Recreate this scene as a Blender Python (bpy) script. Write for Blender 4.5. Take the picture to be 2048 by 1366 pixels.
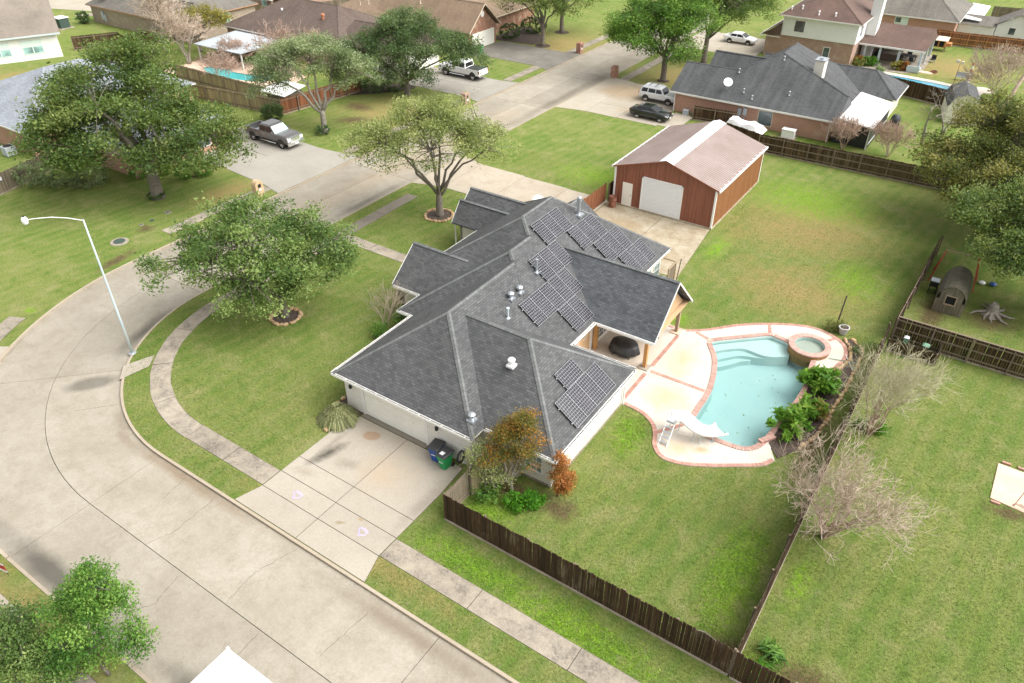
import bpy, math, random
import numpy as np
from mathutils import Vector, Matrix
from mathutils.geometry import tessellate_polygon

# ------------------------------------------------------------------ scene, camera, light
for _o in list(bpy.data.objects):
    bpy.data.objects.remove(_o)
SC = bpy.context.scene
COL = SC.collection
PI = math.pi

cam_data = bpy.data.cameras.new('camera')
cam = bpy.data.objects.new('camera', cam_data)
COL.objects.link(cam)
cam.location = (0.0, 0.0, 29.0)                     # drone, 29 m up; x runs along the garage front, y along the side street
cam.rotation_euler = (math.radians(90 - 35.86), 0, math.radians(34.0))
cam_data.sensor_width = 36.0
cam_data.lens = 26.32
cam_data.clip_end = 2000
SC.camera = cam

SUN_AZ, SUN_EL = math.radians(72), math.radians(50)  # azimuth from +y towards +x
world = bpy.data.worlds.new('World')
SC.world = world
world.use_nodes = True
wn = world.node_tree
wn.nodes.clear()
sky = wn.nodes.new('ShaderNodeTexSky')
sky.sky_type = 'NISHITA'
sky.sun_disc = False
sky.sun_elevation = SUN_EL
sky.sun_rotation = SUN_AZ
sky.dust_density = 4.0
sky.ozone_density = 1.0
whs = wn.nodes.new('ShaderNodeHueSaturation')        # an overcast sky is nearly grey
whs.inputs['Saturation'].default_value = 0.08
wbg = wn.nodes.new('ShaderNodeBackground')
wbg.inputs['Strength'].default_value = 0.15
wout = wn.nodes.new('ShaderNodeOutputWorld')
wn.links.new(sky.outputs[0], whs.inputs['Color'])
wn.links.new(whs.outputs[0], wbg.inputs['Color'])
wn.links.new(wbg.outputs[0], wout.inputs['Surface'])

sun_d = bpy.data.lights.new('sun', 'SUN')
sun_d.energy = 1.75
sun_d.angle = math.radians(60)
sun_d.color = (1.0, 0.965, 0.91)
sun = bpy.data.objects.new('sun', sun_d)
COL.objects.link(sun)
_d = Vector((math.sin(SUN_AZ) * math.cos(SUN_EL), math.cos(SUN_AZ) * math.cos(SUN_EL), math.sin(SUN_EL)))
sun.rotation_euler = (-_d).to_track_quat('-Z', 'Y').to_euler()

SC.view_settings.view_transform = 'Standard'
SC.view_settings.look = 'None'
SC.view_settings.gamma = 1.0
SC.view_settings.exposure = 0.94
SC.view_settings.use_curve_mapping = False
SC.render.engine = 'CYCLES'
SC.cycles.max_bounces = 5
SC.cycles.transparent_max_bounces = 8

# ------------------------------------------------------------------ materials
def _nt(name):
    m = bpy.data.materials.new(name)
    m.use_nodes = True
    nt = m.node_tree
    nt.nodes.clear()
    out = nt.nodes.new('ShaderNodeOutputMaterial')
    b = nt.nodes.new('ShaderNodeBsdfPrincipled')
    nt.links.new(b.outputs[0], out.inputs['Surface'])
    return m, nt, b

def rgb(c):
    return (c[0], c[1], c[2], 1.0)

class G:
    """small node-graph writer"""
    def __init__(s, nt):
        s.nt = nt
        s.geo = nt.nodes.new('ShaderNodeNewGeometry')
        s.pos = s.geo.outputs['Position']
        s.cache = {}
    def n(s, t, **kw):
        nd = s.nt.nodes.new(t)
        for k, v in kw.items():
            setattr(nd, k, v)
        return nd
    def lk(s, a, b):
        s.nt.links.new(a, b)
    def noise(s, scale, detail=4, rough=0.55, vec=None, dist=0.0):
        key = (scale, detail, rough, dist)
        if vec is None and key in s.cache:
            return s.cache[key]
        nd = s.n('ShaderNodeTexNoise')
        nd.inputs['Scale'].default_value = scale
        nd.inputs['Detail'].default_value = detail
        nd.inputs['Roughness'].default_value = rough
        nd.inputs['Distortion'].default_value = dist
        s.lk(vec or s.pos, nd.inputs['Vector'])
        if vec is None:
            s.cache[key] = nd.outputs['Fac']
        return nd.outputs['Fac']
    def mr(s, v, a, b, c=0.0, d=1.0):
        nd = s.n('ShaderNodeMapRange')
        s.lk(v, nd.inputs[0])
        for i, x in zip((1, 2, 3, 4), (a, b, c, d)):
            nd.inputs[i].default_value = x
        return nd.outputs[0]
    def math(s, op, a, b=None):
        nd = s.n('ShaderNodeMath', operation=op)
        for i, x in enumerate((a, b)):
            if x is None:
                continue
            if isinstance(x, (int, float)):
                nd.inputs[i].default_value = x
            else:
                s.lk(x, nd.inputs[i])
        return nd.outputs[0]
    def mix(s, f, a, b, blend='MIX'):
        nd = s.n('ShaderNodeMix', data_type='RGBA', blend_type=blend)
        for i, x in ((0, f), (6, a), (7, b)):
            if isinstance(x, (int, float)):
                nd.inputs[i].default_value = x
            elif isinstance(x, tuple):
                nd.inputs[i].default_value = rgb(x)
            else:
                s.lk(x, nd.inputs[i])
        return nd.outputs[2]
    def patch(s, cx, cy, rx, ry, rot=0.0, soft=0.6, wob=0.5, wscale=1.2):
        mp = s.n('ShaderNodeMapping', vector_type='TEXTURE')
        mp.inputs['Location'].default_value = (cx, cy, 0)
        mp.inputs['Rotation'].default_value = (0, 0, rot)
        mp.inputs['Scale'].default_value = (rx, ry, 1000)
        s.lk(s.pos, mp.inputs['Vector'])
        ln = s.n('ShaderNodeVectorMath', operation='LENGTH')
        s.lk(mp.outputs[0], ln.inputs[0])
        w = s.math('ADD', ln.outputs['Value'], s.math('MULTIPLY', s.math('SUBTRACT', s.noise(wscale, 4, 0.65), 0.5), wob * 2))
        return s.mr(w, 1.0, 1.0 - soft)
    def bump(s, h, strength, dist, b):
        nd = s.n('ShaderNodeBump')
        nd.inputs['Strength'].default_value = strength
        nd.inputs['Distance'].default_value = dist
        s.lk(h, nd.inputs['Height'])
        s.lk(nd.outputs[0], b.inputs['Normal'])
    def random(s):
        return s.n('ShaderNodeObjectInfo').outputs['Random']
    def island(s):
        return s.geo.outputs['Random Per Island']
    def vary(s, col, r, lo, hi):
        v = s.mr(r, 0, 1, lo, hi)
        nd = s.n('ShaderNodeCombineXYZ')
        for i in range(3):
            s.lk(v, nd.inputs[i])
        return s.mix(1.0, col, nd.outputs[0], 'MULTIPLY')

MATS = {}
def flat(name, c, rough=0.6, metal=0.0, c2=None, scale=3.0, bump=0.0, bscale=40.0, rand=None, island=None, spec=0.5, detail=4, lo=0.35, hi=0.65, coat=0.0, stretch=None):
    m, nt, b = _nt(name)
    g = G(nt)
    col = None
    if c2 is not None:
        vec = None
        if stretch:
            mp = g.n('ShaderNodeMapping'); mp.inputs['Scale'].default_value = stretch
            g.lk(g.pos, mp.inputs[0]); vec = mp.outputs[0]
        col = g.mix(g.mr(g.noise(scale, detail, vec=vec), lo, hi), tuple(c), tuple(c2))
    if rand or island:
        if col is None:
            col = g.mix(0.0, tuple(c), tuple(c))
        if rand:
            col = g.vary(col, g.random(), *rand)
        if island:
            col = g.vary(col, g.island(), *island)
    if col is None:
        b.inputs['Base Color'].default_value = rgb(c)
    else:
        g.lk(col, b.inputs['Base Color'])
    b.inputs['Roughness'].default_value = rough
    b.inputs['Metallic'].default_value = metal
    b.inputs['Specular IOR Level'].default_value = spec
    b.inputs['Coat Weight'].default_value = coat
    if bump:
        g.bump(g.noise(bscale, 4), bump, 0.02, b)
    MATS[name] = m
    return m

def lawn_mat():
    m, nt, b = _nt('lawn')
    g = G(nt)
    big = g.noise(0.09, 5, 0.6)
    mid = g.noise(0.55, 6, 0.68, dist=0.6)
    fine = g.noise(6.5, 5, 0.8)
    vfine = g.noise(15.0, 4, 0.8)
    col = g.mix(g.mr(big, 0.36, 0.62), (0.127, 0.204, 0.039), (0.198, 0.240, 0.067))
    col = g.mix(g.mr(mid, 0.50, 0.72), col, (0.280, 0.274, 0.115))
    col = g.mix(g.mr(mid, 0.46, 0.28), col, (0.101, 0.180, 0.028))
    pat = g.noise(1.7, 5, 0.7, dist=0.3)
    col = g.mix(g.mr(pat, 0.57, 0.74, 0, 0.5), col, (0.292, 0.259, 0.144))
    col = g.mix(g.mr(pat, 0.45, 0.30, 0, 0.5), col, (0.120, 0.216, 0.028))
    # mown stripes in the side yard, very faint
    st = g.n('ShaderNodeTexWave', wave_type='BANDS', bands_direction='X')
    st.inputs['Scale'].default_value = 0.30
    st.inputs['Distortion'].default_value = 1.2
    st.inputs['Detail'].default_value = 3.0
    mp = g.n('ShaderNodeMapping')
    mp.inputs['Rotation'].default_value = (0, 0, 0.12)
    g.lk(g.pos, mp.inputs[0]); g.lk(mp.outputs[0], st.inputs['Vector'])
    col = g.mix(g.math('MULTIPLY', st.outputs['Fac'], 0.26), col, (0.29, 0.275, 0.085))
    dry = (0.335, 0.250, 0.105)
    soil = (0.130, 0.085, 0.050)
    for p in ((-58, 63, 9, 7, 0.3), (-57.5, 98, 9, 12, 0), (-37.5, 94, 7, 9, 0), (-64, 45, 5, 7, 0), (-29, 3.6, 9, 2.2, 0), (-57, 38, 2.5, 5, 0),
              (-9, 118, 9, 9, 0), (-105, 46, 12, 7, 0.4), (-11, 60, 9, 6, 0.5), (-9, 50, 7, 5, 0), (-20, 14.9, 9, 0.9, 0), (-44, 20, 0.8, 4, 0.2)):
        col = g.mix(g.math('MULTIPLY', g.patch(*p, soft=0.9, wob=0.9, wscale=0.55), 0.85), col, dry)
    for p in ((-60.8, 58.5, 2.6, 1.4, 0.6), (-63.5, 62, 2.6, 1.6, 0), (0.0, 52.6, 1.1, 4.5, 0), (3.5, 53.6, 2.2, 1.6, 0.4), (-15.2, 22.4, 2.6, 0.9, 0.1), (-12.3, 22.6, 1.2, 1.0, 0), (-2.6, 19.9, 1.6, 0.9, 0),
              (0.5, 20.4, 1.7, 1.0, 0.3), (-30.5, 36.0, 1.5, 1.2, 0), (-12.9, 32.0, 1.0, 0.5, 0), (-56.8, 29.5, 0.9, 0.9, 0), (-54.6, 43.5, 1.2, 0.6, 0), (-3.2, 34, 0.8, 4, 0), (-54.0, 25.0, 0.7, 2.4, 0.2), (6.5, 35.0, 1.6, 0.6, 0.2)):
        col = g.mix(g.math('MULTIPLY', g.patch(*p, soft=0.75, wob=0.8, wscale=1.8), 0.85), col, soil)
    clov = (0.195, 0.345, 0.024)
    for p in ((-14.2, 17.4, 3.6, 0.9, 0.03), (-8.5, 17.2, 4.6, 1.1, 0.02), (-3.6, 23.6, 1.3, 4.2, 0.1), (-15.2, 20.6, 1.6, 1.2, 0.2), (-1.2, 19.8, 0.9, 0.9, 0), (-12.0, 29.4, 1.0, 2.2, 0.3),
              (-24.5, 58.5, 2.0, 5.0, 0.1), (-30.5, 60, 5.5, 3.0, 0), (-5.5, 54, 2.6, 4.0, 0.2), (-14.3, 41.8, 1.2, 1.3, 0), (-43.0, 17.9, 0.8, 0.7, 0), (-16.0, 53.0, 1.0, 2.5, 0), (-52.6, 17.4, 0.7, 0.5, 0), (-1.0, 25.0, 0.7, 2.0, 0), (-12, 66, 7, 5, 0)):
        f = g.patch(*p, soft=0.8, wob=0.95, wscale=1.8)
        col = g.mix(g.math('MULTIPLY', f, g.mr(g.noise(3.2, 5, 0.7), 0.36, 0.60)), col, clov)
    tone = g.mr(g.math('ADD', g.math('MULTIPLY', fine, 0.62), g.math('MULTIPLY', vfine, 0.38)), 0.36, 0.64, 0.60, 1.36)
    nd = g.n('ShaderNodeCombineXYZ')
    for i in range(3):
        g.lk(tone, nd.inputs[i])
    col = g.mix(1.0, col, nd.outputs[0], 'MULTIPLY')
    g.lk(col, b.inputs['Base Color'])
    b.inputs['Roughness'].default_value = 0.9
    b.inputs['Specular IOR Level'].default_value = 0.12
    g.bump(vfine, 1.0, 0.10, b)
    MATS['lawn'] = m

def concrete(name, c, c2, dark, patches=(), dark_amt=0.5, big=0.25, streak=None, rand=(0.94, 1.05), lo=0.46, hi=0.80, pcol=None, spec=0.25):
    m, nt, b = _nt(name)
    g = G(nt)
    col = g.mix(g.mr(g.noise(big, 5, 0.6, dist=0.4), 0.32, 0.68), tuple(c), tuple(c2))
    f = g.mr(g.noise(0.9, 9, 0.78, dist=0.35), lo, hi)
    f = g.math('MULTIPLY', f, g.mr(g.noise(7.0, 6, 0.8), 0.30, 0.62))
    col = g.mix(g.math('MULTIPLY', f, dark_amt), col, tuple(dark))
    sp = g.mr(g.noise(11.0, 7, 0.85), 0.30, 0.70, 0.80, 1.14)
    nd = g.n('ShaderNodeCombineXYZ')
    for i in range(3):
        g.lk(sp, nd.inputs[i])
    col = g.mix(1.0, col, nd.outputs[0], 'MULTIPLY')
    if streak:
        mp = g.n('ShaderNodeMapping')
        mp.inputs['Rotation'].default_value = (0, 0, streak)
        mp.inputs['Scale'].default_value = (9.0, 0.7, 1)
        g.lk(g.pos, mp.inputs[0])
        s2 = g.mr(g.noise(1.0, 6, 0.75, vec=mp.outputs[0]), 0.35, 0.65, 0.84, 1.10)
        nd = g.n('ShaderNodeCombineXYZ')
        for i in range(3):
            g.lk(s2, nd.inputs[i])
        col = g.mix(1.0, col, nd.outputs[0], 'MULTIPLY')
    for p in patches:
        kw = dict(soft=p[5], wob=p[6], wscale=p[7])
        col = g.mix(g.math('MULTIPLY', g.patch(*p[:5], **kw), p[8]), col, tuple(p[9]))
    if rand:
        col = g.vary(col, g.random(), *rand)
    g.lk(col, b.inputs['Base Color'])
    b.inputs['Roughness'].default_value = 0.85
    b.inputs['Specular IOR Level'].default_value = spec
    g.bump(g.noise(30.0, 4), 0.25, 0.02, b)
    MATS[name] = m

def shingle(name, c1, c2, c3, streak=(0.05, 0.05, 0.05), s_amt=0.0, w=0.30, h=0.145, contrast=1.0):
    m, nt, b = _nt(name)
    g = G(nt)
    uv = g.n('ShaderNodeUVMap', uv_map='UVMap')
    br = g.n('ShaderNodeTexBrick')
    br.offset = 0.5
    br.inputs['Color1'].default_value = rgb(c1)
    br.inputs['Color2'].default_value = rgb(c2)
    br.inputs['Mortar'].default_value = rgb([x * 0.42 for x in c1])
    br.inputs['Scale'].default_value = 1.0
    br.inputs['Mortar Size'].default_value = 0.011
    br.inputs['Mortar Smooth'].default_value = 0.3
    br.inputs['Bias'].default_value = -0.1
    br.inputs['Brick Width'].default_value = w
    br.inputs['Row Height'].default_value = h
    g.lk(uv.outputs[0], br.inputs['Vector'])
    col = g.mix(g.mr(g.noise(3.6, 3, 0.6), 0.36, 0.64), br.outputs['Color'], tuple(c3))
    col = g.mix(0.5, br.outputs['Color'], col)
    lr = g.mr(g.noise(0.35, 5, 0.6), 0.3, 0.7, 0.82, 1.16)
    nd = g.n('ShaderNodeCombineXYZ')
    for i in range(3):
        g.lk(lr, nd.inputs[i])
    col = g.mix(1.0, col, nd.outputs[0], 'MULTIPLY')
    if s_amt:
        mp = g.n('ShaderNodeMapping')
        mp.inputs['Scale'].default_value = (1.6, 0.18, 1)
        g.lk(uv.outputs[0], mp.inputs[0])
        f = g.mr(g.noise(1.0, 5, 0.65, vec=mp.outputs[0]), 0.42, 0.70, 0, s_amt)
        col = g.mix(f, col, tuple(streak))
    g.lk(col, b.inputs['Base Color'])
    b.inputs['Roughness'].default_value = 0.82
    b.inputs['Specular IOR Level'].default_value = 0.35
    hh = g.math('ADD', g.math('MULTIPLY', g.math('SUBTRACT', 1.0, br.outputs['Fac']), 0.6), g.math('MULTIPLY', g.noise(60.0, 3), 0.5))
    g.bump(hh, 0.55, 0.02, b)
    MATS[name] = m

def wallpos(g):
    """(x+y, z) so that courses run level on any upright wall"""
    sx = g.n('ShaderNodeSeparateXYZ')
    g.lk(g.pos, sx.inputs[0])
    cb = g.n('ShaderNodeCombineXYZ')
    g.lk(g.math('ADD', sx.outputs[0], sx.outputs[1]), cb.inputs[0])
    g.lk(sx.outputs[2], cb.inputs[1])
    return cb.outputs[0], sx.outputs[2]

def brickwall(name, c1, c2, mortar, w=0.24, h=0.09, ms=0.010, blotch=None):
    m, nt, b = _nt(name)
    g = G(nt)
    v, z = wallpos(g)
    br = g.n('ShaderNodeTexBrick')
    for k, x in (('Color1', rgb(c1)), ('Color2', rgb(c2)), ('Mortar', rgb(mortar)), ('Scale', 1.0), ('Mortar Size', ms), ('Bias', 0.0), ('Brick Width', w), ('Row Height', h)):
        br.inputs[k].default_value = x
    g.lk(v, br.inputs['Vector'])
    col = br.outputs['Color']
    if blotch:
        col = g.mix(g.mr(g.noise(1.3, 6, 0.75), 0.50, 0.66), col, tuple(blotch))
    sp = g.mix(g.mr(g.noise(0.5, 5), 0.3, 0.7), col, tuple(x * 0.8 for x in c1))
    g.lk(g.mix(0.4, col, sp), b.inputs['Base Color'])
    b.inputs['Roughness'].default_value = 0.85
    g.bump(g.math('SUBTRACT', 1.0, br.outputs['Fac']), 0.5, 0.02, b)
    MATS[name] = m

def siding(name, c, lap=0.17, dirt=(0.5, 0.47, 0.38)):
    m, nt, b = _nt(name)
    g = G(nt)
    v, z = wallpos(g)
    fr = g.math('FRACT', g.math('DIVIDE', z, lap))
    edge = g.mr(fr, 0.0, 0.12, 0.72, 1.0)
    col = g.mix(g.mr(g.noise(1.2, 5), 0.45, 0.75, 0, 0.35), tuple(c), tuple(dirt))
    nd = g.n('ShaderNodeCombineXYZ')
    for i in range(3):
        g.lk(edge, nd.inputs[i])
    g.lk(g.mix(1.0, col, nd.outputs[0], 'MULTIPLY'), b.inputs['Base Color'])
    b.inputs['Roughness'].default_value = 0.6
    g.bump(fr, 0.5, 0.02, b)
    MATS[name] = m

def wood(name, c1, c2, c3, rough=0.85, per='rand', lo=0.75, hi=1.25, pale=0.5):
    m, nt, b = _nt(name)
    g = G(nt)
    mp = g.n('ShaderNodeMapping')
    mp.inputs['Scale'].default_value = (16, 16, 0.9)
    g.lk(g.pos, mp.inputs[0])
    gr = g.noise(1.0, 5, 0.65, vec=mp.outputs[0])
    col = g.mix(g.mr(gr, 0.35, 0.65), tuple(c1), tuple(c2))
    blot = g.mr(g.noise(0.45, 5, 0.7), 0.52, 0.68)
    col = g.mix(g.math('MULTIPLY', g.math('MULTIPLY', blot, g.mr(gr, 0.42, 0.62)), pale), col, tuple(c3))
    col = g.vary(col, g.random() if per == 'rand' else g.island(), lo, hi)
    g.lk(col, b.inputs['Base Color'])
    b.inputs['Roughness'].default_value = rough
    b.inputs['Specular IOR Level'].default_value = 0.2
    g.bump(gr, 0.4, 0.01, b)
    MATS[name] = m

def leafmat(name, dark, mid, light, trans=0.45):
    m, nt, b = _nt(name)
    g = G(nt)
    at = g.n('ShaderNodeAttribute', attribute_name='tone')
    cr = g.n('ShaderNodeValToRGB')
    e = cr.color_ramp.elements
    e[0].position = 0.12; e[0].color = rgb(dark)
    e[1].position = 0.95; e[1].color = rgb(light)
    k = cr.color_ramp.elements.new(0.52); k.color = rgb(mid)
    g.lk(at.outputs['Fac'], cr.inputs[0])
    nt.nodes.remove(b)
    d = g.n('ShaderNodeBsdfPrincipled')
    d.inputs['Roughness'].default_value = 0.55
    d.inputs['Specular IOR Level'].default_value = 0.3
    t = g.n('ShaderNodeBsdfTranslucent')
    g.lk(cr.outputs[0], d.inputs['Base Color'])
    g.lk(g.mix(0.35, cr.outputs[0], (0.30, 0.34, 0.03)), t.inputs['Color'])
    mx = g.n('ShaderNodeMixShader')
    mx.inputs[0].default_value = trans
    g.lk(d.outputs[0], mx.inputs[1]); g.lk(t.outputs[0], mx.inputs[2])
    out = [x for x in nt.nodes if x.type == 'OUTPUT_MATERIAL'][0]
    g.lk(mx.outputs[0], out.inputs['Surface'])
    MATS[name] = m

def watermat(name, tint, deep=1.0):
    m, nt, b = _nt(name)
    g = G(nt)
    nt.nodes.remove(b)
    tr = g.n('ShaderNodeBsdfTransparent'); tr.inputs[0].default_value = rgb(tint)
    gl = g.n('ShaderNodeBsdfGlossy'); gl.inputs['Roughness'].default_value = 0.04
    fr = g.n('ShaderNodeFresnel'); fr.inputs[0].default_value = 1.33
    bp = g.n('ShaderNodeBump'); bp.inputs['Strength'].default_value = 0.06; bp.inputs['Distance'].default_value = 0.05
    g.lk(g.noise(1.6, 3), bp.inputs['Height'])
    g.lk(bp.outputs[0], gl.inputs['Normal']); g.lk(bp.outputs[0], fr.inputs['Normal'])
    mx = g.n('ShaderNodeMixShader')
    g.lk(fr.outputs[0], mx.inputs[0]); g.lk(tr.outputs[0], mx.inputs[1]); g.lk(gl.outputs[0], mx.inputs[2])
    out = [x for x in nt.nodes if x.type == 'OUTPUT_MATERIAL'][0]
    g.lk(mx.outputs[0], out.inputs['Surface'])
    MATS[name] = m

def glassmat(name, tint=(0.05, 0.07, 0.075), rough=0.06):
    m, nt, b = _nt(name)
    g = G(nt)
    col = g.mix(g.mr(g.noise(0.7, 3), 0.4, 0.6), tuple(tint), tuple(x * 2.2 for x in tint))
    g.lk(col, b.inputs['Base Color'])
    b.inputs['Roughness'].default_value = rough
    b.inputs['Specular IOR Level'].default_value = 0.8
    MATS[name] = m

def solarmat():
    m, nt, b = _nt('solar_cells')
    g = G(nt)
    uv = g.n('ShaderNodeUVMap', uv_map='UVMap')
    sx = g.n('ShaderNodeSeparateXYZ')
    g.lk(uv.outputs[0], sx.inputs[0])
    lines = []
    for i in (0, 1):
        f = g.math('ABSOLUTE', g.math('SUBTRACT', g.math('FRACT', g.math('DIVIDE', sx.outputs[i], 0.168)), 0.5))
        lines.append(g.mr(f, 0.462, 0.474))
    ln = g.math('MAXIMUM', lines[0], lines[1])
    cell = g.mix(g.mr(g.noise(0.8, 3), 0.4, 0.6), (0.013, 0.012, 0.017), (0.024, 0.022, 0.028))
    g.lk(g.mix(ln, cell, (0.40, 0.405, 0.42)), b.inputs['Base Color'])
    b.inputs['Roughness'].default_value = 0.12
    b.inputs['Specular IOR Level'].default_value = 0.45
    MATS['solar_cells'] = m

lawn_mat()
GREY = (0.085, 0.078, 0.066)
TAN = (0.30, 0.225, 0.14)
concrete('road_concrete', (0.300, 0.268, 0.212), (0.385, 0.350, 0.290), (0.185, 0.150, 0.105), dark_amt=0.75, lo=0.44, hi=0.74, big=0.18, rand=(0.88, 1.08), streak=0.0, patches=(
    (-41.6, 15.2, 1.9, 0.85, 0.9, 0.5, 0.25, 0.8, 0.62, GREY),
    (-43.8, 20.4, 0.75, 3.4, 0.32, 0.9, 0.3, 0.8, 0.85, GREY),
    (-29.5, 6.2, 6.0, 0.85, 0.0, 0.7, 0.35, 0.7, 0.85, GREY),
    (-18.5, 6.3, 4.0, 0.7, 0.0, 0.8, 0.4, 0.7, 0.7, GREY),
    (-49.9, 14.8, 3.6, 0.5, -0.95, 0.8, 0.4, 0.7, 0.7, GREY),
    (-30.0, 13.45, 8.0, 0.45, 0.0, 0.9, 0.6, 0.9, 0.6, (0.17, 0.11, 0.06)),
    (-14.0, 13.1, 7.0, 0.65, 0.0, 0.9, 0.7, 0.9, 0.65, (0.15, 0.11, 0.075)),
    (-48.0, 55.0, 2.6, 24.0, 0.0, 0.9, 0.6, 0.25, 0.40, (0.40, 0.30, 0.20)),
    (-45.6, 78.0, 0.9, 16.0, 0.0, 0.9, 0.6, 0.3, 0.70, (0.15, 0.125, 0.095)),
    (-47.0, 96.0, 2.2, 9.0, 0.0, 0.9, 0.6, 0.3, 0.45, (0.19, 0.15, 0.11)),
    (-45.3, 44.0, 0.7, 6.0, 0.0, 0.9, 0.5, 0.3, 0.60, GREY),
    (-36.8, 14.2, 2.4, 0.5, -0.45, 0.9, 0.7, 1.0, 0.5, (0.16, 0.115, 0.075))))
concrete('kerb_concrete', (0.361, 0.302, 0.227), (0.403, 0.344, 0.269), (0.168, 0.118, 0.076), dark_amt=0.5)
concrete('drive_concrete', (0.344, 0.302, 0.245), (0.400, 0.360, 0.298), (0.267, 0.228, 0.179), dark_amt=0.45, patches=(
    (-24.95, 18.9, 0.50, 1.45, -0.30, 0.9, 0.6, 1.4, 0.92, (0.055, 0.05, 0.038)),
    (-23.4, 18.9, 0.9, 0.5, 0.3, 0.95, 0.8, 1.4, 0.45, (0.14, 0.13, 0.09)),
    (-23.9, 21.3, 0.55, 0.42, 0.4, 0.25, 0.3, 1.5, 0.62, (0.27, 0.155, 0.075)),
    (-25.3, 19.6, 0.28, 2.3, 0.0, 0.9, 0.5, 1.5, 0.55, (0.20, 0.175, 0.14)),
    (-18.3, 18.4, 0.45, 2.4, 0.0, 0.9, 0.8, 1.2, 0.5, (0.25, 0.21, 0.17)),
    (-21.4, 19.5, 2.2, 1.8, 0.3, 1.0, 0.9, 0.8, 0.35, (0.42, 0.30, 0.18)),
    (-25.0, 17.2, 0.9, 0.4, 0.2, 0.9, 0.8, 1.5, 0.5, (0.24, 0.20, 0.145)),
    (-20.9, 15.8, 0.35, 0.14, 0.5, 0.6, 0.6, 3.0, 0.8, (0.24, 0.20, 0.11)),
    (-20.2, 16.5, 0.25, 0.1, 0.0, 0.6, 0.6, 3.0, 0.7, (0.30, 0.20, 0.09))))
concrete('walk_concrete', (0.336, 0.290, 0.227), (0.386, 0.336, 0.269), (0.109, 0.094, 0.080), dark_amt=1.0, lo=0.42, hi=0.64, rand=(0.86, 1.06))
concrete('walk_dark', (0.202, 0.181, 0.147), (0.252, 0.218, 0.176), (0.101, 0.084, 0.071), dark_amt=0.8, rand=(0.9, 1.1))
concrete('far_drive', (0.370, 0.323, 0.252), (0.420, 0.378, 0.311), (0.277, 0.218, 0.160), dark_amt=0.5, patches=(
    (-40, 84.5, 4.5, 4.0, 0, 0.6, 0.5, 0.4, 0.75, (0.31, 0.225, 0.135)),
    (-35.5, 78.3, 4, 0.8, 0, 0.9, 0.6, 0.5, 0.5, (0.33, 0.24, 0.14))))
concrete('old_drive', (0.160, 0.147, 0.126), (0.227, 0.210, 0.181), (0.084, 0.080, 0.071), dark_amt=0.8, big=0.4)
concrete('grey_drive', (0.311, 0.290, 0.252), (0.361, 0.336, 0.290), (0.210, 0.185, 0.151), dark_amt=0.5)
concrete('pad_concrete', (0.386, 0.328, 0.235), (0.454, 0.403, 0.311), (0.231, 0.164, 0.080), dark_amt=0.9, lo=0.42, hi=0.60, big=0.35, patches=(
    (-20.5, 49.0, 3.4, 1.5, 0.2, 0.7, 0.7, 0.8, 0.6, (0.27, 0.19, 0.095)),
    (-24.0, 52.5, 2.5, 1.3, 0.0, 0.8, 0.7, 0.8, 0.5, (0.30, 0.21, 0.11))))
concrete('side_drive', (0.399, 0.341, 0.265), (0.448, 0.397, 0.320), (0.299, 0.216, 0.139), dark_amt=0.7, lo=0.46, hi=0.68)
STN = (0.52, 0.375, 0.22)
concrete('deck_kool', (0.542, 0.487, 0.412), (0.588, 0.552, 0.495), (0.468, 0.356, 0.244), dark_amt=0.55, lo=0.46, hi=0.72, rand=(0.98, 1.02), patches=(
    (-12.2, 37.6, 1.2, 2.8, 0.1, 1.0, 0.7, 0.8, 0.75, STN),
    (-11.6, 33.6, 1.7, 1.6, 0.2, 1.0, 0.7, 0.8, 0.85, STN),
    (-9.2, 30.0, 1.5, 0.8, 0.5, 1.0, 0.7, 0.9, 0.75, STN),
    (-8.1, 30.6, 0.7, 0.4, 0.5, 0.8, 0.6, 1.5, 0.65, (0.40, 0.27, 0.11)),
    (-15.2, 36.5, 1.5, 3.0, 0.0, 1.0, 0.7, 0.7, 0.55, (0.60, 0.48, 0.36)),
    (-14.3, 33.5, 0.6, 2.0, 0.0, 1.0, 0.7, 0.7, 0.65, (0.53, 0.40, 0.27))))
flat('joint', (0.045, 0.036, 0.026), 0.95, c2=(0.085, 0.068, 0.04), scale=2.0)
shingle('shingle_main', (0.069, 0.070, 0.072), (0.124, 0.126, 0.126), (0.094, 0.096, 0.097))
shingle('shingle_patio', (0.073, 0.078, 0.085), (0.136, 0.145, 0.156), (0.107, 0.115, 0.123))
shingle('shingle_cap', (0.124, 0.129, 0.127), (0.189, 0.195, 0.192), (0.156, 0.161, 0.159), w=0.28, h=0.28)
shingle('shingle_ranch', (0.057, 0.060, 0.062), (0.090, 0.092, 0.094), (0.071, 0.074, 0.075), s_amt=0.45, streak=(0.138, 0.140, 0.140))
shingle('shingle_brown', (0.125, 0.078, 0.062), (0.170, 0.110, 0.088), (0.14, 0.09, 0.075), s_amt=0.3, streak=(0.10, 0.07, 0.06))
shingle('shingle_darkbrown', (0.100, 0.072, 0.058), (0.140, 0.103, 0.083), (0.115, 0.083, 0.068), s_amt=0.5, streak=(0.15, 0.115, 0.095))
shingle('shingle_tan', (0.235, 0.165, 0.110), (0.30, 0.215, 0.148), (0.26, 0.185, 0.125), s_amt=0.45, streak=(0.17, 0.12, 0.08))
shingle('shingle_taupe', (0.215, 0.180, 0.145), (0.27, 0.232, 0.19), (0.24, 0.205, 0.168), s_amt=0.25, streak=(0.17, 0.145, 0.12))
shingle('shingle_blue', (0.225, 0.245, 0.275), (0.335, 0.355, 0.385), (0.275, 0.295, 0.325))
shingle('shingle_grey', (0.150, 0.135, 0.115), (0.21, 0.192, 0.165), (0.175, 0.16, 0.138), s_amt=0.6, streak=(0.085, 0.08, 0.072))
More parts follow.
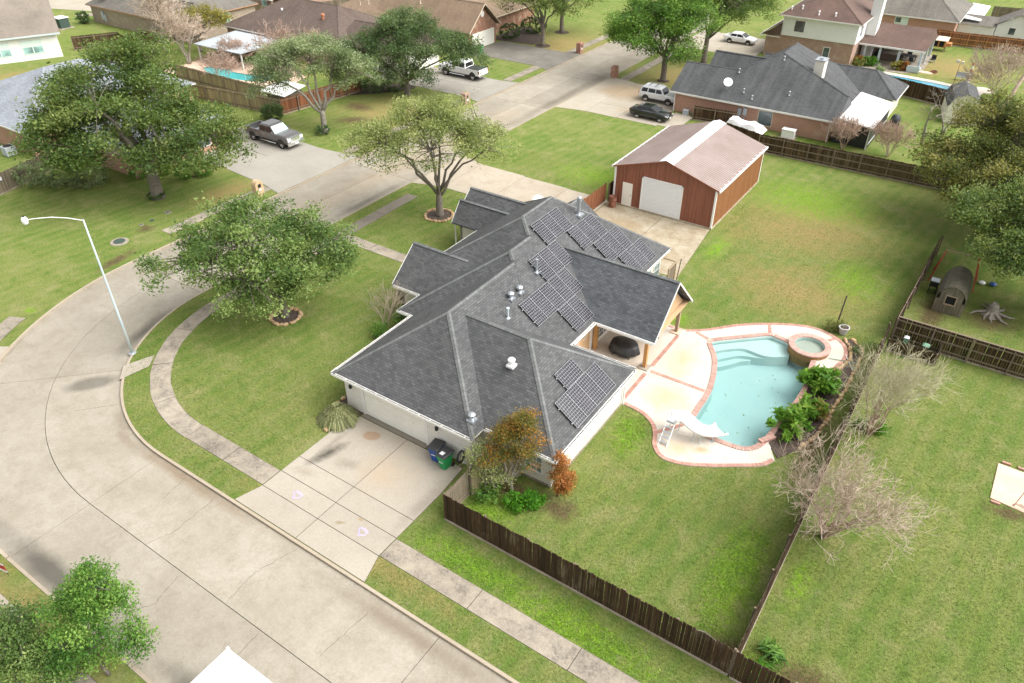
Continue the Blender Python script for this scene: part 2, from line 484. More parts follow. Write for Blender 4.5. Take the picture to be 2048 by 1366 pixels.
brickwall('white_brick', (0.82, 0.79, 0.73), (0.74, 0.70, 0.63), (0.62, 0.59, 0.54))
brickwall('pink_brick', (0.52, 0.27, 0.185), (0.43, 0.215, 0.145), (0.50, 0.40, 0.33))
brickwall('red_brick', (0.36, 0.145, 0.08), (0.25, 0.095, 0.055), (0.40, 0.33, 0.28), blotch=(0.58, 0.44, 0.33))
brickwall('rose_brick', (0.40, 0.24, 0.18), (0.30, 0.165, 0.12), (0.45, 0.38, 0.32), blotch=(0.50, 0.40, 0.32))
brickwall('tan_brick', (0.37, 0.285, 0.215), (0.285, 0.21, 0.155), (0.42, 0.37, 0.31), blotch=(0.45, 0.38, 0.31))
brickwall('spa_stone', (0.44, 0.24, 0.085), (0.29, 0.15, 0.055), (0.13, 0.08, 0.04), w=0.26, h=0.09, ms=0.015)
siding('cream_siding', (0.76, 0.72, 0.63))
siding('white_siding', (0.80, 0.80, 0.78), dirt=(0.66, 0.66, 0.64))
siding('peach_siding', (0.56, 0.36, 0.205), lap=0.3, dirt=(0.48, 0.31, 0.18))
flat('trim_white', (0.80, 0.79, 0.76), 0.45, c2=(0.72, 0.70, 0.66), scale=1.5)
flat('trim_cream', (0.66, 0.58, 0.44), 0.55)
flat('trim_copper', (0.40, 0.22, 0.13), 0.6)
flat('gutter_dark', (0.022, 0.020, 0.018), 0.9)
flat('soffit', (0.62, 0.58, 0.50), 0.7)
flat('door_white', (0.82, 0.80, 0.73), 0.5, c2=(0.77, 0.75, 0.68), scale=1.0)
flat('door_roller', (0.78, 0.80, 0.82), 0.4)
flat('metal_wall', (0.270, 0.105, 0.062), 0.5, c2=(0.195, 0.072, 0.045), scale=1.0, spec=0.4, stretch=(3, 3, .25), detail=6)
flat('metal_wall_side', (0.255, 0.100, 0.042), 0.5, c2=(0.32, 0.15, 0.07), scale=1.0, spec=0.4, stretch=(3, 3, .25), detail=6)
flat('metal_roof', (0.270, 0.205, 0.182), 0.45, c2=(0.315, 0.250, 0.228), scale=0.6, spec=0.5)
flat('white_metal', (0.82, 0.82, 0.81), 0.35)
flat('galv', (0.50, 0.53, 0.56), 0.35, metal=0.7)
flat('galv_paint', (0.46, 0.55, 0.60), 0.5, c2=(0.55, 0.60, 0.60), scale=0.8)
flat('black_metal', (0.016, 0.016, 0.017), 0.5)
flat('dark_void', (0.012, 0.012, 0.013), 0.9)
flat('rust', (0.17, 0.060, 0.032), 0.85, c2=(0.28, 0.13, 0.085), scale=4)
flat('cover_black', (0.022, 0.024, 0.027), 0.5, c2=(0.040, 0.043, 0.047), scale=2.5)
flat('brick_coping', (0.44, 0.250, 0.205), 0.8, c2=(0.50, 0.315, 0.265), scale=2.2, rand=(0.84, 1.14), bump=0.3)
flat('brick_band', (0.43, 0.215, 0.165), 0.8, c2=(0.49, 0.28, 0.225), scale=2.2, island=(0.80, 1.14), bump=0.3)
flat('grout', (0.60, 0.50, 0.40), 0.9)
flat('plaster', (0.53, 0.645, 0.625), 0.7, c2=(0.50, 0.62, 0.605), scale=0.8)
flat('plaster_deep', (0.47, 0.60, 0.585), 0.7, c2=(0.43, 0.57, 0.56), scale=0.5)
flat('plaster_pale', (0.62, 0.695, 0.67), 0.7)
watermat('pool_water', (0.84, 0.95, 0.945))
watermat('pool_water_bright', (0.42, 0.88, 0.90))
watermat('pool_water_blue', (0.45, 0.78, 0.92))
flat('gloss_white', (0.86, 0.86, 0.85), 0.25)
flat('mulch', (0.050, 0.036, 0.028), 0.95, c2=(0.105, 0.075, 0.06), scale=9, bump=0.8, bscale=30)
flat('stone_tan', (0.40, 0.245, 0.115), 0.9, c2=(0.50, 0.37, 0.23), scale=3, rand=(0.7, 1.25), bump=0.4, bscale=12)
flat('paver_pink', (0.62, 0.43, 0.315), 0.85, c2=(0.67, 0.50, 0.39), scale=1.0)
wood('fence_dark', (0.038, 0.022, 0.012), (0.070, 0.043, 0.024), (0.20, 0.165, 0.125), lo=0.6, hi=1.35, pale=0.75)
wood('fence_dark_i', (0.048, 0.028, 0.016), (0.085, 0.050, 0.028), (0.19, 0.15, 0.11), per='island', lo=0.55, hi=1.5, pale=0.6)
wood('fence_grey', (0.145, 0.118, 0.083), (0.21, 0.175, 0.125), (0.27, 0.23, 0.17), per='island', lo=0.75, hi=1.25)
wood('fence_yellow', (0.30, 0.245, 0.140), (0.38, 0.315, 0.19), (0.33, 0.28, 0.18), per='island', lo=0.75, hi=1.2)
wood('fence_red', (0.170, 0.064, 0.030), (0.24, 0.10, 0.050), (0.11, 0.06, 0.04), per='island', lo=0.6, hi=1.3)
wood('fence_rail', (0.165, 0.125, 0.090), (0.22, 0.175, 0.13), (0.28, 0.24, 0.19), lo=0.85, hi=1.15)
flat('kick_board', (0.40, 0.34, 0.27), 0.9, c2=(0.26, 0.21, 0.16), scale=1.5)
wood('post_cedar', (0.40, 0.205, 0.075), (0.52, 0.30, 0.125), (0.30, 0.20, 0.10), lo=0.9, hi=1.1)
wood('post_grey', (0.30, 0.225, 0.145), (0.40, 0.31, 0.21), (0.35, 0.28, 0.2), lo=0.9, hi=1.1)
wood('shed_wood', (0.115, 0.100, 0.072), (0.20, 0.175, 0.13), (0.33, 0.31, 0.26), per='island', lo=0.7, hi=1.3)
flat('moss_roof', (0.060, 0.053, 0.036), 0.95, c2=(0.095, 0.083, 0.055), scale=4, bump=0.5)
flat('red_paint', (0.36, 0.055, 0.022), 0.55)
flat('bark', (0.125, 0.102, 0.082), 0.95, c2=(0.20, 0.172, 0.145), scale=7, bump=0.8, bscale=25)
flat('bark_pale', (0.30, 0.270, 0.225), 0.9, c2=(0.205, 0.18, 0.15), scale=6, bump=0.5)
flat('bark_twig', (0.52, 0.43, 0.34), 0.9, c2=(0.38, 0.285, 0.215), scale=2.5)
flat('bark_twig_pink', (0.36, 0.235, 0.175), 0.9, c2=(0.45, 0.35, 0.28), scale=2.5)
flat('bark_green', (0.42, 0.385, 0.245), 0.9, c2=(0.52, 0.48, 0.34), scale=2.5)
flat('bark_dark', (0.080, 0.058, 0.044), 0.95, c2=(0.125, 0.095, 0.075), scale=7, bump=0.8)
leafmat('leaf_oak', (0.042, 0.088, 0.022), (0.122, 0.197, 0.048), (0.295, 0.344, 0.109))
leafmat('leaf_oak_mid', (0.048, 0.109, 0.029), (0.149, 0.245, 0.061), (0.338, 0.426, 0.141))
leafmat('leaf_olive', (0.131, 0.178, 0.055), (0.295, 0.353, 0.114), (0.514, 0.534, 0.222))
leafmat('leaf_grey', (0.114, 0.166, 0.075), (0.251, 0.328, 0.150), (0.437, 0.492, 0.284))
leafmat('leaf_dark', (0.035, 0.077, 0.033), (0.100, 0.175, 0.064), (0.208, 0.272, 0.125))
leafmat('leaf_bright', (0.043, 0.131, 0.027), (0.131, 0.284, 0.045), (0.295, 0.457, 0.096))
leafmat('leaf_yellowgreen', (0.060, 0.090, 0.022), (0.165, 0.195, 0.052), (0.36, 0.32, 0.10))
leafmat('leaf_orange', (0.085, 0.125, 0.028), (0.225, 0.180, 0.038), (0.56, 0.235, 0.042))
leafmat('leaf_rust', (0.115, 0.100, 0.025), (0.44, 0.165, 0.042), (0.68, 0.29, 0.10))
leafmat('leaf_tropic', (0.060, 0.170, 0.016), (0.140, 0.330, 0.030), (0.310, 0.460, 0.060))
leafmat('leaf_lime', (0.030, 0.120, 0.010), (0.075, 0.260, 0.012), (0.155, 0.36, 0.025))
leafmat('leaf_yellow', (0.16, 0.14, 0.02), (0.31, 0.27, 0.045), (0.42, 0.38, 0.12))
leafmat('leaf_grassball', (0.127, 0.124, 0.051), (0.227, 0.273, 0.105), (0.436, 0.419, 0.227), trans=0.2)
leafmat('blade', (0.090, 0.160, 0.026), (0.160, 0.232, 0.046), (0.29, 0.295, 0.105), trans=0.4)
leafmat('blade_clover', (0.120, 0.240, 0.022), (0.205, 0.370, 0.028), (0.31, 0.46, 0.05), trans=0.4)
glassmat('window_glass')
glassmat('window_pale', (0.16, 0.26, 0.255))
flat('car_glass', (0.012, 0.014, 0.016), 0.12)
flat('sunshade', (0.52, 0.66, 0.66), 0.35, metal=0.2)
flat('blind', (0.62, 0.72, 0.68), 0.7)
solarmat()
flat('panel_frame', (0.48, 0.485, 0.50), 0.4, metal=0.2)
flat('tyre', (0.018, 0.018, 0.019), 0.85)
flat('rim', (0.58, 0.58, 0.59), 0.25, metal=0.8)
flat('chrome', (0.70, 0.70, 0.70), 0.15, metal=0.9)
flat('lamp_red', (0.42, 0.02, 0.02), 0.25)
flat('lamp_clear', (0.70, 0.72, 0.72), 0.15)
flat('paint_grey', (0.135, 0.130, 0.130), 0.32, metal=0.3, coat=0.6)
flat('paint_white', (0.80, 0.80, 0.80), 0.3, coat=0.6)
flat('paint_silver', (0.62, 0.63, 0.64), 0.3, metal=0.25, coat=0.6)
flat('paint_black', (0.010, 0.011, 0.013), 0.25, coat=0.8)
flat('bin_blue', (0.016, 0.072, 0.30), 0.5)
flat('bin_green', (0.012, 0.290, 0.085), 0.5)
flat('bin_lid', (0.036, 0.037, 0.040), 0.5)
flat('util_green', (0.20, 0.36, 0.25), 0.6)
flat('util_dark', (0.045, 0.075, 0.062), 0.6)
flat('sticker', (0.70, 0.70, 0.72), 0.6)
flat('sign_red', (0.42, 0.015, 0.02), 0.5)
flat('paint_purple', (0.38, 0.33, 0.52), 0.9, c2=(0.45, 0.39, 0.46), scale=8)
flat('white_tarp', (0.78, 0.78, 0.78), 0.5)
flat('ac_grey', (0.42, 0.46, 0.49), 0.6)
flat('wicker', (0.15, 0.115, 0.085), 0.8)
flat('cushion_blue', (0.05, 0.09, 0.13), 0.8)
flat('terracotta', (0.42, 0.18, 0.10), 0.8)
flat('pot_grey', (0.47, 0.46, 0.44), 0.8)
flat('coop_wood', (0.46, 0.21, 0.075), 0.7)
flat('hose_black', (0.02, 0.02, 0.02), 0.6)
# ------------------------------------------------------------------ mesh helpers
class MB:
    """collects faces; build() links them as ONE mesh object"""
    def __init__(s):
        s.v = []; s.f = []; s.uv = {}
    def poly(s, pts, uv=None):
        i = len(s.v)
        s.v += [tuple(p) for p in pts]
        s.f.append(tuple(range(i, i + len(pts))))
        if uv:
            s.uv[len(s.f) - 1] = uv
        return s
    def roof(s, pts):
        """roof plane: uv runs along the eave and up the slope, in metres"""
        P = [Vector(p) for p in pts]
        n = Vector((0, 0, 0))
        for i in range(len(P)):
            a, b_ = P[i], P[(i + 1) % len(P)]
            n += a.cross(b_)
        n.normalize()
        if n.z < 0:
            P.reverse(); n = -n
        h = Vector((0, 0, 1)).cross(n)
        if h.length < 1e-4:
            h = Vector((1, 0, 0))
        h.normalize()
        u = n.cross(h)
        return s.poly(P, [(p.dot(h) + 50, p.dot(u) + 50) for p in P])
    def box(s, a, b):
        x0, y0, z0 = a; x1, y1, z1 = b
        i = len(s.v)
        s.v += [(x0, y0, z0), (x1, y0, z0), (x1, y1, z0), (x0, y1, z0), (x0, y0, z1), (x1, y0, z1), (x1, y1, z1), (x0, y1, z1)]
        s.f += [tuple(i + k for k in q) for q in ((3, 2, 1, 0), (4, 5, 6, 7), (0, 1, 5, 4), (1, 2, 6, 5), (2, 3, 7, 6), (3, 0, 4, 7))]
        return s
    def hexa(s, p):
        i = len(s.v)
        s.v += [tuple(q) for q in p]
        s.f += [tuple(i + k for k in q) for q in ((3, 2, 1, 0), (4, 5, 6, 7), (0, 1, 5, 4), (1, 2, 6, 5), (2, 3, 7, 6), (3, 0, 4, 7))]
        return s
    def beam(s, a, b, w, h, up=(0, 0, 1), off=0.0):
        """box of width w and height h along a-b; its underside lies on the line (+off)"""
        a = Vector(a); b = Vector(b); d = (b - a).normalized(); up = Vector(up)
        r = d.cross(up)
        if r.length < 1e-4:
            r = d.cross(Vector((1, 0, 0)))
        r.normalize(); u = r.cross(d)
        r *= w / 2
        lo = u * off; hi = u * (off + h)
        return s.hexa([a - r + lo, a + r + lo, b + r + lo, b - r + lo, a - r + hi, a + r + hi, b + r + hi, b - r + hi])
    def prism(s, pts, z0, z1):
        n = len(pts)
        ar = sum(pts[i][0] * pts[(i + 1) % n][1] - pts[(i + 1) % n][0] * pts[i][1] for i in range(n))
        if ar < 0:
            pts = list(reversed(pts))
        i = len(s.v)
        s.v += [(p[0], p[1], z0) for p in pts] + [(p[0], p[1], z1) for p in pts]
        s.f.append(tuple(i + n + k for k in range(n)))
        s.f.append(tuple(i + k for k in reversed(range(n))))
        for k in range(n):
            j = (k + 1) % n
            s.f.append((i + k, i + j, i + n + j, i + n + k))
        return s
    def tube(s, path, rad, n=6, cap=True):
        P = [Vector(p) for p in path]
        if not isinstance(rad, (list, tuple)):
            rad = [rad] * len(P)
        rings = []
        ref = Vector((0.31, 0.17, 0.93))
        for k, p in enumerate(P):
            d = (P[min(k + 1, len(P) - 1)] - P[max(k - 1, 0)])
            if d.length < 1e-9:
                d = Vector((0, 0, 1))
            d.normalize()
            a = d.cross(ref)
            if a.length < 0.05:
                a = d.cross(Vector((1, 0, 0)))
            a.normalize(); b_ = d.cross(a)
            i = len(s.v)
            for q in range(n):
                t = 2 * PI * q / n
                s.v.append(tuple(p + (a * math.cos(t) + b_ * math.sin(t)) * rad[k]))
            rings.append(i)
        for k in range(len(rings) - 1):
            i, j = rings[k], rings[k + 1]
            for q in range(n):
                r = (q + 1) % n
                s.f.append((i + q, i + r, j + r, j + q))
        if cap:
            s.f.append(tuple(rings[-1] + q for q in range(n)))
            s.f.append(tuple(rings[0] + q for q in reversed(range(n))))
        return s
    def lathe(s, prof, n=20, c=(0, 0, 0), sx=1.0, sy=1.0):
        i = len(s.v)
        for r, z in prof:
            for q in range(n):
                t = 2 * PI * q / n
                s.v.append((c[0] + r * math.cos(t) * sx, c[1] + r * math.sin(t) * sy, c[2] + z))
        for k in range(len(prof) - 1):
            for q in range(n):
                r = (q + 1) % n
                a, b = i + k * n, i + (k + 1) * n
                s.f.append((a + q, a + r, b + r, b + q))
        s.f.append(tuple(i + q for q in reversed(range(n))))
        s.f.append(tuple(i + (len(prof) - 1) * n + q for q in range(n)))
        return s
    def loft(s, secs, cap=True):
        n = len(secs[0]); i = len(s.v)
        for sec in secs:
            s.v += [tuple(p) for p in sec]
        for k in range(len(secs) - 1):
            for q in range(n):
                r = (q + 1) % n
                a, b = i + k * n, i + (k + 1) * n
                s.f.append((a + q, a + r, b + r, b + q))
        if cap:
            s.f.append(tuple(i + q for q in reversed(range(n))))
            s.f.append(tuple(i + (len(secs) - 1) * n + q for q in range(n)))
        return s
    def mesh(s, name, off=(0, 0, 0), smooth=False):
        me = bpy.data.meshes.new(name)
        ox, oy, oz = off
        me.from_pydata([(x - ox, y - oy, z - oz) for x, y, z in s.v], [], s.f)
        if s.uv:
            ul = me.uv_layers.new(name='UVMap')
            for fi, uv in s.uv.items():
                for li, c in zip(me.polygons[fi].loop_indices, uv):
                    ul.data[li].uv = c
        if smooth:
            me.polygons.foreach_set('use_smooth', [True] * len(me.polygons))
        me.update()
        return me

OFF = {}
def obj(name, mb, mat, parent=None, smooth=False, world=True):
    off = OFF.get(parent.name, (0, 0, 0)) if (parent and world) else (0, 0, 0)
    me = mb.mesh(name, off, smooth) if isinstance(mb, MB) else mb
    if mat and not me.materials:
        me.materials.append(MATS[mat])
    o = bpy.data.objects.new(name, me)
    COL.objects.link(o)
    if parent:
        o.parent = parent
        OFF[o.name] = OFF.get(parent.name, (0, 0, 0)) if world else (0, 0, 0)
    return o
def thing(name, label, cat, loc=(0, 0, 0), rotz=0.0, group=None):
    o = bpy.data.objects.new(name, None)
    COL.objects.link(o)
    o.location = loc; o.rotation_euler = (0, 0, rotz); o.empty_display_size = 0.2
    o['label'] = label; o['category'] = cat
    if group:
        o['group'] = group
    OFF[o.name] = tuple(loc)
    return o
def tag(o, label, cat, group=None):
    o['label'] = label; o['category'] = cat
    if group:
        o['group'] = group
    return o
def struct(name, mb, mat, smooth=False):
    o = obj(name, mb, mat, None, smooth)
    o['kind'] = 'structure'
    return o
def stuff(o, label=None):
    o['kind'] = 'stuff'
    if label:
        o['label'] = label
    return o
def copy_tree(o, parent=None):
    c = o.copy(); COL.objects.link(c); c.parent = parent
    for ch in list(o.children):
        copy_tree(ch, c)
    return c
def place(name, me, parent, loc, rotz=0.0, rx=0.0, ry=0.0, sc=None, mat=None):
    """a light piece that shares its mesh"""
    o = bpy.data.objects.new(name, me)
    COL.objects.link(o)
    o.parent = parent
    off = OFF.get(parent.name, (0, 0, 0)) if parent else (0, 0, 0)
    o.location = (loc[0] - off[0], loc[1] - off[1], loc[2] - off[2])
    o.rotation_euler = (rx, ry, rotz)
    if sc:
        o.scale = sc
    return o
def mesh_of(mb, name, mat, smooth=False):
    me = mb.mesh(name, (0, 0, 0), smooth)
    me.materials.append(MATS[mat])
    return me
def fill(outer, holes, z):
    """flat sheet with holes"""
    loops = [outer] + list(holes)
    vs = [p for l in loops for p in l]
    tris = tessellate_polygon([[Vector((p[0], p[1], 0)) for p in l] for l in loops])
    mb = MB()
    mb.v = [(p[0], p[1], z) for p in vs]
    for t in tris:
        a, b, c = (vs[i] for i in t)
        cr = (b[0] - a[0]) * (c[1] - a[1]) - (b[1] - a[1]) * (c[0] - a[0])
        mb.f.append(tuple(t) if cr > 0 else tuple(reversed(t)))
    return mb
def arc(cx, cy, r, a0, a1, n):
    return [(cx + r * math.cos(math.radians(a0 + (a1 - a0) * k / n)), cy + r * math.sin(math.radians(a0 + (a1 - a0) * k / n))) for k in range(n + 1)]
def spline(pts, closed=True, sub=6):
    """Catmull-Rom through the points"""
    n = len(pts); out = []
    for i in range(n if closed else n - 1):
        p0, p1, p2, p3 = (pts[(i + k) % n] if closed else pts[max(0, min(n - 1, i + k))] for k in (-1, 0, 1, 2))
        for j in range(sub):
            t = j / sub
            out.append(tuple(0.5 * (2 * p1[d] + (p2[d] - p0[d]) * t + (2 * p0[d] - 5 * p1[d] + 4 * p2[d] - p3[d]) * t * t + (3 * p1[d] - p0[d] - 3 * p2[d] + p3[d]) * t ** 3) for d in (0, 1)))
    if not closed:
        out.append(tuple(pts[-1]))
    return out
def walk_path(pts, step, closed=False):
    """points every step metres along a polyline, with direction"""
    P = list(pts) + ([pts[0]] if closed else [])
    out = []; acc = step / 2
    for a, b in zip(P[:-1], P[1:]):
        L = math.hypot(b[0] - a[0], b[1] - a[1])
        if L < 1e-9:
            continue
        d = ((b[0] - a[0]) / L, (b[1] - a[1]) / L)
        while acc <= L:
            out.append((a[0] + d[0] * acc, a[1] + d[1] * acc, math.atan2(d[1], d[0])))
            acc += step
        acc -= L
    return out
def offset_path(pts, d, closed=True):
    n = len(pts); out = []
    for i in range(n):
        a = pts[(i - 1) % n] if (closed or i > 0) else pts[i]
        b = pts[(i + 1) % n] if (closed or i < n - 1) else pts[i]
        tx, ty = b[0] - a[0], b[1] - a[1]
        L = math.hypot(tx, ty) or 1
        out.append((pts[i][0] + ty / L * d, pts[i][1] - tx / L * d))
    return out

# ------------------------------------------------------------------ roofs, walls, windows
def hip(mb, u0, v0, u1, v1, ze, zr, axis, a0, a1, eps=0.0):
    """hip (a>0) or gable (a=0) roof block; returns ridge ends and hip lines"""
    ze += eps; zr += eps
    A, B, C, D = (u0, v0, ze), (u1, v0, ze), (u1, v1, ze), (u0, v1, ze)
    if axis == 'v':
        uc = (u0 + u1) / 2
        R0, R1 = (uc, v0 + a0, zr), (uc, v1 - a1, zr)
        mb.roof([A, R0, R1, D]); mb.roof([B, C, R1, R0])
        mb.roof([A, B, R0]) if a0 > 0 else mb.poly([A, B, R0])
        mb.roof([C, D, R1]) if a1 > 0 else mb.poly([C, D, R1])
        lines = [(R0, R1)] + ([(A, R0), (B, R0)] if a0 > 0 else []) + ([(C, R1), (D, R1)] if a1 > 0 else [])
    else:
        vc = (v0 + v1) / 2
        R0, R1 = (u0 + a0, vc, zr), (u1 - a1, vc, zr)
        mb.roof([A, B, R1, R0]); mb.roof([C, D, R0, R1])
        mb.roof([D, A, R0]) if a0 > 0 else mb.poly([D, A, R0])
        mb.roof([B, C, R1]) if a1 > 0 else mb.poly([B, C, R1])
        lines = [(R0, R1)] + ([(A, R0), (D, R0)] if a0 > 0 else []) + ([(B, R1), (C, R1)] if a1 > 0 else [])
    return lines
def caps(parent, lines, mat, w=0.26, h=0.045):
    for a, b in lines:
        m = MB()
        A, B = Vector(a), Vector(b)
        d = (B - A).normalized()
        r = d.cross(Vector((0, 0, 1))).normalized() * (w / 2)
        up = Vector((0, 0, 1))
        A0, B0 = A + up * h, B + up * h
        dr = up * (w / 2 * 0.55)
        L = (B - A).length
        for s_ in (-1, 1):
            P = [A0, B0, B0 + r * s_ - dr, A0 + r * s_ - dr]
            uv = [(0, 0), (L, 0), (L, w / 2), (0, w / 2)]
            if s_ > 0:
                P.reverse(); uv.reverse()
            m.poly(P, uv)
            lo = [A0 + r * s_ - dr, B0 + r * s_ - dr, B0 + r * s_ - dr - up * 0.05, A0 + r * s_ - dr - up * 0.05]
            m.poly(lo, [(0, 0), (L, 0), (L, 0.05), (0, 0.05)])
        obj('ridge_cap', m, mat, parent)
def eaves(parent, u0, v0, u1, v1, z, sides='NSEW', mat='trim_white', t=0.14, inset=0.42, soffit='soffit', name='fascia'):
    m = MB()
    w = 0.03
    if 'S' in sides: m.box((u0, v0 - w, z - t), (u1, v0, z + 0.012))
    if 'N' in sides: m.box((u0, v1, z - t), (u1, v1 + w, z + 0.012))
    if 'W' in sides: m.box((u0 - w, v0 - w, z - t), (u0, v1 + w, z + 0.010))
    if 'E' in sides: m.box((u1, v0 - w, z - t), (u1 + w, v1 + w, z + 0.010))
    obj(name, m, mat, parent)
    if soffit:
        obj('soffit', MB().poly([(u0 + 0.01, v0 + 0.01, z - t + 0.02), (u0 + 0.01, v1 - 0.01, z - t + 0.02), (u1 - 0.01, v1 - 0.01, z - t + 0.02), (u1 - 0.01, v0 + 0.01, z - t + 0.02)]), soffit, parent)
def gutter(parent, a, b, out):
    """white trough along an eave with hangers; out = outward unit (x, y)"""
    ax, ay, z = a; bx, by, _ = b
    ox, oy = out
    m = MB()
    def q(d, zz, p):
        return (p[0] + ox * d, p[1] + oy * d, zz)
    P, Q = (ax, ay), (bx, by)
    for d0, d1, z0, z1 in ((0.100, 0.125, z - 0.13, z + 0.015), (0.034, 0.100, z - 0.13, z - 0.105)):
        m.hexa([q(d0, z0, P), q(d1, z0, P), q(d1, z0, Q), q(d0, z0, Q), q(d0, z1, P), q(d1, z1, P), q(d1, z1, Q), q(d0, z1, Q)])
    g_ = obj('gutter', m, 'trim_white', parent)
    t = MB().poly([q(0.034, z - 0.06, P), q(0.100, z - 0.06, P), q(0.100, z - 0.06, Q), q(0.034, z - 0.06, Q)])
    obj('gutter_bed', t, 'gutter_dark', g_)
    L = math.hypot(bx - ax, by - ay)
    n = max(2, int(L / 0.75))
    tx, ty = (bx - ax) / L, (by - ay) / L
    h = MB()
    for k in range(n):
        s = (k + 0.5) * L / n
        cx, cy = ax + tx * s, ay + ty * s
        h.beam((cx + ox * 0.0, cy + oy * 0.0, z + 0.02), (cx + ox * 0.15, cy + oy * 0.15, z + 0.02), 0.028, 0.012)
    stuff(obj('gutter_hangers', h, 'trim_white', g_))
def wallbox(parent, u0, v0, u1, v1, z0, z1, mat, name='wall'):
    return obj(name, MB().box((u0, v0, z0), (u1, v1, z1)), mat, parent)
def window(parent, c, axis, w, h, nx=2, ny=2, frame='trim_white', glass='window_glass', out=1, sill=True, name='window'):
    """c = centre on the wall face; axis 'u': the wall runs along u; out = +1/-1 outward along the other axis"""
    def P(s, t, d):
        return (c[0] + s, c[1] + d * out, c[2] + t) if axis == 'u' else (c[0] + d * out, c[1] + s, c[2] + t)
    def B(m, s0, t0, s1, t1, d0, d1):
        a, b = P(s0, t0, d0), P(s1, t1, d1)
        m.box(tuple(min(x, y) for x, y in zip(a, b)), tuple(max(x, y) for x, y in zip(a, b)))
    m = MB(); f = 0.07
    B(m, -w / 2 - f, h / 2, w / 2 + f, h / 2 + f, -0.02, 0.06)
    B(m, -w / 2 - f, -h / 2 - f, w / 2 + f, -h / 2, -0.02, 0.07)
    B(m, -w / 2 - f, -h / 2, -w / 2, h / 2, -0.02, 0.06)
    B(m, w / 2, -h / 2, w / 2 + f, h / 2, -0.02, 0.06)
    for k in range(1, nx):
        s = -w / 2 + w * k / nx
        B(m, s - 0.022, -h / 2, s + 0.022, h / 2, 0.012, 0.045)
    for k in range(1, ny):
        t = -h / 2 + h * k / ny
        B(m, -w / 2, t - 0.022, w / 2, t + 0.022, 0.014, 0.040)
    fr = obj(name, m, frame, parent)
    g_ = MB(); B(g_, -w / 2, -h / 2, w / 2, h / 2, 0.004, 0.02)
    obj('pane', g_, glass, fr)
    return fr
def satellite_dish(parent, loc, yaw, r=0.42, name='satellite_dish', label=None, group=None):
    if label:
        t = thing(name, label, 'dish', loc, 0, group)
    else:
        t = obj(name, MB().box((loc[0] - 0.05, loc[1] - 0.05, loc[2]), (loc[0] + 0.05, loc[1] + 0.05, loc[2] + 0.05)), 'galv', parent)
    d = Vector((math.cos(yaw) * 0.75, math.sin(yaw) * 0.75, 0.66)).normalized()
    a = d.cross(Vector((0, 0, 1))).normalized(); b = a.cross(d)
    c = Vector(loc) + Vector((0, 0, 0.75))
    m = MB(); n = 16; rings = []
    for k in range(4):
        rr = r * k / 3; dep = 0.14 * (k / 3) ** 2
        rings.append([c + (a * math.cos(2 * PI * q / n) + b * math.sin(2 * PI * q / n)) * max(rr, 0.005) + d * dep for q in range(n)])
    m.loft(rings, False)
    obj('reflector', m, 'gloss_white', t, True)
    obj('mast', MB().tube([Vector(loc), c - d * 0.03], 0.025, 6), 'galv', t)
    obj('feed_arm', MB().tube([c - b * r, c + d * 0.5 - b * 0.1], 0.015, 5).box(tuple(c + d * 0.5 - b * 0.1 - Vector((.05,) * 3)), tuple(c + d * 0.5 - b * 0.1 + Vector((.05,) * 3))), 'galv', t)
    return t

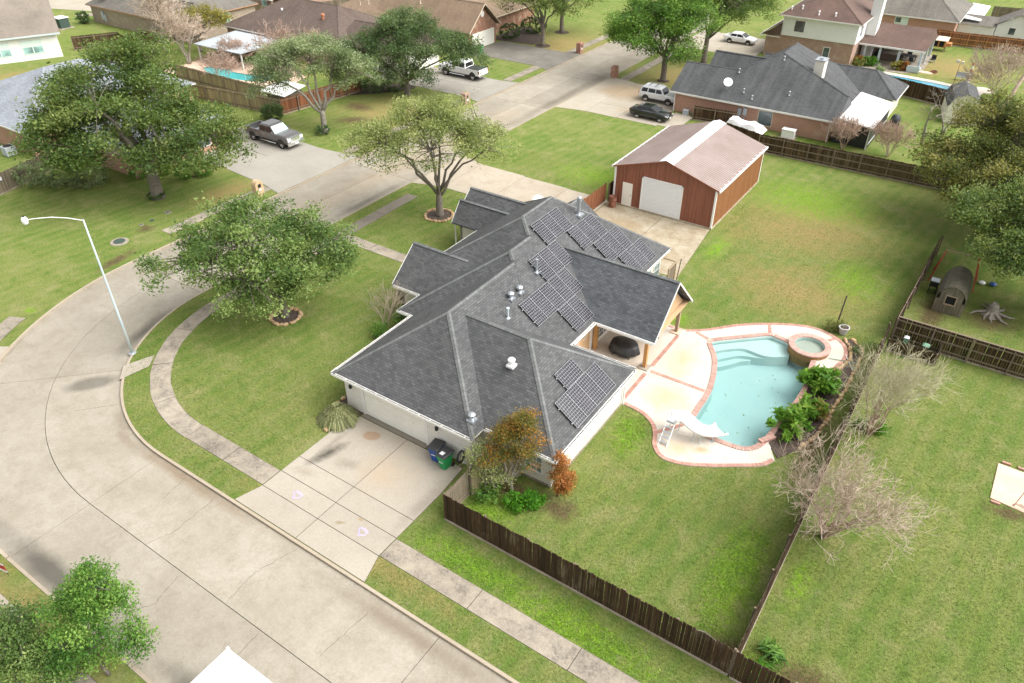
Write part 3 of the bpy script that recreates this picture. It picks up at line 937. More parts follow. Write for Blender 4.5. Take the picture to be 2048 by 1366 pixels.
# ------------------------------------------------------------------ fences
RND = random.Random(11)
PICKETS = {}
def picket_mesh(mat, h, dog=True):
    k = (mat, round(h, 2), dog)
    if k not in PICKETS:
        w, t = 0.068, 0.011
        prof = [(-w, 0), (w, 0), (w, h - 0.03), (w - 0.028, h), (-w + 0.028, h), (-w, h - 0.03)]
        m = MB()
        i = 0
        m.v = [(x, -t, z) for x, z in prof] + [(x, t, z) for x, z in prof]
        n = len(prof)
        m.f = [tuple(range(n)), tuple(reversed(range(n, 2 * n)))] + [(k2, k2 + n, (k2 + 1) % n + n, (k2 + 1) % n) for k2 in range(n)]
        PICKETS[k] = mesh_of(m, 'picket', mat)
    return PICKETS[k]
def fence(label, a, b, h=1.8, mat='fence_dark', rail_side=1, single=True, z0=0.12, rot_board=True, rails=3, post_every=2.4, rail_mat='fence_rail', jit=0.03, name='wood_fence', gap=0.0, cap=False, board_mat='kick_board', wob=0.012):
    """picket fence from a to b; rail_side +1: rails on the left of a->b"""
    a = Vector((a[0], a[1], 0)); b = Vector((b[0], b[1], 0))
    L = (b - a).length; d = (b - a) / L; nrm = Vector((-d.y, d.x, 0)) * rail_side
    ang = math.atan2(d.y, d.x)
    t = thing(name, label, 'fence', tuple(a))
    step = 0.143 + gap
    n = int(L / step)
    if single:
        me = picket_mesh(mat, h - z0)
        for k in range(n):
            p = a + d * (step * (k + 0.5)) + nrm * RND.uniform(-wob, wob) * 0.3
            place('picket', me, t, (p.x, p.y, z0 + RND.uniform(-jit, jit) * 0.4), ang + RND.uniform(-0.03, 0.03), RND.uniform(-0.012, 0.012), RND.uniform(-0.010, 0.010), (RND.uniform(0.96, 1.0), 1, 1 + RND.uniform(-jit, jit) * 0.7))
    else:
        m = MB()
        for k in range(n):
            p = a + d * (step * (k + 0.5))
            hh = h + RND.uniform(-jit, jit)
            e = d * 0.068; q = nrm * 0.011
            o_ = nrm * RND.uniform(-0.006, 0.006)
            m.hexa([p - e - q + o_ + Vector((0, 0, z0)), p + e - q + o_ + Vector((0, 0, z0)), p + e + q + o_ + Vector((0, 0, z0)), p - e + q + o_ + Vector((0, 0, z0)),
                    p - e - q + o_ + Vector((0, 0, hh)), p + e - q + o_ + Vector((0, 0, hh)), p + e + q + o_ + Vector((0, 0, hh)), p - e + q + o_ + Vector((0, 0, hh))])
        stuff(obj('pickets', m, mat, t))
    for k in range(rails):
        z = 0.3 + (h - 0.55) * k / max(1, rails - 1)
        obj('rail', MB().beam(a + nrm * 0.035 + Vector((0, 0, z)), b + nrm * 0.035 + Vector((0, 0, z)), 0.04, 0.09), rail_mat, t)
    k = 0
    np_ = max(1, int(round(L / post_every)))
    for k in range(np_ + 1):
        p = a + d * (L * k / np_) + nrm * 0.10
        obj('post', MB().beam(p, p + Vector((0, 0, h - 0.06)), 0.09, 0.09, up=(d.x, d.y, 0), off=-0.045), rail_mat, t)
    if rot_board:
        obj('kickboard', MB().beam(a - nrm * 0.012 + Vector((0, 0, 0.0)), b - nrm * 0.012 + Vector((0, 0, 0.0)), 0.045, z0 + 0.02), board_mat, t)
    if cap:
        obj('cap_rail', MB().beam(a + nrm * 0.01 + Vector((0, 0, h + 0.01)), b + nrm * 0.01 + Vector((0, 0, h + 0.01)), 0.13, 0.035), rail_mat, t)
    return t

# ------------------------------------------------------------------ trees
LEAFY = 1.9
CR, CF = (0.829, 0.559), (-0.559, 0.829)        # 'right' and 'away' seen from the street, to lay crowns out
def rf(base, r, f):
    return (base[0] + CR[0] * r + CF[0] * f, base[1] + CR[1] * r + CF[1] * f)
def leaf_cloud(pos, size, rng, tone, flatness=0.5, aspect=0.5):
    """numpy rhombus leaves at pos; returns a mesh"""
    n = len(pos)
    nrm = rng.normal(size=(n, 3)); nrm[:, 2] = np.abs(nrm[:, 2]) + flatness
    nrm /= np.linalg.norm(nrm, axis=1)[:, None]
    t = rng.normal(size=(n, 3)); t -= (t * nrm).sum(1)[:, None] * nrm
    t /= np.linalg.norm(t, axis=1)[:, None]
    b = np.cross(nrm, t)
    s = (size * rng.uniform(0.45, 1.55, n))[:, None]
    v = np.empty((n, 4, 3), np.float32)
    v[:, 0] = pos - t * s * 0.5
    v[:, 1] = pos + b * s * 0.5 * aspect
    v[:, 2] = pos + t * s * 0.5
    v[:, 3] = pos - b * s * 0.5 * aspect
    return quads_mesh(v, np.repeat(tone, 4))
def quads_mesh(v, tone):
    n = v.shape[0]
    me = bpy.data.meshes.new('leaves')
    me.vertices.add(n * 4)
    me.vertices.foreach_set('co', v.reshape(-1).astype(np.float32))
    me.loops.add(n * 4)
    me.loops.foreach_set('vertex_index', np.arange(n * 4, dtype=np.int32))
    me.polygons.add(n)
    me.polygons.foreach_set('loop_start', np.arange(0, n * 4, 4, dtype=np.int32))
    me.update(calc_edges=True)
    at = me.attributes.new('tone', 'FLOAT', 'POINT')
    at.data.foreach_set('value', tone.astype(np.float32))
    return me
def curve3(p0, p1, lift, k=5, jit=0.0, rng=None):
    p0 = np.array(p0, float); p1 = np.array(p1, float)
    m = (p0 + p1) / 2 + np.array([0, 0, lift])
    out = []
    for i in range(k + 1):
        t = i / k
        p = (1 - t) ** 2 * p0 + 2 * t * (1 - t) * m + t * t * p1
        if jit and 0 < i < k:
            p = p + rng.normal(size=3) * jit
        out.append(p)
    return out
def tree(name, label, base, h0, tr, blobs, ntip, nleaf, size, leaf, bark, seed, spread=0.55, limbs=7, group=None, cat='tree', tipr=0.022, flare=1.35, lean=(0, 0), twist=0.3, bare=0.0, limb_r=0.5, fork=0.65, flatness=0.5, dead=0):
    """blobs: (right, away, z, rr, rf, rz) ellipsoids of the crown about the base"""
    rng = np.random.default_rng(seed)
    ntip = int(ntip * 1.3); spread *= 0.80
    B = np.array([base[0], base[1], 0.0])
    t = thing(name, label, cat, tuple(B), 0, group)
    kids = []                                            # each blob breaks up into uneven boughs
    for b in blobs:
        for _ in range(6):
            q = rng.normal(size=3); q /= np.linalg.norm(q); q[2] = q[2] * .9 + .10
            f = rng.uniform(.42, .64)
            kids.append((b[0] + q[0] * b[3] * .58, b[1] + q[1] * b[4] * .58, b[2] + q[2] * b[5] * .66, b[3] * f, b[4] * f, b[5] * f * 1.1))
        kids.append((b[0], b[1], b[2], b[3] * .85, b[4] * .85, b[5] * .9))
    blobs = kids
    vol = np.array([b[3] * b[4] * b[5] for b in blobs]) ** 0.75
    pick = rng.choice(len(blobs), ntip, p=vol / vol.sum())
    d = rng.normal(size=(ntip, 3)); d /= np.linalg.norm(d, axis=1)[:, None]
    d[:, 2] = np.where(d[:, 2] < -0.55, -d[:, 2] * 0.7, d[:, 2])
    rad = rng.uniform(0.22, 1.0, ntip) ** (1 / 2.3)
    d = d * rad[:, None] * (1 + rng.normal(size=(ntip, 1)) * 0.06)
    bl = np.array(blobs)[pick]
    loc = np.stack([bl[:, 0] + d[:, 0] * bl[:, 3], bl[:, 1] + d[:, 1] * bl[:, 4], bl[:, 2] + d[:, 2] * bl[:, 5]], 1)
    tips = np.stack([loc[:, 0] * CR[0] + loc[:, 1] * CF[0], loc[:, 0] * CR[1] + loc[:, 1] * CF[1], loc[:, 2]], 1)
    fk = np.array([lean[0], lean[1], h0])
    m = MB()
    tp = [np.zeros(3), fk * 0.12 + np.array([0, 0, 0.0]), fk * 0.45 + rng.normal(size=3) * 0.05, fk * 0.8 + rng.normal(size=3) * 0.05, fk]
    m.tube([p + B for p in tp], [tr * flare, tr * 1.1, tr, tr * 0.92, tr * 0.8], 9)
    cen = tips[rng.choice(ntip, limbs, replace=False)].copy()
    for _ in range(5):
        dd = ((tips[:, None] - cen[None]) ** 2).sum(2); own = dd.argmin(1)
        for k in range(limbs):
            if (own == k).any():
                cen[k] = tips[own == k].mean(0)
    paths = []
    for k in range(limbs):
        st = fk * rng.uniform(fork, 1.0)
        st[2] = max(st[2], h0 * fork)
        P = curve3(st, st + (cen[k] - st) * 0.92, 0.12 * np.linalg.norm(cen[k] - st), 6, twist * 0.4, rng)
        r0 = tr * limb_r * rng.uniform(0.8, 1.15)
        m.tube([p + B for p in P], list(np.linspace(r0, max(0.03, r0 * 0.28), 7)), 6)
        paths.append(P)
    tw = MB()
    for i in range(ntip):
        P = paths[own[i]]
        best = min(range(2, 7), key=lambda q: np.linalg.norm(P[q] - tips[i]) + rng.uniform(0, 1.2))
        Q = curve3(P[best], tips[i], 0.10 * np.linalg.norm(tips[i] - P[best]), 3, twist * 0.25, rng)
        tw.tube([p + B for p in Q], [tipr * 2.0, tipr * 1.6, tipr * 1.2, tipr * 0.7], 3, False)
    trunk = obj('trunk', m, bark, t, True)
    stuff(obj('branches', tw, bark, trunk))
    if dead:
        dm = MB()
        for _ in range(dead):
            i = rng.integers(ntip); P = paths[own[i]]
            e = tips[i] * (1.0, 1.0, 1.0) + rng.normal(size=3) * 0.5
            Q = curve3(P[4], e, 0.3, 4, 0.15, rng)
            dm.tube([p + B for p in Q], [0.05, 0.04, 0.03, 0.02, 0.01], 4)
            for _2 in range(5):
                j = rng.integers(1, 4); f_ = Q[j] + (rng.normal(size=3) + np.array([0, 0, .4])) * 0.6
                dm.tube([Q[j] + B, (Q[j] + f_) / 2 + rng.normal(size=3) * .08 + B, f_ + B], [0.018, 0.012, 0.006], 3)
        stuff(obj('dead_branches', dm, 'bark_pale', trunk))
    if nleaf:
        keep = rng.uniform(size=ntip) > bare
        c = tips[keep]
        nt_ = len(c)
        per = rng.poisson(nleaf * LEAFY * np.where(rng.uniform(size=nt_) < .14, .15, 1.0) * rng.uniform(0.4, 1.6, nt_))
        idx = np.repeat(np.arange(nt_), per)
        off = rng.normal(size=(len(idx), 3)) * spread
        off[:, 2] *= 0.62
        ln = np.linalg.norm(off, axis=1)
        off *= (np.minimum(ln, spread * 2.2) / np.maximum(ln, 1e-6))[:, None]
        pos = c[idx] + off
        ct = rng.uniform(0.0, 1.0, nt_)
        tone = np.clip(ct[idx] * 0.68 + rng.uniform(0, 0.36, len(idx)), 0, 1)
        ok = pos[:, 2] > 0.15
        me = leaf_cloud(pos[ok], size * 0.74, rng, tone[ok], flatness, 0.58)
        me.materials.append(MATS[leaf])
        cr = bpy.data.objects.new('crown', me); COL.objects.link(cr); cr.parent = t; OFF[cr.name] = tuple(B)
    return t
def bush(name, label, base, blobs, n, size, leaf, seed, group=None, cat='shrub', stems=7, bark='bark_dark', aspect=0.5, flatness=0.5, shell=0.5, clump=0.12):
    rng = np.random.default_rng(seed)
    B = (base[0], base[1], 0.0)
    t = thing(name, label, cat, B, 0, group)
    vol = np.array([b[3] * b[4] * b[5] for b in blobs]) ** 0.7
    k = max(8, n // 40)
    pk = rng.choice(len(blobs), k, p=vol / vol.sum())
    d = rng.normal(size=(k, 3)); d /= np.linalg.norm(d, axis=1)[:, None]
    d *= rng.uniform(shell, 1.0, k)[:, None]
    bl = np.array(blobs)[pk]
    loc = np.stack([bl[:, 0] + d[:, 0] * bl[:, 3], bl[:, 1] + d[:, 1] * bl[:, 4], bl[:, 2] + d[:, 2] * bl[:, 5]], 1)
    c = np.stack([loc[:, 0] * CR[0] + loc[:, 1] * CF[0], loc[:, 0] * CR[1] + loc[:, 1] * CF[1], loc[:, 2]], 1)
    idx = rng.integers(0, k, n)
    mean = float(np.mean([b[3] for b in blobs]))
    pos = c[idx] + rng.normal(size=(n, 3)) * max(clump, mean * clump)
    pos[:, 2] = np.maximum(pos[:, 2], 0.03)
    ct = rng.uniform(0.1, 0.85, k)
    me = leaf_cloud(pos, size, rng, np.clip(ct[idx] * 0.6 + rng.uniform(0, 0.45, n), 0, 1), flatness, aspect)
    me.materials.append(MATS[leaf])
    o = bpy.data.objects.new('foliage', me); COL.objects.link(o); o.parent = t
    m = MB()
    for q in range(stems):
        e = c[rng.integers(k)] * 0.85
        m.tube([Vector(B) + Vector((rng.normal() * .06, rng.normal() * .06, 0)), Vector(B) + Vector(tuple(e * (0.45, 0.45, 0.55))), Vector(B) + Vector(tuple(e))], [0.03, 0.02, 0.008], 4)
    obj('stems', m, bark, t)
    return t
def bare_tree(name, label, base, height, width, stems, seed, bark='bark_twig', trunk='bark_twig_pink', depth=4, r0=0.07, spread=0.55, group=None, cat='tree', twig=0.006, up=0.5, split=(3, 4), low=0.25, clear=0.0):
    """leafless multi-stem tree: every stem forks again and again into fine twigs"""
    rng = np.random.default_rng(seed)
    B = np.array([base[0], base[1], 0.0])
    t = thing(name, label, cat, tuple(B), 0, group)
    m = MB(); tw = MB()
    def grow(p, d, L, r, lev):
        k = 3
        pts = [p]; q = p.copy(); dd = d.copy()
        for i in range(k):
            dd = dd + rng.normal(size=3) * 0.13 + np.array([0, 0, 0.05 * up])
            dd /= np.linalg.norm(dd)
            q = q + dd * L / k
            pts.append(q.copy())
        r1 = max(twig, r * 0.62)
        (m if lev < 2 else tw).tube([x + B for x in pts], list(np.linspace(r, r1, k + 1)), 6 if lev < 2 else 3, lev >= depth)
        if lev >= depth:
            return
        nch = rng.integers(split[0], split[1] + 1)
        for c in range(nch):
            at = pts[-1] if c < 2 else pts[rng.integers(1, k + 1)]
            nd = dd + rng.normal(size=3) * spread * (0.85 + 0.18 * lev)
            nd[2] = nd[2] + 0.10
            nd /= np.linalg.norm(nd)
            if nd[2] < -0.35:
                nd[2] *= -0.3
            grow(at, nd, L * rng.uniform(0.62, 0.88), r1 * rng.uniform(0.7, 0.95), lev + 1)
    tot = sum(0.75 ** i for i in range(depth + 1))
    for s in range(stems):
        a = 2 * PI * (s + rng.uniform(-0.3, 0.3)) / stems
        tilt = (width / 2) / height * rng.uniform(0.35, 1.0)
        d = np.array([math.cos(a) * tilt, math.sin(a) * tilt, 1.0]); d /= np.linalg.norm(d)
        st = np.array([math.cos(a), math.sin(a), 0]) * 0.10
        if clear:
            st2 = st + d * np.array([.3, .3, 1]) * clear
            m.tube([st + B, st2 + B], [r0 * 1.2, r0], 6); st = st2
        grow(st, d, (height - clear) / tot * 1.08, r0 * rng.uniform(0.75, 1.1), 0)
    tr = obj('trunk', m, trunk, t, True)
    stuff(obj('twigs', tw, bark, t))
    return t
# ------------------------------------------------------------------ the ground: lawn, road, kerbs, pavements, drives
CX0, CY0 = -32.5, 25.8                                # centre of the bend
POOL = [(-11.42, 40.5), (-11.24, 40.85), (-9.95, 42.1), (-8.62, 43.32), (-8.13, 43.42), (-7.17, 43.19), (-6.4, 42.7), (-5.55, 42.5), (-5.36, 41.52), (-5.21, 40.36),
        (-5.07, 39.1), (-5.09, 37.64), (-5.24, 36.42), (-5.38, 34.99), (-5.49, 33.75), (-5.68, 32.81), (-5.95, 32.33), (-6.3, 32.09), (-6.8, 32.0), (-7.68, 31.95),
        (-8.44, 32.0), (-9.32, 32.55), (-9.45, 33.72), (-9.48, 34.96), (-9.59, 36.04), (-9.9, 37.35), (-10.28, 38.51), (-10.7, 39.37), (-11.19, 40.05)]
POOL = list(reversed(spline(POOL, True, 4)))          # clockwise -> anticlockwise below
_ar = sum(POOL[i][0] * POOL[(i + 1) % len(POOL)][1] - POOL[(i + 1) % len(POOL)][0] * POOL[i][1] for i in range(len(POOL)))
if _ar < 0:
    POOL.reverse()
HOLE = offset_path(POOL, 0.12)
lawn_a = [(300, 13.86), (-32.5, 13.86)] + arc(CX0, CY0, 11.94, 270, 180, 24)[1:] + [(-44.44, 400), (300, 400)]
lawn_b = [(300, 5.39), (-32.5, 5.39)] + arc(CX0, CY0, 20.41, 270, 180, 30)[1:] + [(-52.91, 400), (-600, 400), (-600, -200), (300, -200)]
struct('lawn', fill(lawn_a, [HOLE], 0.0), 'lawn')
struct('ground', fill(lawn_b, [], 0.0), 'lawn')
struct('subgrade', MB().poly([(-32.5, 5.0, -0.30), (60, 5.0, -0.30), (60, 14.2, -0.30), (-32.5, 14.2, -0.30)]).poly([(p[0], p[1], -0.30) for p in arc(CX0, CY0, 20.6, 180, 270, 24) + list(reversed(arc(CX0, CY0, 11.7, 180, 270, 24)))]).poly([(-53.1, 25.8, -0.30), (-44.2, 25.8, -0.30), (-44.2, 170, -0.30), (-53.1, 170, -0.30)]), 'joint')

road = bpy.data.objects.new('road', None); COL.objects.link(road); road['kind'] = 'structure'; OFF['road'] = (0, 0, 0)
RZ = -0.13
gp = 0.016
def slab(parent, pts, z1, mat, thick=0.10, name='slab'):
    return obj(name, MB().prism(pts, z1 - thick, z1), mat, parent)
def ring(r0, r1, a0, a1, n):
    return arc(CX0, CY0, r0, a0, a1, n) + list(reversed(arc(CX0, CY0, r1, a0, a1, n)))
for (r0, r1) in ((12.1, 16.18), (16.18, 20.25)):
    slab(road, ring(r0 + gp, r1 - gp, 269.95, 225.05, 14), RZ, 'road_concrete', 0.16)
    slab(road, ring(r0 + gp, r1 - gp, 224.95, 180.05, 14), RZ, 'road_concrete', 0.16)
    y0, y1 = CY0 - r1, CY0 - r0
    for x0, x1 in ((-32.5, -13.0), (-13.0, 6.0), (6.0, 26.0)):
        slab(road, [(x0 + gp, y0 + gp), (x1 - gp, y0 + gp), (x1 - gp, y1 - gp), (x0 + gp, y1 - gp)], RZ, 'road_concrete', 0.16)
    x0, x1 = CX0 - r1, CX0 - r0
    for v0, v1 in ((25.8, 37.5), (37.5, 49.6), (49.6, 61.8), (61.8, 74), (74, 86.2), (86.2, 98.5), (98.5, 118), (118, 160)):
        slab(road, [(x0 + gp, v0 + gp), (x1 - gp, v0 + gp), (x1 - gp, v1 - gp), (x0 + gp, v1 - gp)], RZ, 'road_concrete', 0.16)
def crack(pts, w=0.012):
    m = MB()
    r_ = random.Random(len(pts) * 7 + int(abs(pts[0][0] * 10)))
    P = []
    for a, b in zip(pts[:-1], pts[1:]):
        for k in range(10):
            t = k / 10
            P.append((a[0] + (b[0] - a[0]) * t + r_.uniform(-.05, .05), a[1] + (b[1] - a[1]) * t + r_.uniform(-.05, .05)))
    P.append(pts[-1])
    for a, b in zip(P[:-1], P[1:]):
        m.beam((a[0], a[1], RZ), (b[0], b[1], RZ), w * r_.uniform(0.5, 1.5), 0.004)
    obj('crack', m, 'joint', road)
for c in ([(-21.6, 13.5), (-22.2, 11.5), (-22.0, 9.7)], [(-25.0, 9.4), (-24.6, 7.9), (-25.3, 6.5)], [(-30.0, 13.6), (-29.7, 11.9)], [(-40.0, 13.2), (-38.4, 15.0)], [(-19.6, 9.5), (-19.4, 7.6)],
          [(-27.5, 13.4), (-27.4, 10.8), (-27.9, 9.6)], [(-46.0, 45.0), (-46.5, 41.0)], [(-50.6, 40.0), (-48.7, 39.2)], [(-16.4, 12.8), (-16.6, 10.2)]):
    crack(c)
def kerb(path_out, path_in, name='kerb'):
    struct(name, MB().prism(list(path_out) + list(reversed(path_in)), -0.29, 0.014), 'kerb_concrete')
kerb([(30, 13.70), (-32.5, 13.70)], [(30, 13.85), (-32.5, 13.85)])
kerb(arc(CX0, CY0, 12.1, 269.9, 180.1, 26), arc(CX0, CY0, 11.95, 269.9, 180.1, 26))
kerb([(-44.6, 25.81), (-44.6, 160)], [(-44.45, 25.81), (-44.45, 160)])
kerb([(30, 5.55), (-32.4, 5.55)], [(30, 5.40), (-32.4, 5.40)])
kerb(arc(CX0, CY0, 20.25, 269.9, 180.1, 30), arc(CX0, CY0, 20.40, 269.9, 180.1, 30))
kerb([(-52.75, 25.81), (-52.75, 160)], [(-52.90, 25.81), (-52.90, 160)])

def paved(name, label_slabs, mat, z=0.022, joint=None, thick=0.08):
    """a pavement or drive made of separate slabs over a dark joint bed"""
    e = bpy.data.objects.new(name, None); COL.objects.link(e); e['kind'] = 'structure'; OFF[e.name] = (0, 0, 0)
    for pts in label_slabs:
        n = len(pts)
        c = (sum(p[0] for p in pts) / n, sum(p[1] for p in pts) / n)
        q = []
        for p in pts:
            dx, dy = p[0] - c[0], p[1] - c[1]
            q.append((p[0] - math.copysign(min(0.018, abs(dx) * .5), dx), p[1] - math.copysign(min(0.018, abs(dy) * .5), dy)))
        slab(e, q, z + RND.uniform(-0.002, 0.002), mat, thick)
        obj('joint_bed', MB().prism(pts, -0.05, 0.006), 'joint', e)
    return e
def rect(u0, v0, u1, v1):
    return [(u0, v0), (u1, v0), (u1, v1), (u0, v1)]
U0, U1, U2 = -26.07, -22.03, -17.96
paved('driveway', [rect(U0, 15.35, U1, 16.62), rect(U1, 15.35, U2, 16.62), rect(U0, 16.62, U1, 17.92), rect(U1, 16.62, U2, 17.92),
                   [(U0, 17.92), (U1, 17.92), (U1, 22.18), (-25.62, 22.18), (-25.62, 21.6), (-25.9, 21.0), (U0, 20.3)], [(U1, 17.92), (U2, 17.92), (U2, 20.1), (-18.12, 22.18), (U1, 22.18)],
                   [(-26.5, 13.88), (U1, 13.88), (U1, 15.35), (U0, 15.35)], [(U1, 13.88), (-17.5, 13.88), (U2, 15.35), (U1, 15.35)]], 'drive_concrete')
paved('garage_apron', [rect(-25.55, 22.2, -20.75, 22.62)], 'walk_dark', 0.03)
ws = [rect(-17.94 + 5.15 * k, 15.37, -17.94 + 5.15 * (k + 1), 16.60) for k in range(6)]
ws += [rect(-29.3, 15.37, -26.09, 16.60), rect(-32.5, 15.37, -29.3, 16.60)]
for k in range(4):
    ws.append(ring(9.22, 10.45, 270 - 22.5 * k, 270 - 22.5 * (k + 1), 8))
ws += [rect(-42.95, 25.8, -41.72, 31.4), rect(-42.95, 31.4, -41.72, 37.1)]
paved('pavement', ws, 'walk_concrete')
paved('pavement', [rect(-43.1, 38.3, -41.9, 42.6), rect(-43.15, 42.6, -41.95, 47.0)], 'walk_dark')
paved('kerb_ramp', [[(-41.35, 17.30), (-40.25, 16.35), (-39.95, 18.25), (-40.75, 19.15)]], 'drive_concrete', 0.018)
paved('front_path', [rect(-42.97, 37.12, -38.9, 38.25), rect(-38.9, 37.12, -34.8, 38.25), rect(-34.8, 37.12, -30.2, 38.25)], 'walk_concrete')
paved('pavement', [rect(-55.4, 30.0, -54.15, 35.4), rect(-55.4, 35.4, -54.15, 40.8)], 'walk_concrete')
paved('pavement', [ring(21.35, 22.6, 205, 214, 5), ring(21.35, 22.6, 214, 226, 6), ring(21.35, 22.6, 226, 240, 6)], 'walk_concrete')
paved('pavement', [ring(20.42, 21.33, 214, 226, 6)], 'drive_concrete', 0.018)
paved('pavement', [rect(-33.4, 3.05, -27.9, 4.28), rect(-27.9, 3.05, -22.5, 4.28), rect(-22.5, 3.05, -17, 4.28)], 'walk_concrete')
paved('pavement', [rect(-55.4, 51.0 + 6.8 * k, -54.15, 57.8 + 6.8 * k) for k in range(3)] + [rect(-55.4, 80.0, -54.15, 87.6), rect(-55.4, 95.8, -54.15, 104), rect(-55.4, 104, -54.15, 116)], 'walk_concrete')
paved('pavement', [rect(-43.2, 88.6, -41.95, 96), rect(-43.2, 96, -41.95, 104)], 'walk_concrete')
paved('driveway', [[(-52.95, 40.4), (-52.95, 51.2), (-54.8, 50.7), (-57.4, 50.4), (-60.6, 50.5), (-60.6, 45.7), (-60.6, 41.4), (-55.4, 41.0)], [(-60.6, 41.4), (-60.6, 45.9), (-69.5, 45.9), (-69.5, 42.2)], [(-60.6, 45.9), (-60.6, 50.5), (-69.5, 51.2), (-69.5, 45.9)]], 'grey_drive')
paved('driveway', [[(-52.95, 71.2), (-52.95, 80.2), (-55.4, 79.6), (-55.4, 71.8)], rect(-62, 71.8, -55.4, 75.7), rect(-62, 75.7, -55.4, 79.6), rect(-70, 71.8, -62, 75.7), rect(-70, 75.7, -62, 79.6)], 'grey_drive')
paved('driveway', [[(-52.95, 86.8), (-52.95, 96.4), (-55.4, 95.6), (-55.4, 87.6)], rect(-60.5, 87.6, -55.4, 91.6), rect(-60.5, 91.6, -55.4, 95.6), rect(-66.5, 87.6, -60.5, 91.6), rect(-66.5, 91.6, -60.5, 95.6)], 'old_drive')
paved('driveway', [[(-44.4, 74.8), (-44.4, 82.2), (-40.8, 82.2), (-40.8, 75.5)], [(-44.4, 82.2), (-44.4, 89.0), (-40.8, 88.4), (-40.8, 82.2)], rect(-36.8, 75.5, -40.8, 79.1), rect(-36.8, 79.1, -40.8, 82.2), rect(-36.8, 82.2, -40.8, 86.8), rect(-31.9, 75.6, -36.8, 79.1), rect(-32.4, 79.1, -36.8, 82.2), rect(-32.9, 82.2, -36.8, 86.6), rect(-29.6, 76.0, -31.9, 80.9), rect(-36.8, 86.8, -40.8, 88.2)], 'far_drive')
paved('driveway', [rect(-43.9, 107.5, -38, 113.2), rect(-38, 107.5, -32.3, 113.2), rect(-43.9, 113.2, -38, 118.5), rect(-38, 113.2, -32.3, 118.5)], 'far_drive')
paved('side_driveway', [[(-44.4, 49.0), (-44.4, 57.0), (-41.5, 56.3), (-41.5, 49.9)], rect(-41.5, 49.9, -36.4, 56.25), rect(-36.4, 49.9, -31.6, 56.1), rect(-31.6, 49.9, -27.25, 56.0)], 'side_drive')
paved('concrete_pad', [[(-27.2, 46.8), (-21.9, 46.8), (-21.9, 55.62), (-27.2, 55.62)], [(-21.9, 46.8), (-16.7, 46.8), (-17.65, 55.62), (-21.9, 55.62)], [(-17.1, 43.95), (-15.2, 44.1), (-16.68, 46.78), (-17.1, 46.78)]], 'pad_concrete')
paved('second_street', [[(-170, 60), (-134, 73), (-128, 82), (-170, 80)]], 'far_drive', 0.02)
paved('second_street', [[(-134, 69), (-127, 74.0), (-127, 76), (-135, 71)]], 'walk_concrete', 0.02)
# purple survey marks sprayed on the slabs
for (x, y) in ((-24.05, 15.85), (-19.6, 15.95), (-51.6, 12.9)):
    m = MB()
    z = 0.027
    if x < -40:
        m.lathe([(0.18, 0), (0.16, 0.003)], 12, (x, y, z)); 
    else:
        P = [(0.33 * math.cos(a) * (0.6 + 0.4 * math.sin(3 * a)), 0.25 * math.sin(a)) for a in [k * 0.45 for k in range(14)]]
        for a, b in zip(P[:-1], P[1:]):
            m.beam((x + a[0], y + a[1], z), (x + b[0], y + b[1], z), 0.07, 0.003)
        m.beam((x - 0.25, y + 0.2, z + .001), (x + 0.3, y + 0.12, z + .001), 0.11, 0.003)
        m.beam((x - 0.05, y - 0.25, z + .002), (x + 0.28, y - 0.05, z + .002), 0.09, 0.003)
    tag(obj('survey_mark', m, 'paint_purple'), ('purple spray mark on the drive slab under the left garage bay', 'purple spray mark on the drive slab nearer the picket fence', 'pale purple spray dot on the kerb pavement at left edge')[(0 if x < -22 else 1) if x > -40 else 2], 'paint mark', 'purple survey marks')
# ------------------------------------------------------------------ the main house
ZE = 2.55
house = thing('house', 'white brick and cream house with dark shingle hip roof and solar panels', 'house', (-22.3, 33.0, 0))
H = house
rm = MB()
L = []
B1 = (-27.25, 22.15, -17.37, 36.0)
L += hip(rm, *B1, ZE, 6.0, 'v', 4.6, 0.0)[0:3]
B2 = (-28.45, 29.15, -17.37, 38.5)
l2 = hip(rm, *B2, ZE, 6.43, 'v', 4.6, 0.0, 0.004)
B3 = (-30.7, 31.3, -17.37, 46.4)
l3 = hip(rm, *B3, ZE, 7.2, 'v', 5.55, 6.0, 0.008)
W = (-22.31, 23.2, -13.1, 32.0)
lw = hip(rm, *W, ZE, 5.63, 'u', 0.0, 4.4, 0.002)
main_roof = obj('roof', rm, 'shingle_main', H)
caps(main_roof, [((-22.31, 26.75, 6.0), (-22.31, 33.2, 6.0)), ((-27.25, 22.15, ZE), (-22.31, 26.75, 6.0)), ((-17.37, 22.15, ZE), (-22.31, 26.75, 6.0)),
          ((-28.45, 29.15, ZE), (-22.91, 33.75, 6.43)), ((-22.91, 33.75, 6.43), (-22.91, 36.0, 6.43)), ((-22.91, 33.75, 6.43), (-22.42, 33.35, 6.09)),
          ((-27.9, 33.75, 4.62), (-24.035, 36.85, 7.2)), ((-24.035, 36.85, 7.2), (-24.035, 40.4, 7.2)), ((-24.035, 36.85, 7.2), (-22.99, 36.0, 6.50)),
          ((-17.37, 46.4, ZE), (-24.035, 40.4, 7.2)), ((-30.7, 46.4, ZE), (-24.035, 40.4, 7.2)),
          ((-21.7, 27.6, 5.63), (-17.5, 27.6, 5.63)), ((-13.1, 23.2, ZE), (-17.5, 27.6, 5.63)), ((-13.1, 32.0, ZE), (-17.5, 27.6, 5.63))], 'shingle_cap')
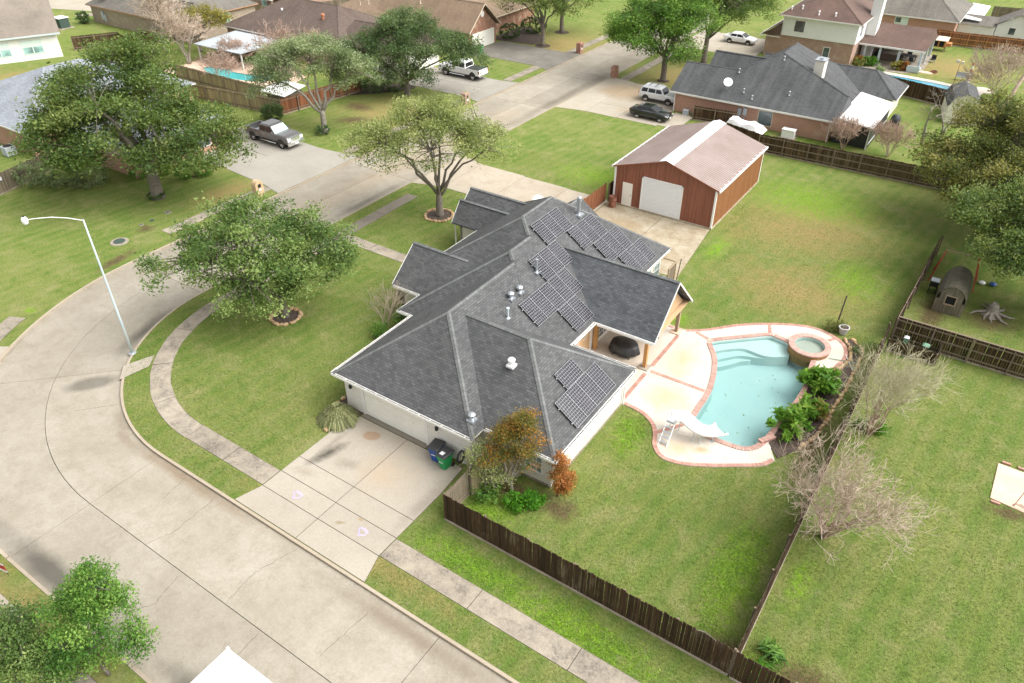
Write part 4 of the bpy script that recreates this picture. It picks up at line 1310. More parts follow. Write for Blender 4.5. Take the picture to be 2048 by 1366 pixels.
# front gable over the entry (faces the bend), flush with the long hip plane
def gable(parent, u_out, u_in, v0, v1, ze, zr, mat, capmat='shingle_cap', vr=None, wall=None, rake=True, trim='trim_white', name='gable_roof', back=True):
    """gable roof with its ridge along u; returns the roof part"""
    vr = (v0 + v1) / 2 if vr is None else vr
    m = MB()
    m.roof([(u_out, v0, ze), (u_in, v0, ze), (u_in, vr, zr), (u_out, vr, zr)])
    m.roof([(u_out, v1, ze), (u_out, vr, zr), (u_in, vr, zr), (u_in, v1, ze)])
    t = 0.10
    # underside, so that the overhang has thickness
    m.poly([(u_out, v0, ze - t), (u_out, vr, zr - t), (u_in, vr, zr - t), (u_in, v0, ze - t)])
    m.poly([(u_out, v1, ze - t), (u_in, v1, ze - t), (u_in, vr, zr - t), (u_out, vr, zr - t)])
    o = obj(name, m, mat, parent)
    caps(o, [((u_out, vr, zr), (u_in, vr, zr))], capmat)
    if rake:
        s_ = 1 if u_out > u_in else -1
        r_ = MB()
        for va in (v0, v1):
            a, b = (u_out + 0.015 * s_, va, ze - 0.13), (u_out + 0.015 * s_, vr, zr - 0.13)
            r_.hexa([(a[0] - .02, a[1], a[2]), (a[0] + .02, a[1], a[2]), (b[0] + .02, b[1], b[2]), (b[0] - .02, b[1], b[2]),
                     (a[0] - .02, a[1], a[2] + .145), (a[0] + .02, a[1], a[2] + .145), (b[0] + .02, b[1], b[2] + .145), (b[0] - .02, b[1], b[2] + .145)])
        obj('rake_board', r_, trim, o)
    if wall:
        ui, wm, zb = wall
        i_ = 0.38
        f = i_ / ((v1 - v0) / 2)
        obj('gable_wall', MB().poly([(ui, v0 + i_, zb), (ui, v1 - i_, zb), (ui, v1 - i_, ze - 0.02), (ui, vr, zr - 0.12 - (zr - ze) * f * 0.4), (ui, v0 + i_, ze - 0.02)]), wm, parent)
    return o
gable(H, -30.85, -26.2, 31.29, 36.35, ZE + 0.012, 4.63, 'shingle_main', wall=(-30.3, 'white_brick', 0))
gable(H, -33.0, -26.5, 40.8, 45.6, ZE, 4.60, 'shingle_main', wall=(-32.5, 'cream_siding', 0))
gable(H, -33.12, -28.2, 40.75, 43.2, ZE + 0.02, 4.05, 'shingle_main', wall=(-32.6, 'cream_siding', 0))
# far dormer roof that rises behind the long hip
dm = MB()
dm.roof([(-27.4, 47.3, 2.8), (-27.4, 42.0, 2.8), (-25.5, 42.0, 4.15), (-25.5, 47.3, 4.15)])
dm.roof([(-23.6, 47.3, 2.8), (-25.5, 47.3, 4.15), (-25.5, 42.0, 4.15), (-23.6, 42.0, 2.8)])
dm.poly([(-27.4, 47.25, 2.8), (-23.6, 47.25, 2.8), (-25.5, 47.25, 4.15)])
dmo = obj('rear_gable_roof', dm, 'shingle_main', H)
caps(dmo, [((-25.5, 44.5, 4.15), (-25.5, 47.3, 4.15))], 'shingle_cap')
wallbox(H, -27.0, 45.8, -24.0, 46.9, 0, 2.9, 'cream_siding')
# walls
wallbox(H, -26.85, 22.56, -17.8, 30.5, 0, 2.46, 'white_brick')
obj('wall', MB().box((-26.85, 22.50, 0), (-25.50, 22.565, 2.46)).box((-20.80, 22.50, 0), (-17.8, 22.565, 2.46)).box((-25.50, 22.50, 2.22), (-20.80, 22.565, 2.46)), 'white_brick', H)
wallbox(H, -28.0, 29.6, -17.9, 35, 0, 2.45, 'white_brick')
wallbox(H, -30.28, 31.75, -17.80, 45.95, 0, 2.44, 'cream_siding')
wallbox(H, -32.45, 41.2, -29, 45.2, 0, 2.43, 'cream_siding')
wallbox(H, -22.0, 23.60, -13.52, 31.60, 0, 2.42, 'cream_siding')
obj('base_course', MB().box((-22.0, 23.57, 0), (-13.49, 31.63, 0.16)), 'walk_concrete', H)
obj('corner_board', MB().box((-13.60, 23.56, 0.1), (-13.47, 23.69, 2.42)), 'trim_white', H)
obj('corner_board', MB().box((-13.60, 31.5, 0.1), (-13.47, 31.64, 2.42)), 'trim_white', H)
wallbox(H, -17.81, 32.4, -17.74, 38.2, 0, 2.40, 'peach_siding')
obj('corner_board', MB().box((-17.76, 33.55, 0.0), (-17.69, 33.61, 2.4)), 'trim_white', H)
obj('corner_board', MB().box((-17.78, 35.2, 0), (-17.66, 35.42, 2.4)), 'trim_white', H)
# eaves
eaves(H, *B1, ZE, 'SW'); eaves(H, *B2, ZE + 0.004, 'SW', soffit=None); eaves(H, -30.7, 31.3, -17.37, 46.4, ZE + 0.008, 'SWEN', soffit=None); eaves(H, -17.3, 23.2, -13.1, 32.0, ZE + 0.002, 'SEN')
obj('soffit', MB().poly([(-30.69, 31.31, 2.44), (-30.69, 46.39, 2.44), (-17.38, 46.39, 2.44), (-17.38, 31.31, 2.44)]), 'soffit', H)
gutter(H, (-27.3, 22.12, ZE), (-17.4, 22.12, ZE), (0, -1))
gutter(H, (-27.28, 29.1, ZE), (-27.28, 22.1, ZE), (-1, 0))
gutter(H, (-17.3, 23.17, ZE), (-13.05, 23.17, ZE), (0, -1))
gutter(H, (-13.07, 23.1, ZE), (-13.07, 32.0, ZE), (1, 0))
gutter(H, (-28.5, 29.12, ZE), (-27.4, 29.12, ZE), (0, -1))
gutter(H, (-30.7, 31.27, ZE), (-28.6, 31.27, ZE), (0, -1))
gutter(H, (-17.34, 32.2, ZE), (-17.34, 34.9, ZE), (1, 0))
gutter(H, (-13.1, 32.05, ZE), (-17.2, 32.05, ZE), (0, 1))
obj('downspout', MB().box((-13.5, 31.62, 0), (-13.40, 31.72, 2.4)), 'trim_white', H)
obj('downspout', MB().box((-33.05, 41.0, 0), (-32.97, 41.08, 2.4)), 'trim_white', H)
# garage door: four rows of panels in a recess
gd = obj('garage_door', MB().box((-25.40, 22.54, 0.03), (-20.90, 22.56, 2.20)), 'door_white', H)
pm = mesh_of(MB().box((-0.54, -0.022, -0.245), (0.54, 0.0, 0.245)).box((-0.40, -0.030, -0.14), (0.40, -0.021, 0.14)), 'panel', 'door_white')
for i in range(4):
    for j in range(4):
        place('panel', pm, gd, (-24.84 + 1.125 * i, 22.541, 0.30 + 0.53 * j))
obj('garage_door_frame', MB().box((-25.58, 22.47, 0), (-25.42, 22.55, 2.32)).box((-20.88, 22.47, 0), (-20.72, 22.55, 2.32)).box((-25.58, 22.47, 2.20), (-20.72, 22.55, 2.33)), 'trim_white', H)
for x in (-26.25, -19.95):
    s_ = obj('wall_lantern', MB().box((x - 0.03, 22.40, 1.86), (x + 0.03, 22.50, 1.92)).lathe([(0.02, 0), (0.09, 0.03), (0.10, 0.22), (0.05, 0.30), (0.01, 0.34)], 8, (x, 22.36, 1.66)), 'black_metal', H)
# wing windows
window(H, (-14.55, 23.60, 1.45), 'u', 0.95, 1.35, 3, 4, glass='window_pale', out=-1)
for v in (25.9, 29.6):
    window(H, (-13.52, v, 2.02), 'v', 1.15, 0.34, 2, 1, out=1)
window(H, (-17.74, 32.75, 1.3), 'v', 0.55, 1.5, 1, 2, glass='window_pale', out=1)
window(H, (-17.80, 45.2, 1.4), 'v', 0.9, 1.5, 2, 3, glass='window_pale', out=1)
window(H, (-17.80, 43.4, 1.4), 'v', 1.5, 1.5, 3, 3, glass='window_pale', out=1)
window(H, (-30.3, 39.3, 1.4), 'v', 1.6, 1.5, 3, 3, out=-1)
# wall ornament beside the patio
orn = MB()
for r in (0.36, 0.24, 0.10):
    orn.tube([(-17.70, 34.45 + r * math.cos(k * PI / 12), 1.70 + r * math.sin(k * PI / 12)) for k in range(25)], 0.018, 4)
for k in range(8):
    a = k * PI / 4
    orn.tube([(-17.70, 34.45, 1.70), (-17.70, 34.45 + 0.36 * math.cos(a), 1.70 + 0.36 * math.sin(a))], 0.012, 4)
tag(obj('wall_ornament', orn, 'trim_cream'), 'round metal sunburst ornament hanging on the peach wall by the patio', 'ornament')
# roof fittings: vents and pipes
def vent(x, y, z, label=None):
    m = MB().box((x - 0.22, y - 0.22, z - 0.10), (x + 0.22, y + 0.22, z + 0.03))
    m.lathe([(0.11, 0.0), (0.11, 0.22), (0.20, 0.26), (0.21, 0.36), (0.12, 0.44), (0.02, 0.46)], 12, (x, y, z))
    return m
obj('turbine_vent', vent(-20.96, 31.9, 5.08), 'galv', H); obj('turbine_vent', vent(-20.99, 31.0, 5.10), 'galv', H)
obj('vent_pipe', MB().lathe([(0.14, 0), (0.09, 0.06), (0.055, 0.08), (0.055, 0.62), (0.10, 0.64), (0.10, 0.72), (0.0, 0.73)], 10, (-20.35, 29.75, 4.62)), 'galv_paint', H)
obj('vent_pipe', MB().box((-21.42, 33.95, 5.2), (-21.0, 34.35, 5.31)).lathe([(0.12, 0), (0.075, 0.05), (0.075, 0.75), (0.11, 0.78), (0.10, 0.92), (0.0, 0.95)], 10, (-21.2, 34.15, 5.28)), 'galv', H)
obj('flue_pipe', MB().box((-22.58, 40.9, 5.9), (-22.0, 41.5, 6.08)).lathe([(0.17, 0), (0.115, 0.08), (0.115, 1.0), (0.16, 1.02), (0.16, 1.30), (0.10, 1.36), (0.0, 1.37)], 12, (-22.29, 41.2, 6.0)), 'galv', H)
obj('plumbing_vent', vent(-17.6, 26.05, 4.75), 'white_metal', H)
obj('plumbing_vent', vent(-17.95, 22.9, 3.05), 'galv', H)

# solar panels: portrait panels in rows up the +x slopes
SL = math.atan(0.7)
PW, PH = 1.05, 1.72
pf = MB(); t_ = 0.035
for a, b in (((-PW / 2, 0, 0), (-PW / 2 + 0.008, PH, t_)), ((PW / 2 - 0.008, 0, 0), (PW / 2, PH, t_)), ((-PW / 2 + .008, 0, 0), (PW / 2 - .008, 0.008, t_)), ((-PW / 2 + .008, PH - 0.008, 0), (PW / 2 - .008, PH, t_))):
    pf.box(a, b)
FRAME = mesh_of(pf, 'panel_frame', 'panel_frame')
pc = MB()
w_, h_ = PW / 2 - 0.008, PH - 0.008
pc.poly([(-w_, 0.008, t_ * 0.7), (w_, 0.008, t_ * 0.7), (w_, h_, t_ * 0.7), (-w_, h_, t_ * 0.7)], [(0.168 * 60 - 0.504, 0.168 * 60 - 0.84 + 0), (0.168 * 60 + 0.504, 0.168 * 60 - 0.84), (0.168 * 60 + 0.504, 0.168 * 60 + 0.84), (0.168 * 60 - 0.504, 0.168 * 60 + 0.84)])
pc.poly([(-w_, 0.008, 0.002), (-w_, h_, 0.002), (w_, h_, 0.002), (w_, 0.008, 0.002)], [(0, 0)] * 4)
CELLS = mesh_of(pc, 'cells', 'solar_cells')
def array(label, eave_u, s0, vstart, n, landscape=False, eps=0.13):
    """n panels along v from vstart; s0 = distance up the slope of the lower edge"""
    nx, nz = math.sin(SL), math.cos(SL)
    def pt(v, s, e):
        return (eave_u - s * math.cos(SL) + nx * e, v, ZE + 0.0 + s * math.sin(SL) + nz * e)
    base = pt(vstart, s0, 0)
    t = thing('solar_array', label, 'solar panels', base, 0, 'solar panels on the roof')
    # local frame: x along +v ... panel x -> world v, panel y -> up the slope
    for k in range(n):
        w = PW if not landscape else PH
        v = vstart + (k + 0.5) * (w + 0.008)
        p = pt(v, s0, eps)
        M3 = Matrix(((0, -math.cos(SL), nx), (1, 0, 0), (0, math.sin(SL), nz)))
        if landscape:
            p = pt(vstart + PH / 2 - PH / 2, s0 + PW / 2, eps)
            M3 = M3 @ Matrix.Rotation(-PI / 2, 3, 'Z')
        o = bpy.data.objects.new('solar_panel', FRAME); COL.objects.link(o); o.parent = t
        o.rotation_mode = 'QUATERNION'; o.rotation_quaternion = M3.to_quaternion()
        o.location = Vector(p) - Vector(base)
        c = bpy.data.objects.new('cells', CELLS); COL.objects.link(c); c.parent = o
    Lg = n * (PW + 0.008) if not landscape else PH
    for s in ((s0 + 0.35, s0 + 1.35) if not landscape else (s0 + 0.25, s0 + 0.8)):
        a, b = pt(vstart - 0.06, s, 0.055), pt(vstart + Lg + 0.06, s, 0.055)
        obj('mounting_rail', MB().beam(a, b, 0.045, 0.06, up=(nx, 0, nz)), 'panel_frame', t)
    return t
array('topmost three solar panels, nearest the roof ridge', -17.37, 5.60, 36.62, 3)
array('three solar panels in the second row, left of the vent pipe', -17.37, 3.85, 34.22, 3)
array('three solar panels in the second row, beside the tall flue pipe', -17.37, 3.85, 38.95, 3)
array('long strip of five solar panels in the third row by the turbine vents', -17.37, 2.08, 30.98, 5)
array('three solar panels in the third row, behind the patio roof ridge', -17.37, 2.08, 40.05, 3)
array('pair of solar panels at the eave in the valley by the patio roof', -17.37, 0.32, 33.10, 2)
array('three lowest solar panels at the far end of the roof', -17.37, 0.32, 41.10, 3)
array('single solar panel lying sideways on the right wing', -13.1, 1.98, 26.97, 1, True)
array('row of four solar panels along the right wing eave', -13.1, 0.24, 25.62, 4)

# patio roof on cedar posts
PT = thing('patio_roof', 'gabled shingle patio roof on wooden posts beside the pool', 'patio roof', (-15.5, 37.8, 0))
pr_ = gable(PT, -13.25, -21.6, 34.95, 40.72, ZE + 0.01, 5.38, 'shingle_patio', trim='trim_white', name='roof')
obj('fascia', MB().box((-17.3, 34.90, ZE - 0.13), (-13.25, 34.95, ZE + 0.02)), 'trim_white', PT)
obj('fascia', MB().box((-17.3, 40.72, ZE - 0.13), (-13.25, 40.77, ZE + 0.02)), 'trim_white', PT)
gutter(PT, (-17.1, 34.92, ZE + 0.01), (-13.3, 34.92, ZE + 0.01), (0, -1))
obj('gable_wall', MB().poly([(-13.75, 35.4, 2.6), (-13.75, 40.3, 2.6), (-13.75, 37.83, 4.95)]).poly([(-13.80, 35.4, 2.6), (-13.80, 37.83, 4.95), (-13.80, 40.3, 2.6)]), 'peach_siding', PT)
obj('ceiling', MB().poly([(-17.7, 35.0, 2.50), (-17.7, 40.7, 2.50), (-13.4, 40.7, 2.50), (-13.4, 35.0, 2.50)]), 'peach_siding', PT)
obj('beam', MB().box((-13.98, 35.3, 2.28), (-13.80, 40.6, 2.49)), 'post_cedar', PT)
obj('beam', MB().box((-17.7, 35.5, 2.28), (-13.98, 35.66, 2.49)), 'post_cedar', PT)
for (x, y, m_) in ((-13.95, 35.58, 'post_cedar'), (-13.88, 40.32, 'post_grey'), (-17.45, 35.52, 'post_cedar')):
    p = obj('post', MB().box((x - 0.11, y - 0.11, 0.1), (x + 0.11, y + 0.11, 2.30)), m_, PT)
    obj('brace', MB().beam((x, y + (0.1 if y < 38 else -0.1), 1.6), (x, y + (0.75 if y < 38 else -0.75), 2.25), 0.10, 0.10), m_, p)
    if x > -15:
        obj('footing', MB().box((x - 0.33, y - 0.33, 0.0), (x + 0.33, y + 0.33, 0.105)), 'paver_pink' if y > 38 else 'drive_concrete', p)
fd = MB(); 
for k in range(2):
    fd.box((-17.74, 36.2 + 0.9 * k, 0.05), (-17.68, 36.26 + 0.9 * k, 2.1)).box((-17.74, 37.02 + 0.9 * k, 0.05), (-17.68, 37.08 + 0.9 * k, 2.1)).box((-17.74, 36.26 + .9 * k, 2.0), (-17.69, 37.02 + .9 * k, 2.1)).box((-17.74, 36.26 + .9 * k, .05), (-17.69, 37.02 + .9 * k, .3))
    for j in range(1, 5):
        fd.box((-17.72, 36.26 + .9 * k, 0.3 + .34 * j - .015), (-17.69, 37.02 + .9 * k, 0.3 + .34 * j + .015))
    for j in (1, 2):
        fd.box((-17.72, 36.26 + .9 * k + .253 * j - .012, .3), (-17.695, 36.26 + .9 * k + .253 * j + .012, 2.0))
fr_ = obj('french_door', fd, 'trim_white', H)
obj('pane', MB().box((-17.735, 36.26, 0.3), (-17.72, 37.92, 2.0)), 'window_glass', fr_)

# things on the patio
ct = thing('covered_table', 'round patio table under a black weather cover beneath the patio roof', 'table', (-15.75, 36.3, 0))
rng_ = random.Random(4)
secs = []
for z, r in ((0.24, 1.02), (0.45, 0.98), (0.68, 0.94), (0.80, 0.88), (0.88, 0.66), (0.92, 0.2)):
    secs.append([(-15.75 + (r + 0.07 * math.sin(5 * a + 1) * (1 - z) + 0.05 * math.sin(11 * a) * (1 - z)) * math.cos(a), 36.3 + (r + 0.07 * math.sin(5 * a + 1) * (1 - z) + 0.05 * math.sin(11 * a) * (1 - z)) * 0.78 * math.sin(a), z + (0.03 * math.sin(7 * a) if z < 0.3 else 0)) for a in [2 * PI * k / 44 for k in range(44)]])
obj('weather_cover', MB().loft(secs), 'cover_black', ct, True)
for k in range(5):
    a = 0.4 + 2 * PI * k / 5
    obj('leg', MB().tube([(-15.75 + .86 * math.cos(a), 36.3 + .68 * math.sin(a), 0.6), (-15.75 + .90 * math.cos(a), 36.3 + .72 * math.sin(a), 0.12), (-15.75 + .98 * math.cos(a), 36.3 + .78 * math.sin(a), 0.05)], 0.03, 5), 'black_metal', ct)
sf = thing('patio_sofa', 'dark wood patio bench behind the covered table', 'bench', (-15.6, 38.6, 0))
obj('seat', MB().box((-16.9, 38.2, 0.36), (-14.5, 38.95, 0.46)), 'wicker', sf)
obj('backrest', MB().box((-16.9, 38.9, 0.46), (-14.5, 39.0, 0.95)), 'post_grey', sf)
for x in (-16.85, -14.6):
    for y in (38.22, 38.88):
        obj('leg', MB().box((x, y, 0.04), (x + 0.08, y + 0.08, 0.36)), 'wicker', sf)
ln = thing('patio_lantern', 'galvanised lantern standing by the peach patio wall', 'lantern', (-17.35, 33.95, 0))
obj('body', MB().lathe([(0.15, 0.04), (0.16, 0.10), (0.13, 0.12), (0.13, 0.44), (0.18, 0.46), (0.06, 0.60), (0.03, 0.62)], 12, (-17.35, 33.95, 0.02)), 'galv', ln)
obj('handle', MB().tube([(-17.35 + .07 * math.cos(a), 33.95, .66 + .07 * math.sin(a)) for a in [k * PI / 5 for k in range(11)]], 0.012, 4), 'galv', ln)
satellite_dish(None, (-28.3, 45.6, 2.9), math.radians(-20), 0.55, label='white satellite dish behind the far gable of the main house')
# bins by the garage wall
def bin_(label, x, y, rz, col, sticker=False, name='wheelie_bin', grp='wheelie bins'):
    t = thing(name, label, 'bin', (x, y, 0.02), rz, grp)
    def sec(z, hw, hd, c=0.06):
        return [(-hw + c, -hd, z), (hw - c, -hd, z), (hw, -hd + c, z), (hw, hd - c, z), (hw - c, hd, z), (-hw + c, hd, z), (-hw, hd - c, z), (-hw, -hd + c, z)]
    obj('body', MB().loft([sec(0.03, 0.22, 0.25), sec(0.5, 0.27, 0.31), sec(0.88, 0.31, 0.36), sec(0.89, 0.34, 0.39), sec(0.97, 0.345, 0.395)]), col, t, world=False)
    obj('lid', MB().loft([sec(0.972, 0.35, 0.40), sec(1.02, 0.35, 0.40), sec(1.07, 0.28, 0.33), sec(1.075, 0.15, 0.18)]).box((-0.33, 0.36, 0.99), (0.33, 0.44, 1.05)), 'bin_lid', t, world=False)
    for s in (-1, 1):
        w = MB()
        w.loft([[(s * 0.30 + d, 0.30 + 0.13 * math.cos(a), 0.13 + 0.13 * math.sin(a)) for a in [2 * PI * k / 14 for k in range(14)]] for d in (-0.03, 0.03)])
        obj('wheel', w, 'tyre', t, world=False)
    obj('grip_bar', MB().box((-0.13, -0.33, 0.52), (0.13, -0.295, 0.58)), 'sticker', t, world=False)
    if sticker:
        obj('label_sheet', MB().box((-0.14, -0.26, 1.073), (0.10, -0.02, 1.080)), 'sticker', t, world=False)
    return t
bin_('blue wheelie bin with black lid by the garage wall', -19.72, 21.95, 0.10, 'bin_blue')
bin_('green wheelie bin with paper on its black lid by the garage', -18.98, 21.75, -0.08, 'bin_green', True)
# ------------------------------------------------------------------ pool, deck, spa, slide
# deck sheet round the pool, brick bands as real bricks
DO = [(-13.77, 31.70), (-12.28, 31.53), (-11.4, 31.06), (-10.88, 30.37), (-10.5, 29.5), (-9.92, 28.92), (-9.25, 28.78), (-8.25, 29.05), (-7.07, 29.73), (-5.93, 30.5), (-4.85, 31.3), (-4.45, 32.05)]
DT = [(-5.06, 41.45), (-4.04, 41.84), (-3.73, 42.77), (-3.61, 43.83), (-3.86, 44.83), (-4.47, 45.55), (-5.36, 45.95), (-6.28, 46.07), (-7.47, 45.73), (-8.97, 44.9), (-10.74, 43.53), (-12.34, 41.78), (-13.5, 40.9)]
low = spline(DO, False, 5)
top = spline(DT, False, 5)
COP = offset_path(POOL, 0.30)                     # outer edge of the coping
deck_out = low + [(-4.95, 32.85), (-5.02, 33.6), (-4.85, 36.4), (-4.72, 39.2), (-4.85, 41.2)] + top + [(-14.6, 40.9), (-14.6, 40.98), (-17.7, 40.98), (-17.7, 32.0), (-13.77, 32.0)]
HOLE2 = offset_path(POOL, 0.05)
deck = struct('pool_deck', fill(deck_out, [HOLE2], 0.035), 'deck_kool')
sides = MB()
for a, b in zip(deck_out, deck_out[1:] + deck_out[:1]):
    sides.poly([(a[0], a[1], -0.1), (b[0], b[1], -0.1), (b[0], b[1], 0.034), (a[0], a[1], 0.034)])
obj('deck_edge', sides, 'deck_kool', deck)
pool = thing('swimming_pool', 'freeform swimming pool with pale turquoise water and brick coping', 'pool', (-7.5, 37.5, 0))
def band_wall(path, z0, z1, mat, name, parent, closed=True):
    m = MB(); n = len(path)
    for i in range(n if closed else n - 1):
        a, b = path[i], path[(i + 1) % n]
        m.poly([(b[0], b[1], z0), (a[0], a[1], z0), (a[0], a[1], z1), (b[0], b[1], z1)])
    return obj(name, m, mat, parent)
band_wall(POOL, -1.10, 0.02, 'plaster_deep', 'basin_wall', pool)
band_wall(POOL, -0.20, 0.03, 'plaster_pale', 'tile_line', pool).scale = (0.9985, 0.9985, 1)
obj('basin_floor', fill(POOL, [], -1.05), 'plaster_deep', pool)
obj('water', fill(offset_path(POOL, 0.02), [], -0.085), 'pool_water', pool)
# shelf and steps at the shallow end
S1 = [(-11.25, 39.75), (-10.6, 40.55), (-10.0, 41.15), (-9.45, 41.45), (-8.85, 41.45), (-8.35, 41.42), (-7.8, 41.55), (-7.2, 41.95), (-6.8, 42.3)]
S2 = [(-10.85, 39.3), (-10.2, 40.1), (-9.65, 40.75), (-9.1, 41.05), (-8.6, 41.2), (-8.1, 41.4)]
S3 = [(-10.6, 38.9), (-10.15, 39.4), (-9.7, 40.0), (-9.3, 40.6), (-8.9, 40.95)]
def shelf(line, zt, mat, extra):
    pts = spline(line, False, 5) + extra
    obj('step', MB().prism(pts, -1.07, zt), mat, pool)
tops = [(-6.9, 43.0), (-7.17, 43.25), (-8.13, 43.45), (-8.62, 43.35), (-9.95, 42.13), (-11.24, 40.88), (-11.46, 40.5)]
shelf(S1, -0.28, 'plaster_pale', tops)
shelf(S2, -0.48, 'plaster', [(-8.3, 42.6), (-9.95, 42.0), (-11.2, 40.5)])
shelf(S3, -0.70, 'plaster', [(-8.6, 42.0), (-9.95, 41.8), (-11.0, 40.2)])
# coping bricks, one by one
cb = mesh_of(MB().hexa([(-0.066, -0.02, -0.06), (0.066, -0.02, -0.06), (0.070, 0.30, -0.06), (-0.070, 0.30, -0.06), (-0.064, -0.015, 0.012), (0.064, -0.015, 0.012), (0.067, 0.295, 0.012), (-0.067, 0.295, 0.012)]), 'coping_brick', 'brick_coping')
cop_path = [p for p in POOL]
for (x, y, a) in walk_path(cop_path, 0.152, True):
    if (x - 5.0) ** 2 + 0 < 0:
        continue
    if math.hypot(x + 5.9, y - 43.3) < 1.25:
        continue
    place('coping_brick', cb, pool, (x, y, 0.072), a + PI, RND.uniform(-0.01, 0.01), RND.uniform(-0.01, 0.01))
obj('coping_mortar', (lambda m: m)(fill(offset_path(POOL, 0.295), [offset_path(POOL, 0.0)], 0.062)), 'grout', pool)
def brick_band(path, w, name='brick_band', z=0.035, parent=None, step=0.105):
    m = MB(); ff = MB()
    for (x, y, a) in walk_path(path, step):
        c, s = math.cos(a), math.sin(a)
        hw, hl = step / 2 - 0.009, w / 2
        def P(p, q, zz):
            return (x + c * p - s * q, y + s * p + c * q, zz)
        h = z + 0.022 + RND.uniform(-0.003, 0.003)
        m.hexa([P(-hw, -hl, -0.05), P(hw, -hl, -0.05), P(hw, hl, -0.05), P(-hw, hl, -0.05), P(-hw, -hl, h), P(hw, -hl, h), P(hw, hl, h), P(-hw, hl, h)])
    o = obj(name, m, 'brick_band', parent)
    stuff(o)
    g2 = MB()
    oa, ob = offset_path(path, w / 2 - 0.005, False), offset_path(path, -w / 2 + 0.005, False)
    for i in range(len(path) - 1):
        g2.poly([(oa[i][0], oa[i][1], z + 0.009), (oa[i + 1][0], oa[i + 1][1], z + 0.009), (ob[i + 1][0], ob[i + 1][1], z + 0.009), (ob[i][0], ob[i][1], z + 0.009)])
    obj('mortar', g2, 'grout', parent)
brick_band(offset_path(low, -0.12, False), 0.235, parent=deck)
brick_band(offset_path(top, -0.12, False), 0.235, parent=deck)
brick_band([(-13.62, 31.9), (-13.62, 35.1)], 0.24, parent=deck)
brick_band([(-13.60, 35.98), (-13.60, 39.95)], 0.24, parent=deck)
brick_band([(-13.45, 35.45), (-9.85, 35.50)], 0.24, parent=deck)
brick_band([(-10.75, 30.5), (-9.75, 31.95)], 0.24, parent=deck)
brick_band([(-12.75, 41.05), (-11.72, 40.72)], 0.22, parent=deck)
brick_band([(-8.95, 44.65), (-8.6, 43.70)], 0.22, parent=deck)
brick_band([(-5.1, 45.0), (-4.75, 45.6)], 0.22, parent=deck)
brick_band([(-14.6, 40.72), (-13.6, 40.72)], 0.2, parent=deck)
obj('expansion_joint', MB().box((-14.95, 32.0, 0.036), (-14.93, 40.9, 0.039)).box((-13.45, 38.2, 0.0361), (-10.2, 38.215, 0.0391)), 'grout', deck)
# raised brick step beside the plants
sp_ = thing('brick_step', 'small raised brick ledge at the deep corner of the pool', 'ledge', (-5.25, 33.1, 0))
for i in range(7):
    for j in range(2):
        place('brick', cb, sp_, (-5.45 + 0.14 * i * 0.55, 32.95 + 0.12 * i + 0.0, 0.20 - 0.075 * j), math.radians(65), 0, 0)
# spa
spa = thing('raised_spa', 'round raised spa with stone wall and brick rim beside the pool', 'spa', (-5.92, 43.35, 0))
sx, sy = -5.92, 43.35
RO, RI = 1.32, 0.95
m = MB()
n = 40
def circ(r, z):
    return [(sx + r * math.cos(2 * PI * k / n), sy + r * math.sin(2 * PI * k / n), z) for k in range(n)]
m.loft([circ(RO - 0.05, -0.6), circ(RO - 0.05, 0.30)], False)
obj('stone_wall', m, 'spa_stone', spa)
m = MB(); m.loft([circ(RI, 0.32), circ(RI, -0.5), circ(0.65, -0.52), circ(0.62, -0.95), circ(0.01, -0.95)], False)
obj('basin', m, 'plaster', spa)
obj('bench_edge', MB().tube(circ(0.64, -0.5) + [circ(0.64, -0.5)[0]], 0.03, 6), 'plaster_deep', spa)
rb = mesh_of(MB().hexa([(-0.068, RI - .02, 0), (0.068, RI - .02, 0), (0.092, RO, 0), (-0.092, RO, 0), (-0.066, RI - .015, 0.075), (0.066, RI - .015, 0.075), (0.089, RO - .005, 0.075), (-0.089, RO - .005, 0.075)]), 'rim_brick', 'brick_coping')
for k in range(44):
    place('rim_brick', rb, spa, (sx, sy, 0.30), 2 * PI * k / 44)
m = MB(); m.loft([circ(RI, 0.34), circ(RO - 0.01, 0.34)], False)
obj('rim_mortar', m, 'grout', spa)
obj('water', MB().poly(circ(RI, 0.22)), 'pool_water', spa)
# slide: moulded white flume curling over the water, ladder with treads
sl = thing('pool_slide', 'white curved pool slide with ladder at the deep end', 'slide', (-9.6, 31.6, 0))
C = [(-10.05, 31.0, 1.06), (-9.75, 31.25, 1.05), (-9.4, 31.3, .98), (-9.05, 31.2, .88), (-8.7, 31.15, .78), (-8.35, 31.25, .68), (-8.05, 31.5, .58), (-7.8, 31.8, .52), (-7.62, 32.15, .50)]
C2 = []
for i in range(len(C) - 1):
    for t in (0, 0.34, 0.67):
        C2.append(tuple(C[i][d] * (1 - t) + C[i + 1][d] * t for d in range(3)))
C2.append(C[-1])
secs = []
for i, p in enumerate(C2):
    a, b = C2[max(0, i - 1)], C2[min(len(C2) - 1, i + 1)]
    tx, ty = b[0] - a[0], b[1] - a[1]; LL = math.hypot(tx, ty) or 1
    nx_, ny_ = -ty / LL, tx / LL
    fl = 1.0 if i < len(C2) - 4 else 1.0 + 0.10 * (i - len(C2) + 4)
    prof = [(-0.44, 0.24), (-0.38, 0.24), (-0.30, 0.06), (-0.14, 0.0), (0.14, 0.0), (0.30, 0.06), (0.38, 0.24), (0.44, 0.24), (0.35, 0.02), (0.16, -0.06), (-0.16, -0.06), (-0.35, 0.02)]
    secs.append([(p[0] + nx_ * q * fl, p[1] + ny_ * q * fl, p[2] + z) for q, z in prof])
obj('flume', MB().loft(secs), 'gloss_white', sl, True)
obj('platform', MB().box((-10.35, 30.75, .98), (-9.75, 31.5, 1.05)), 'gloss_white', sl)
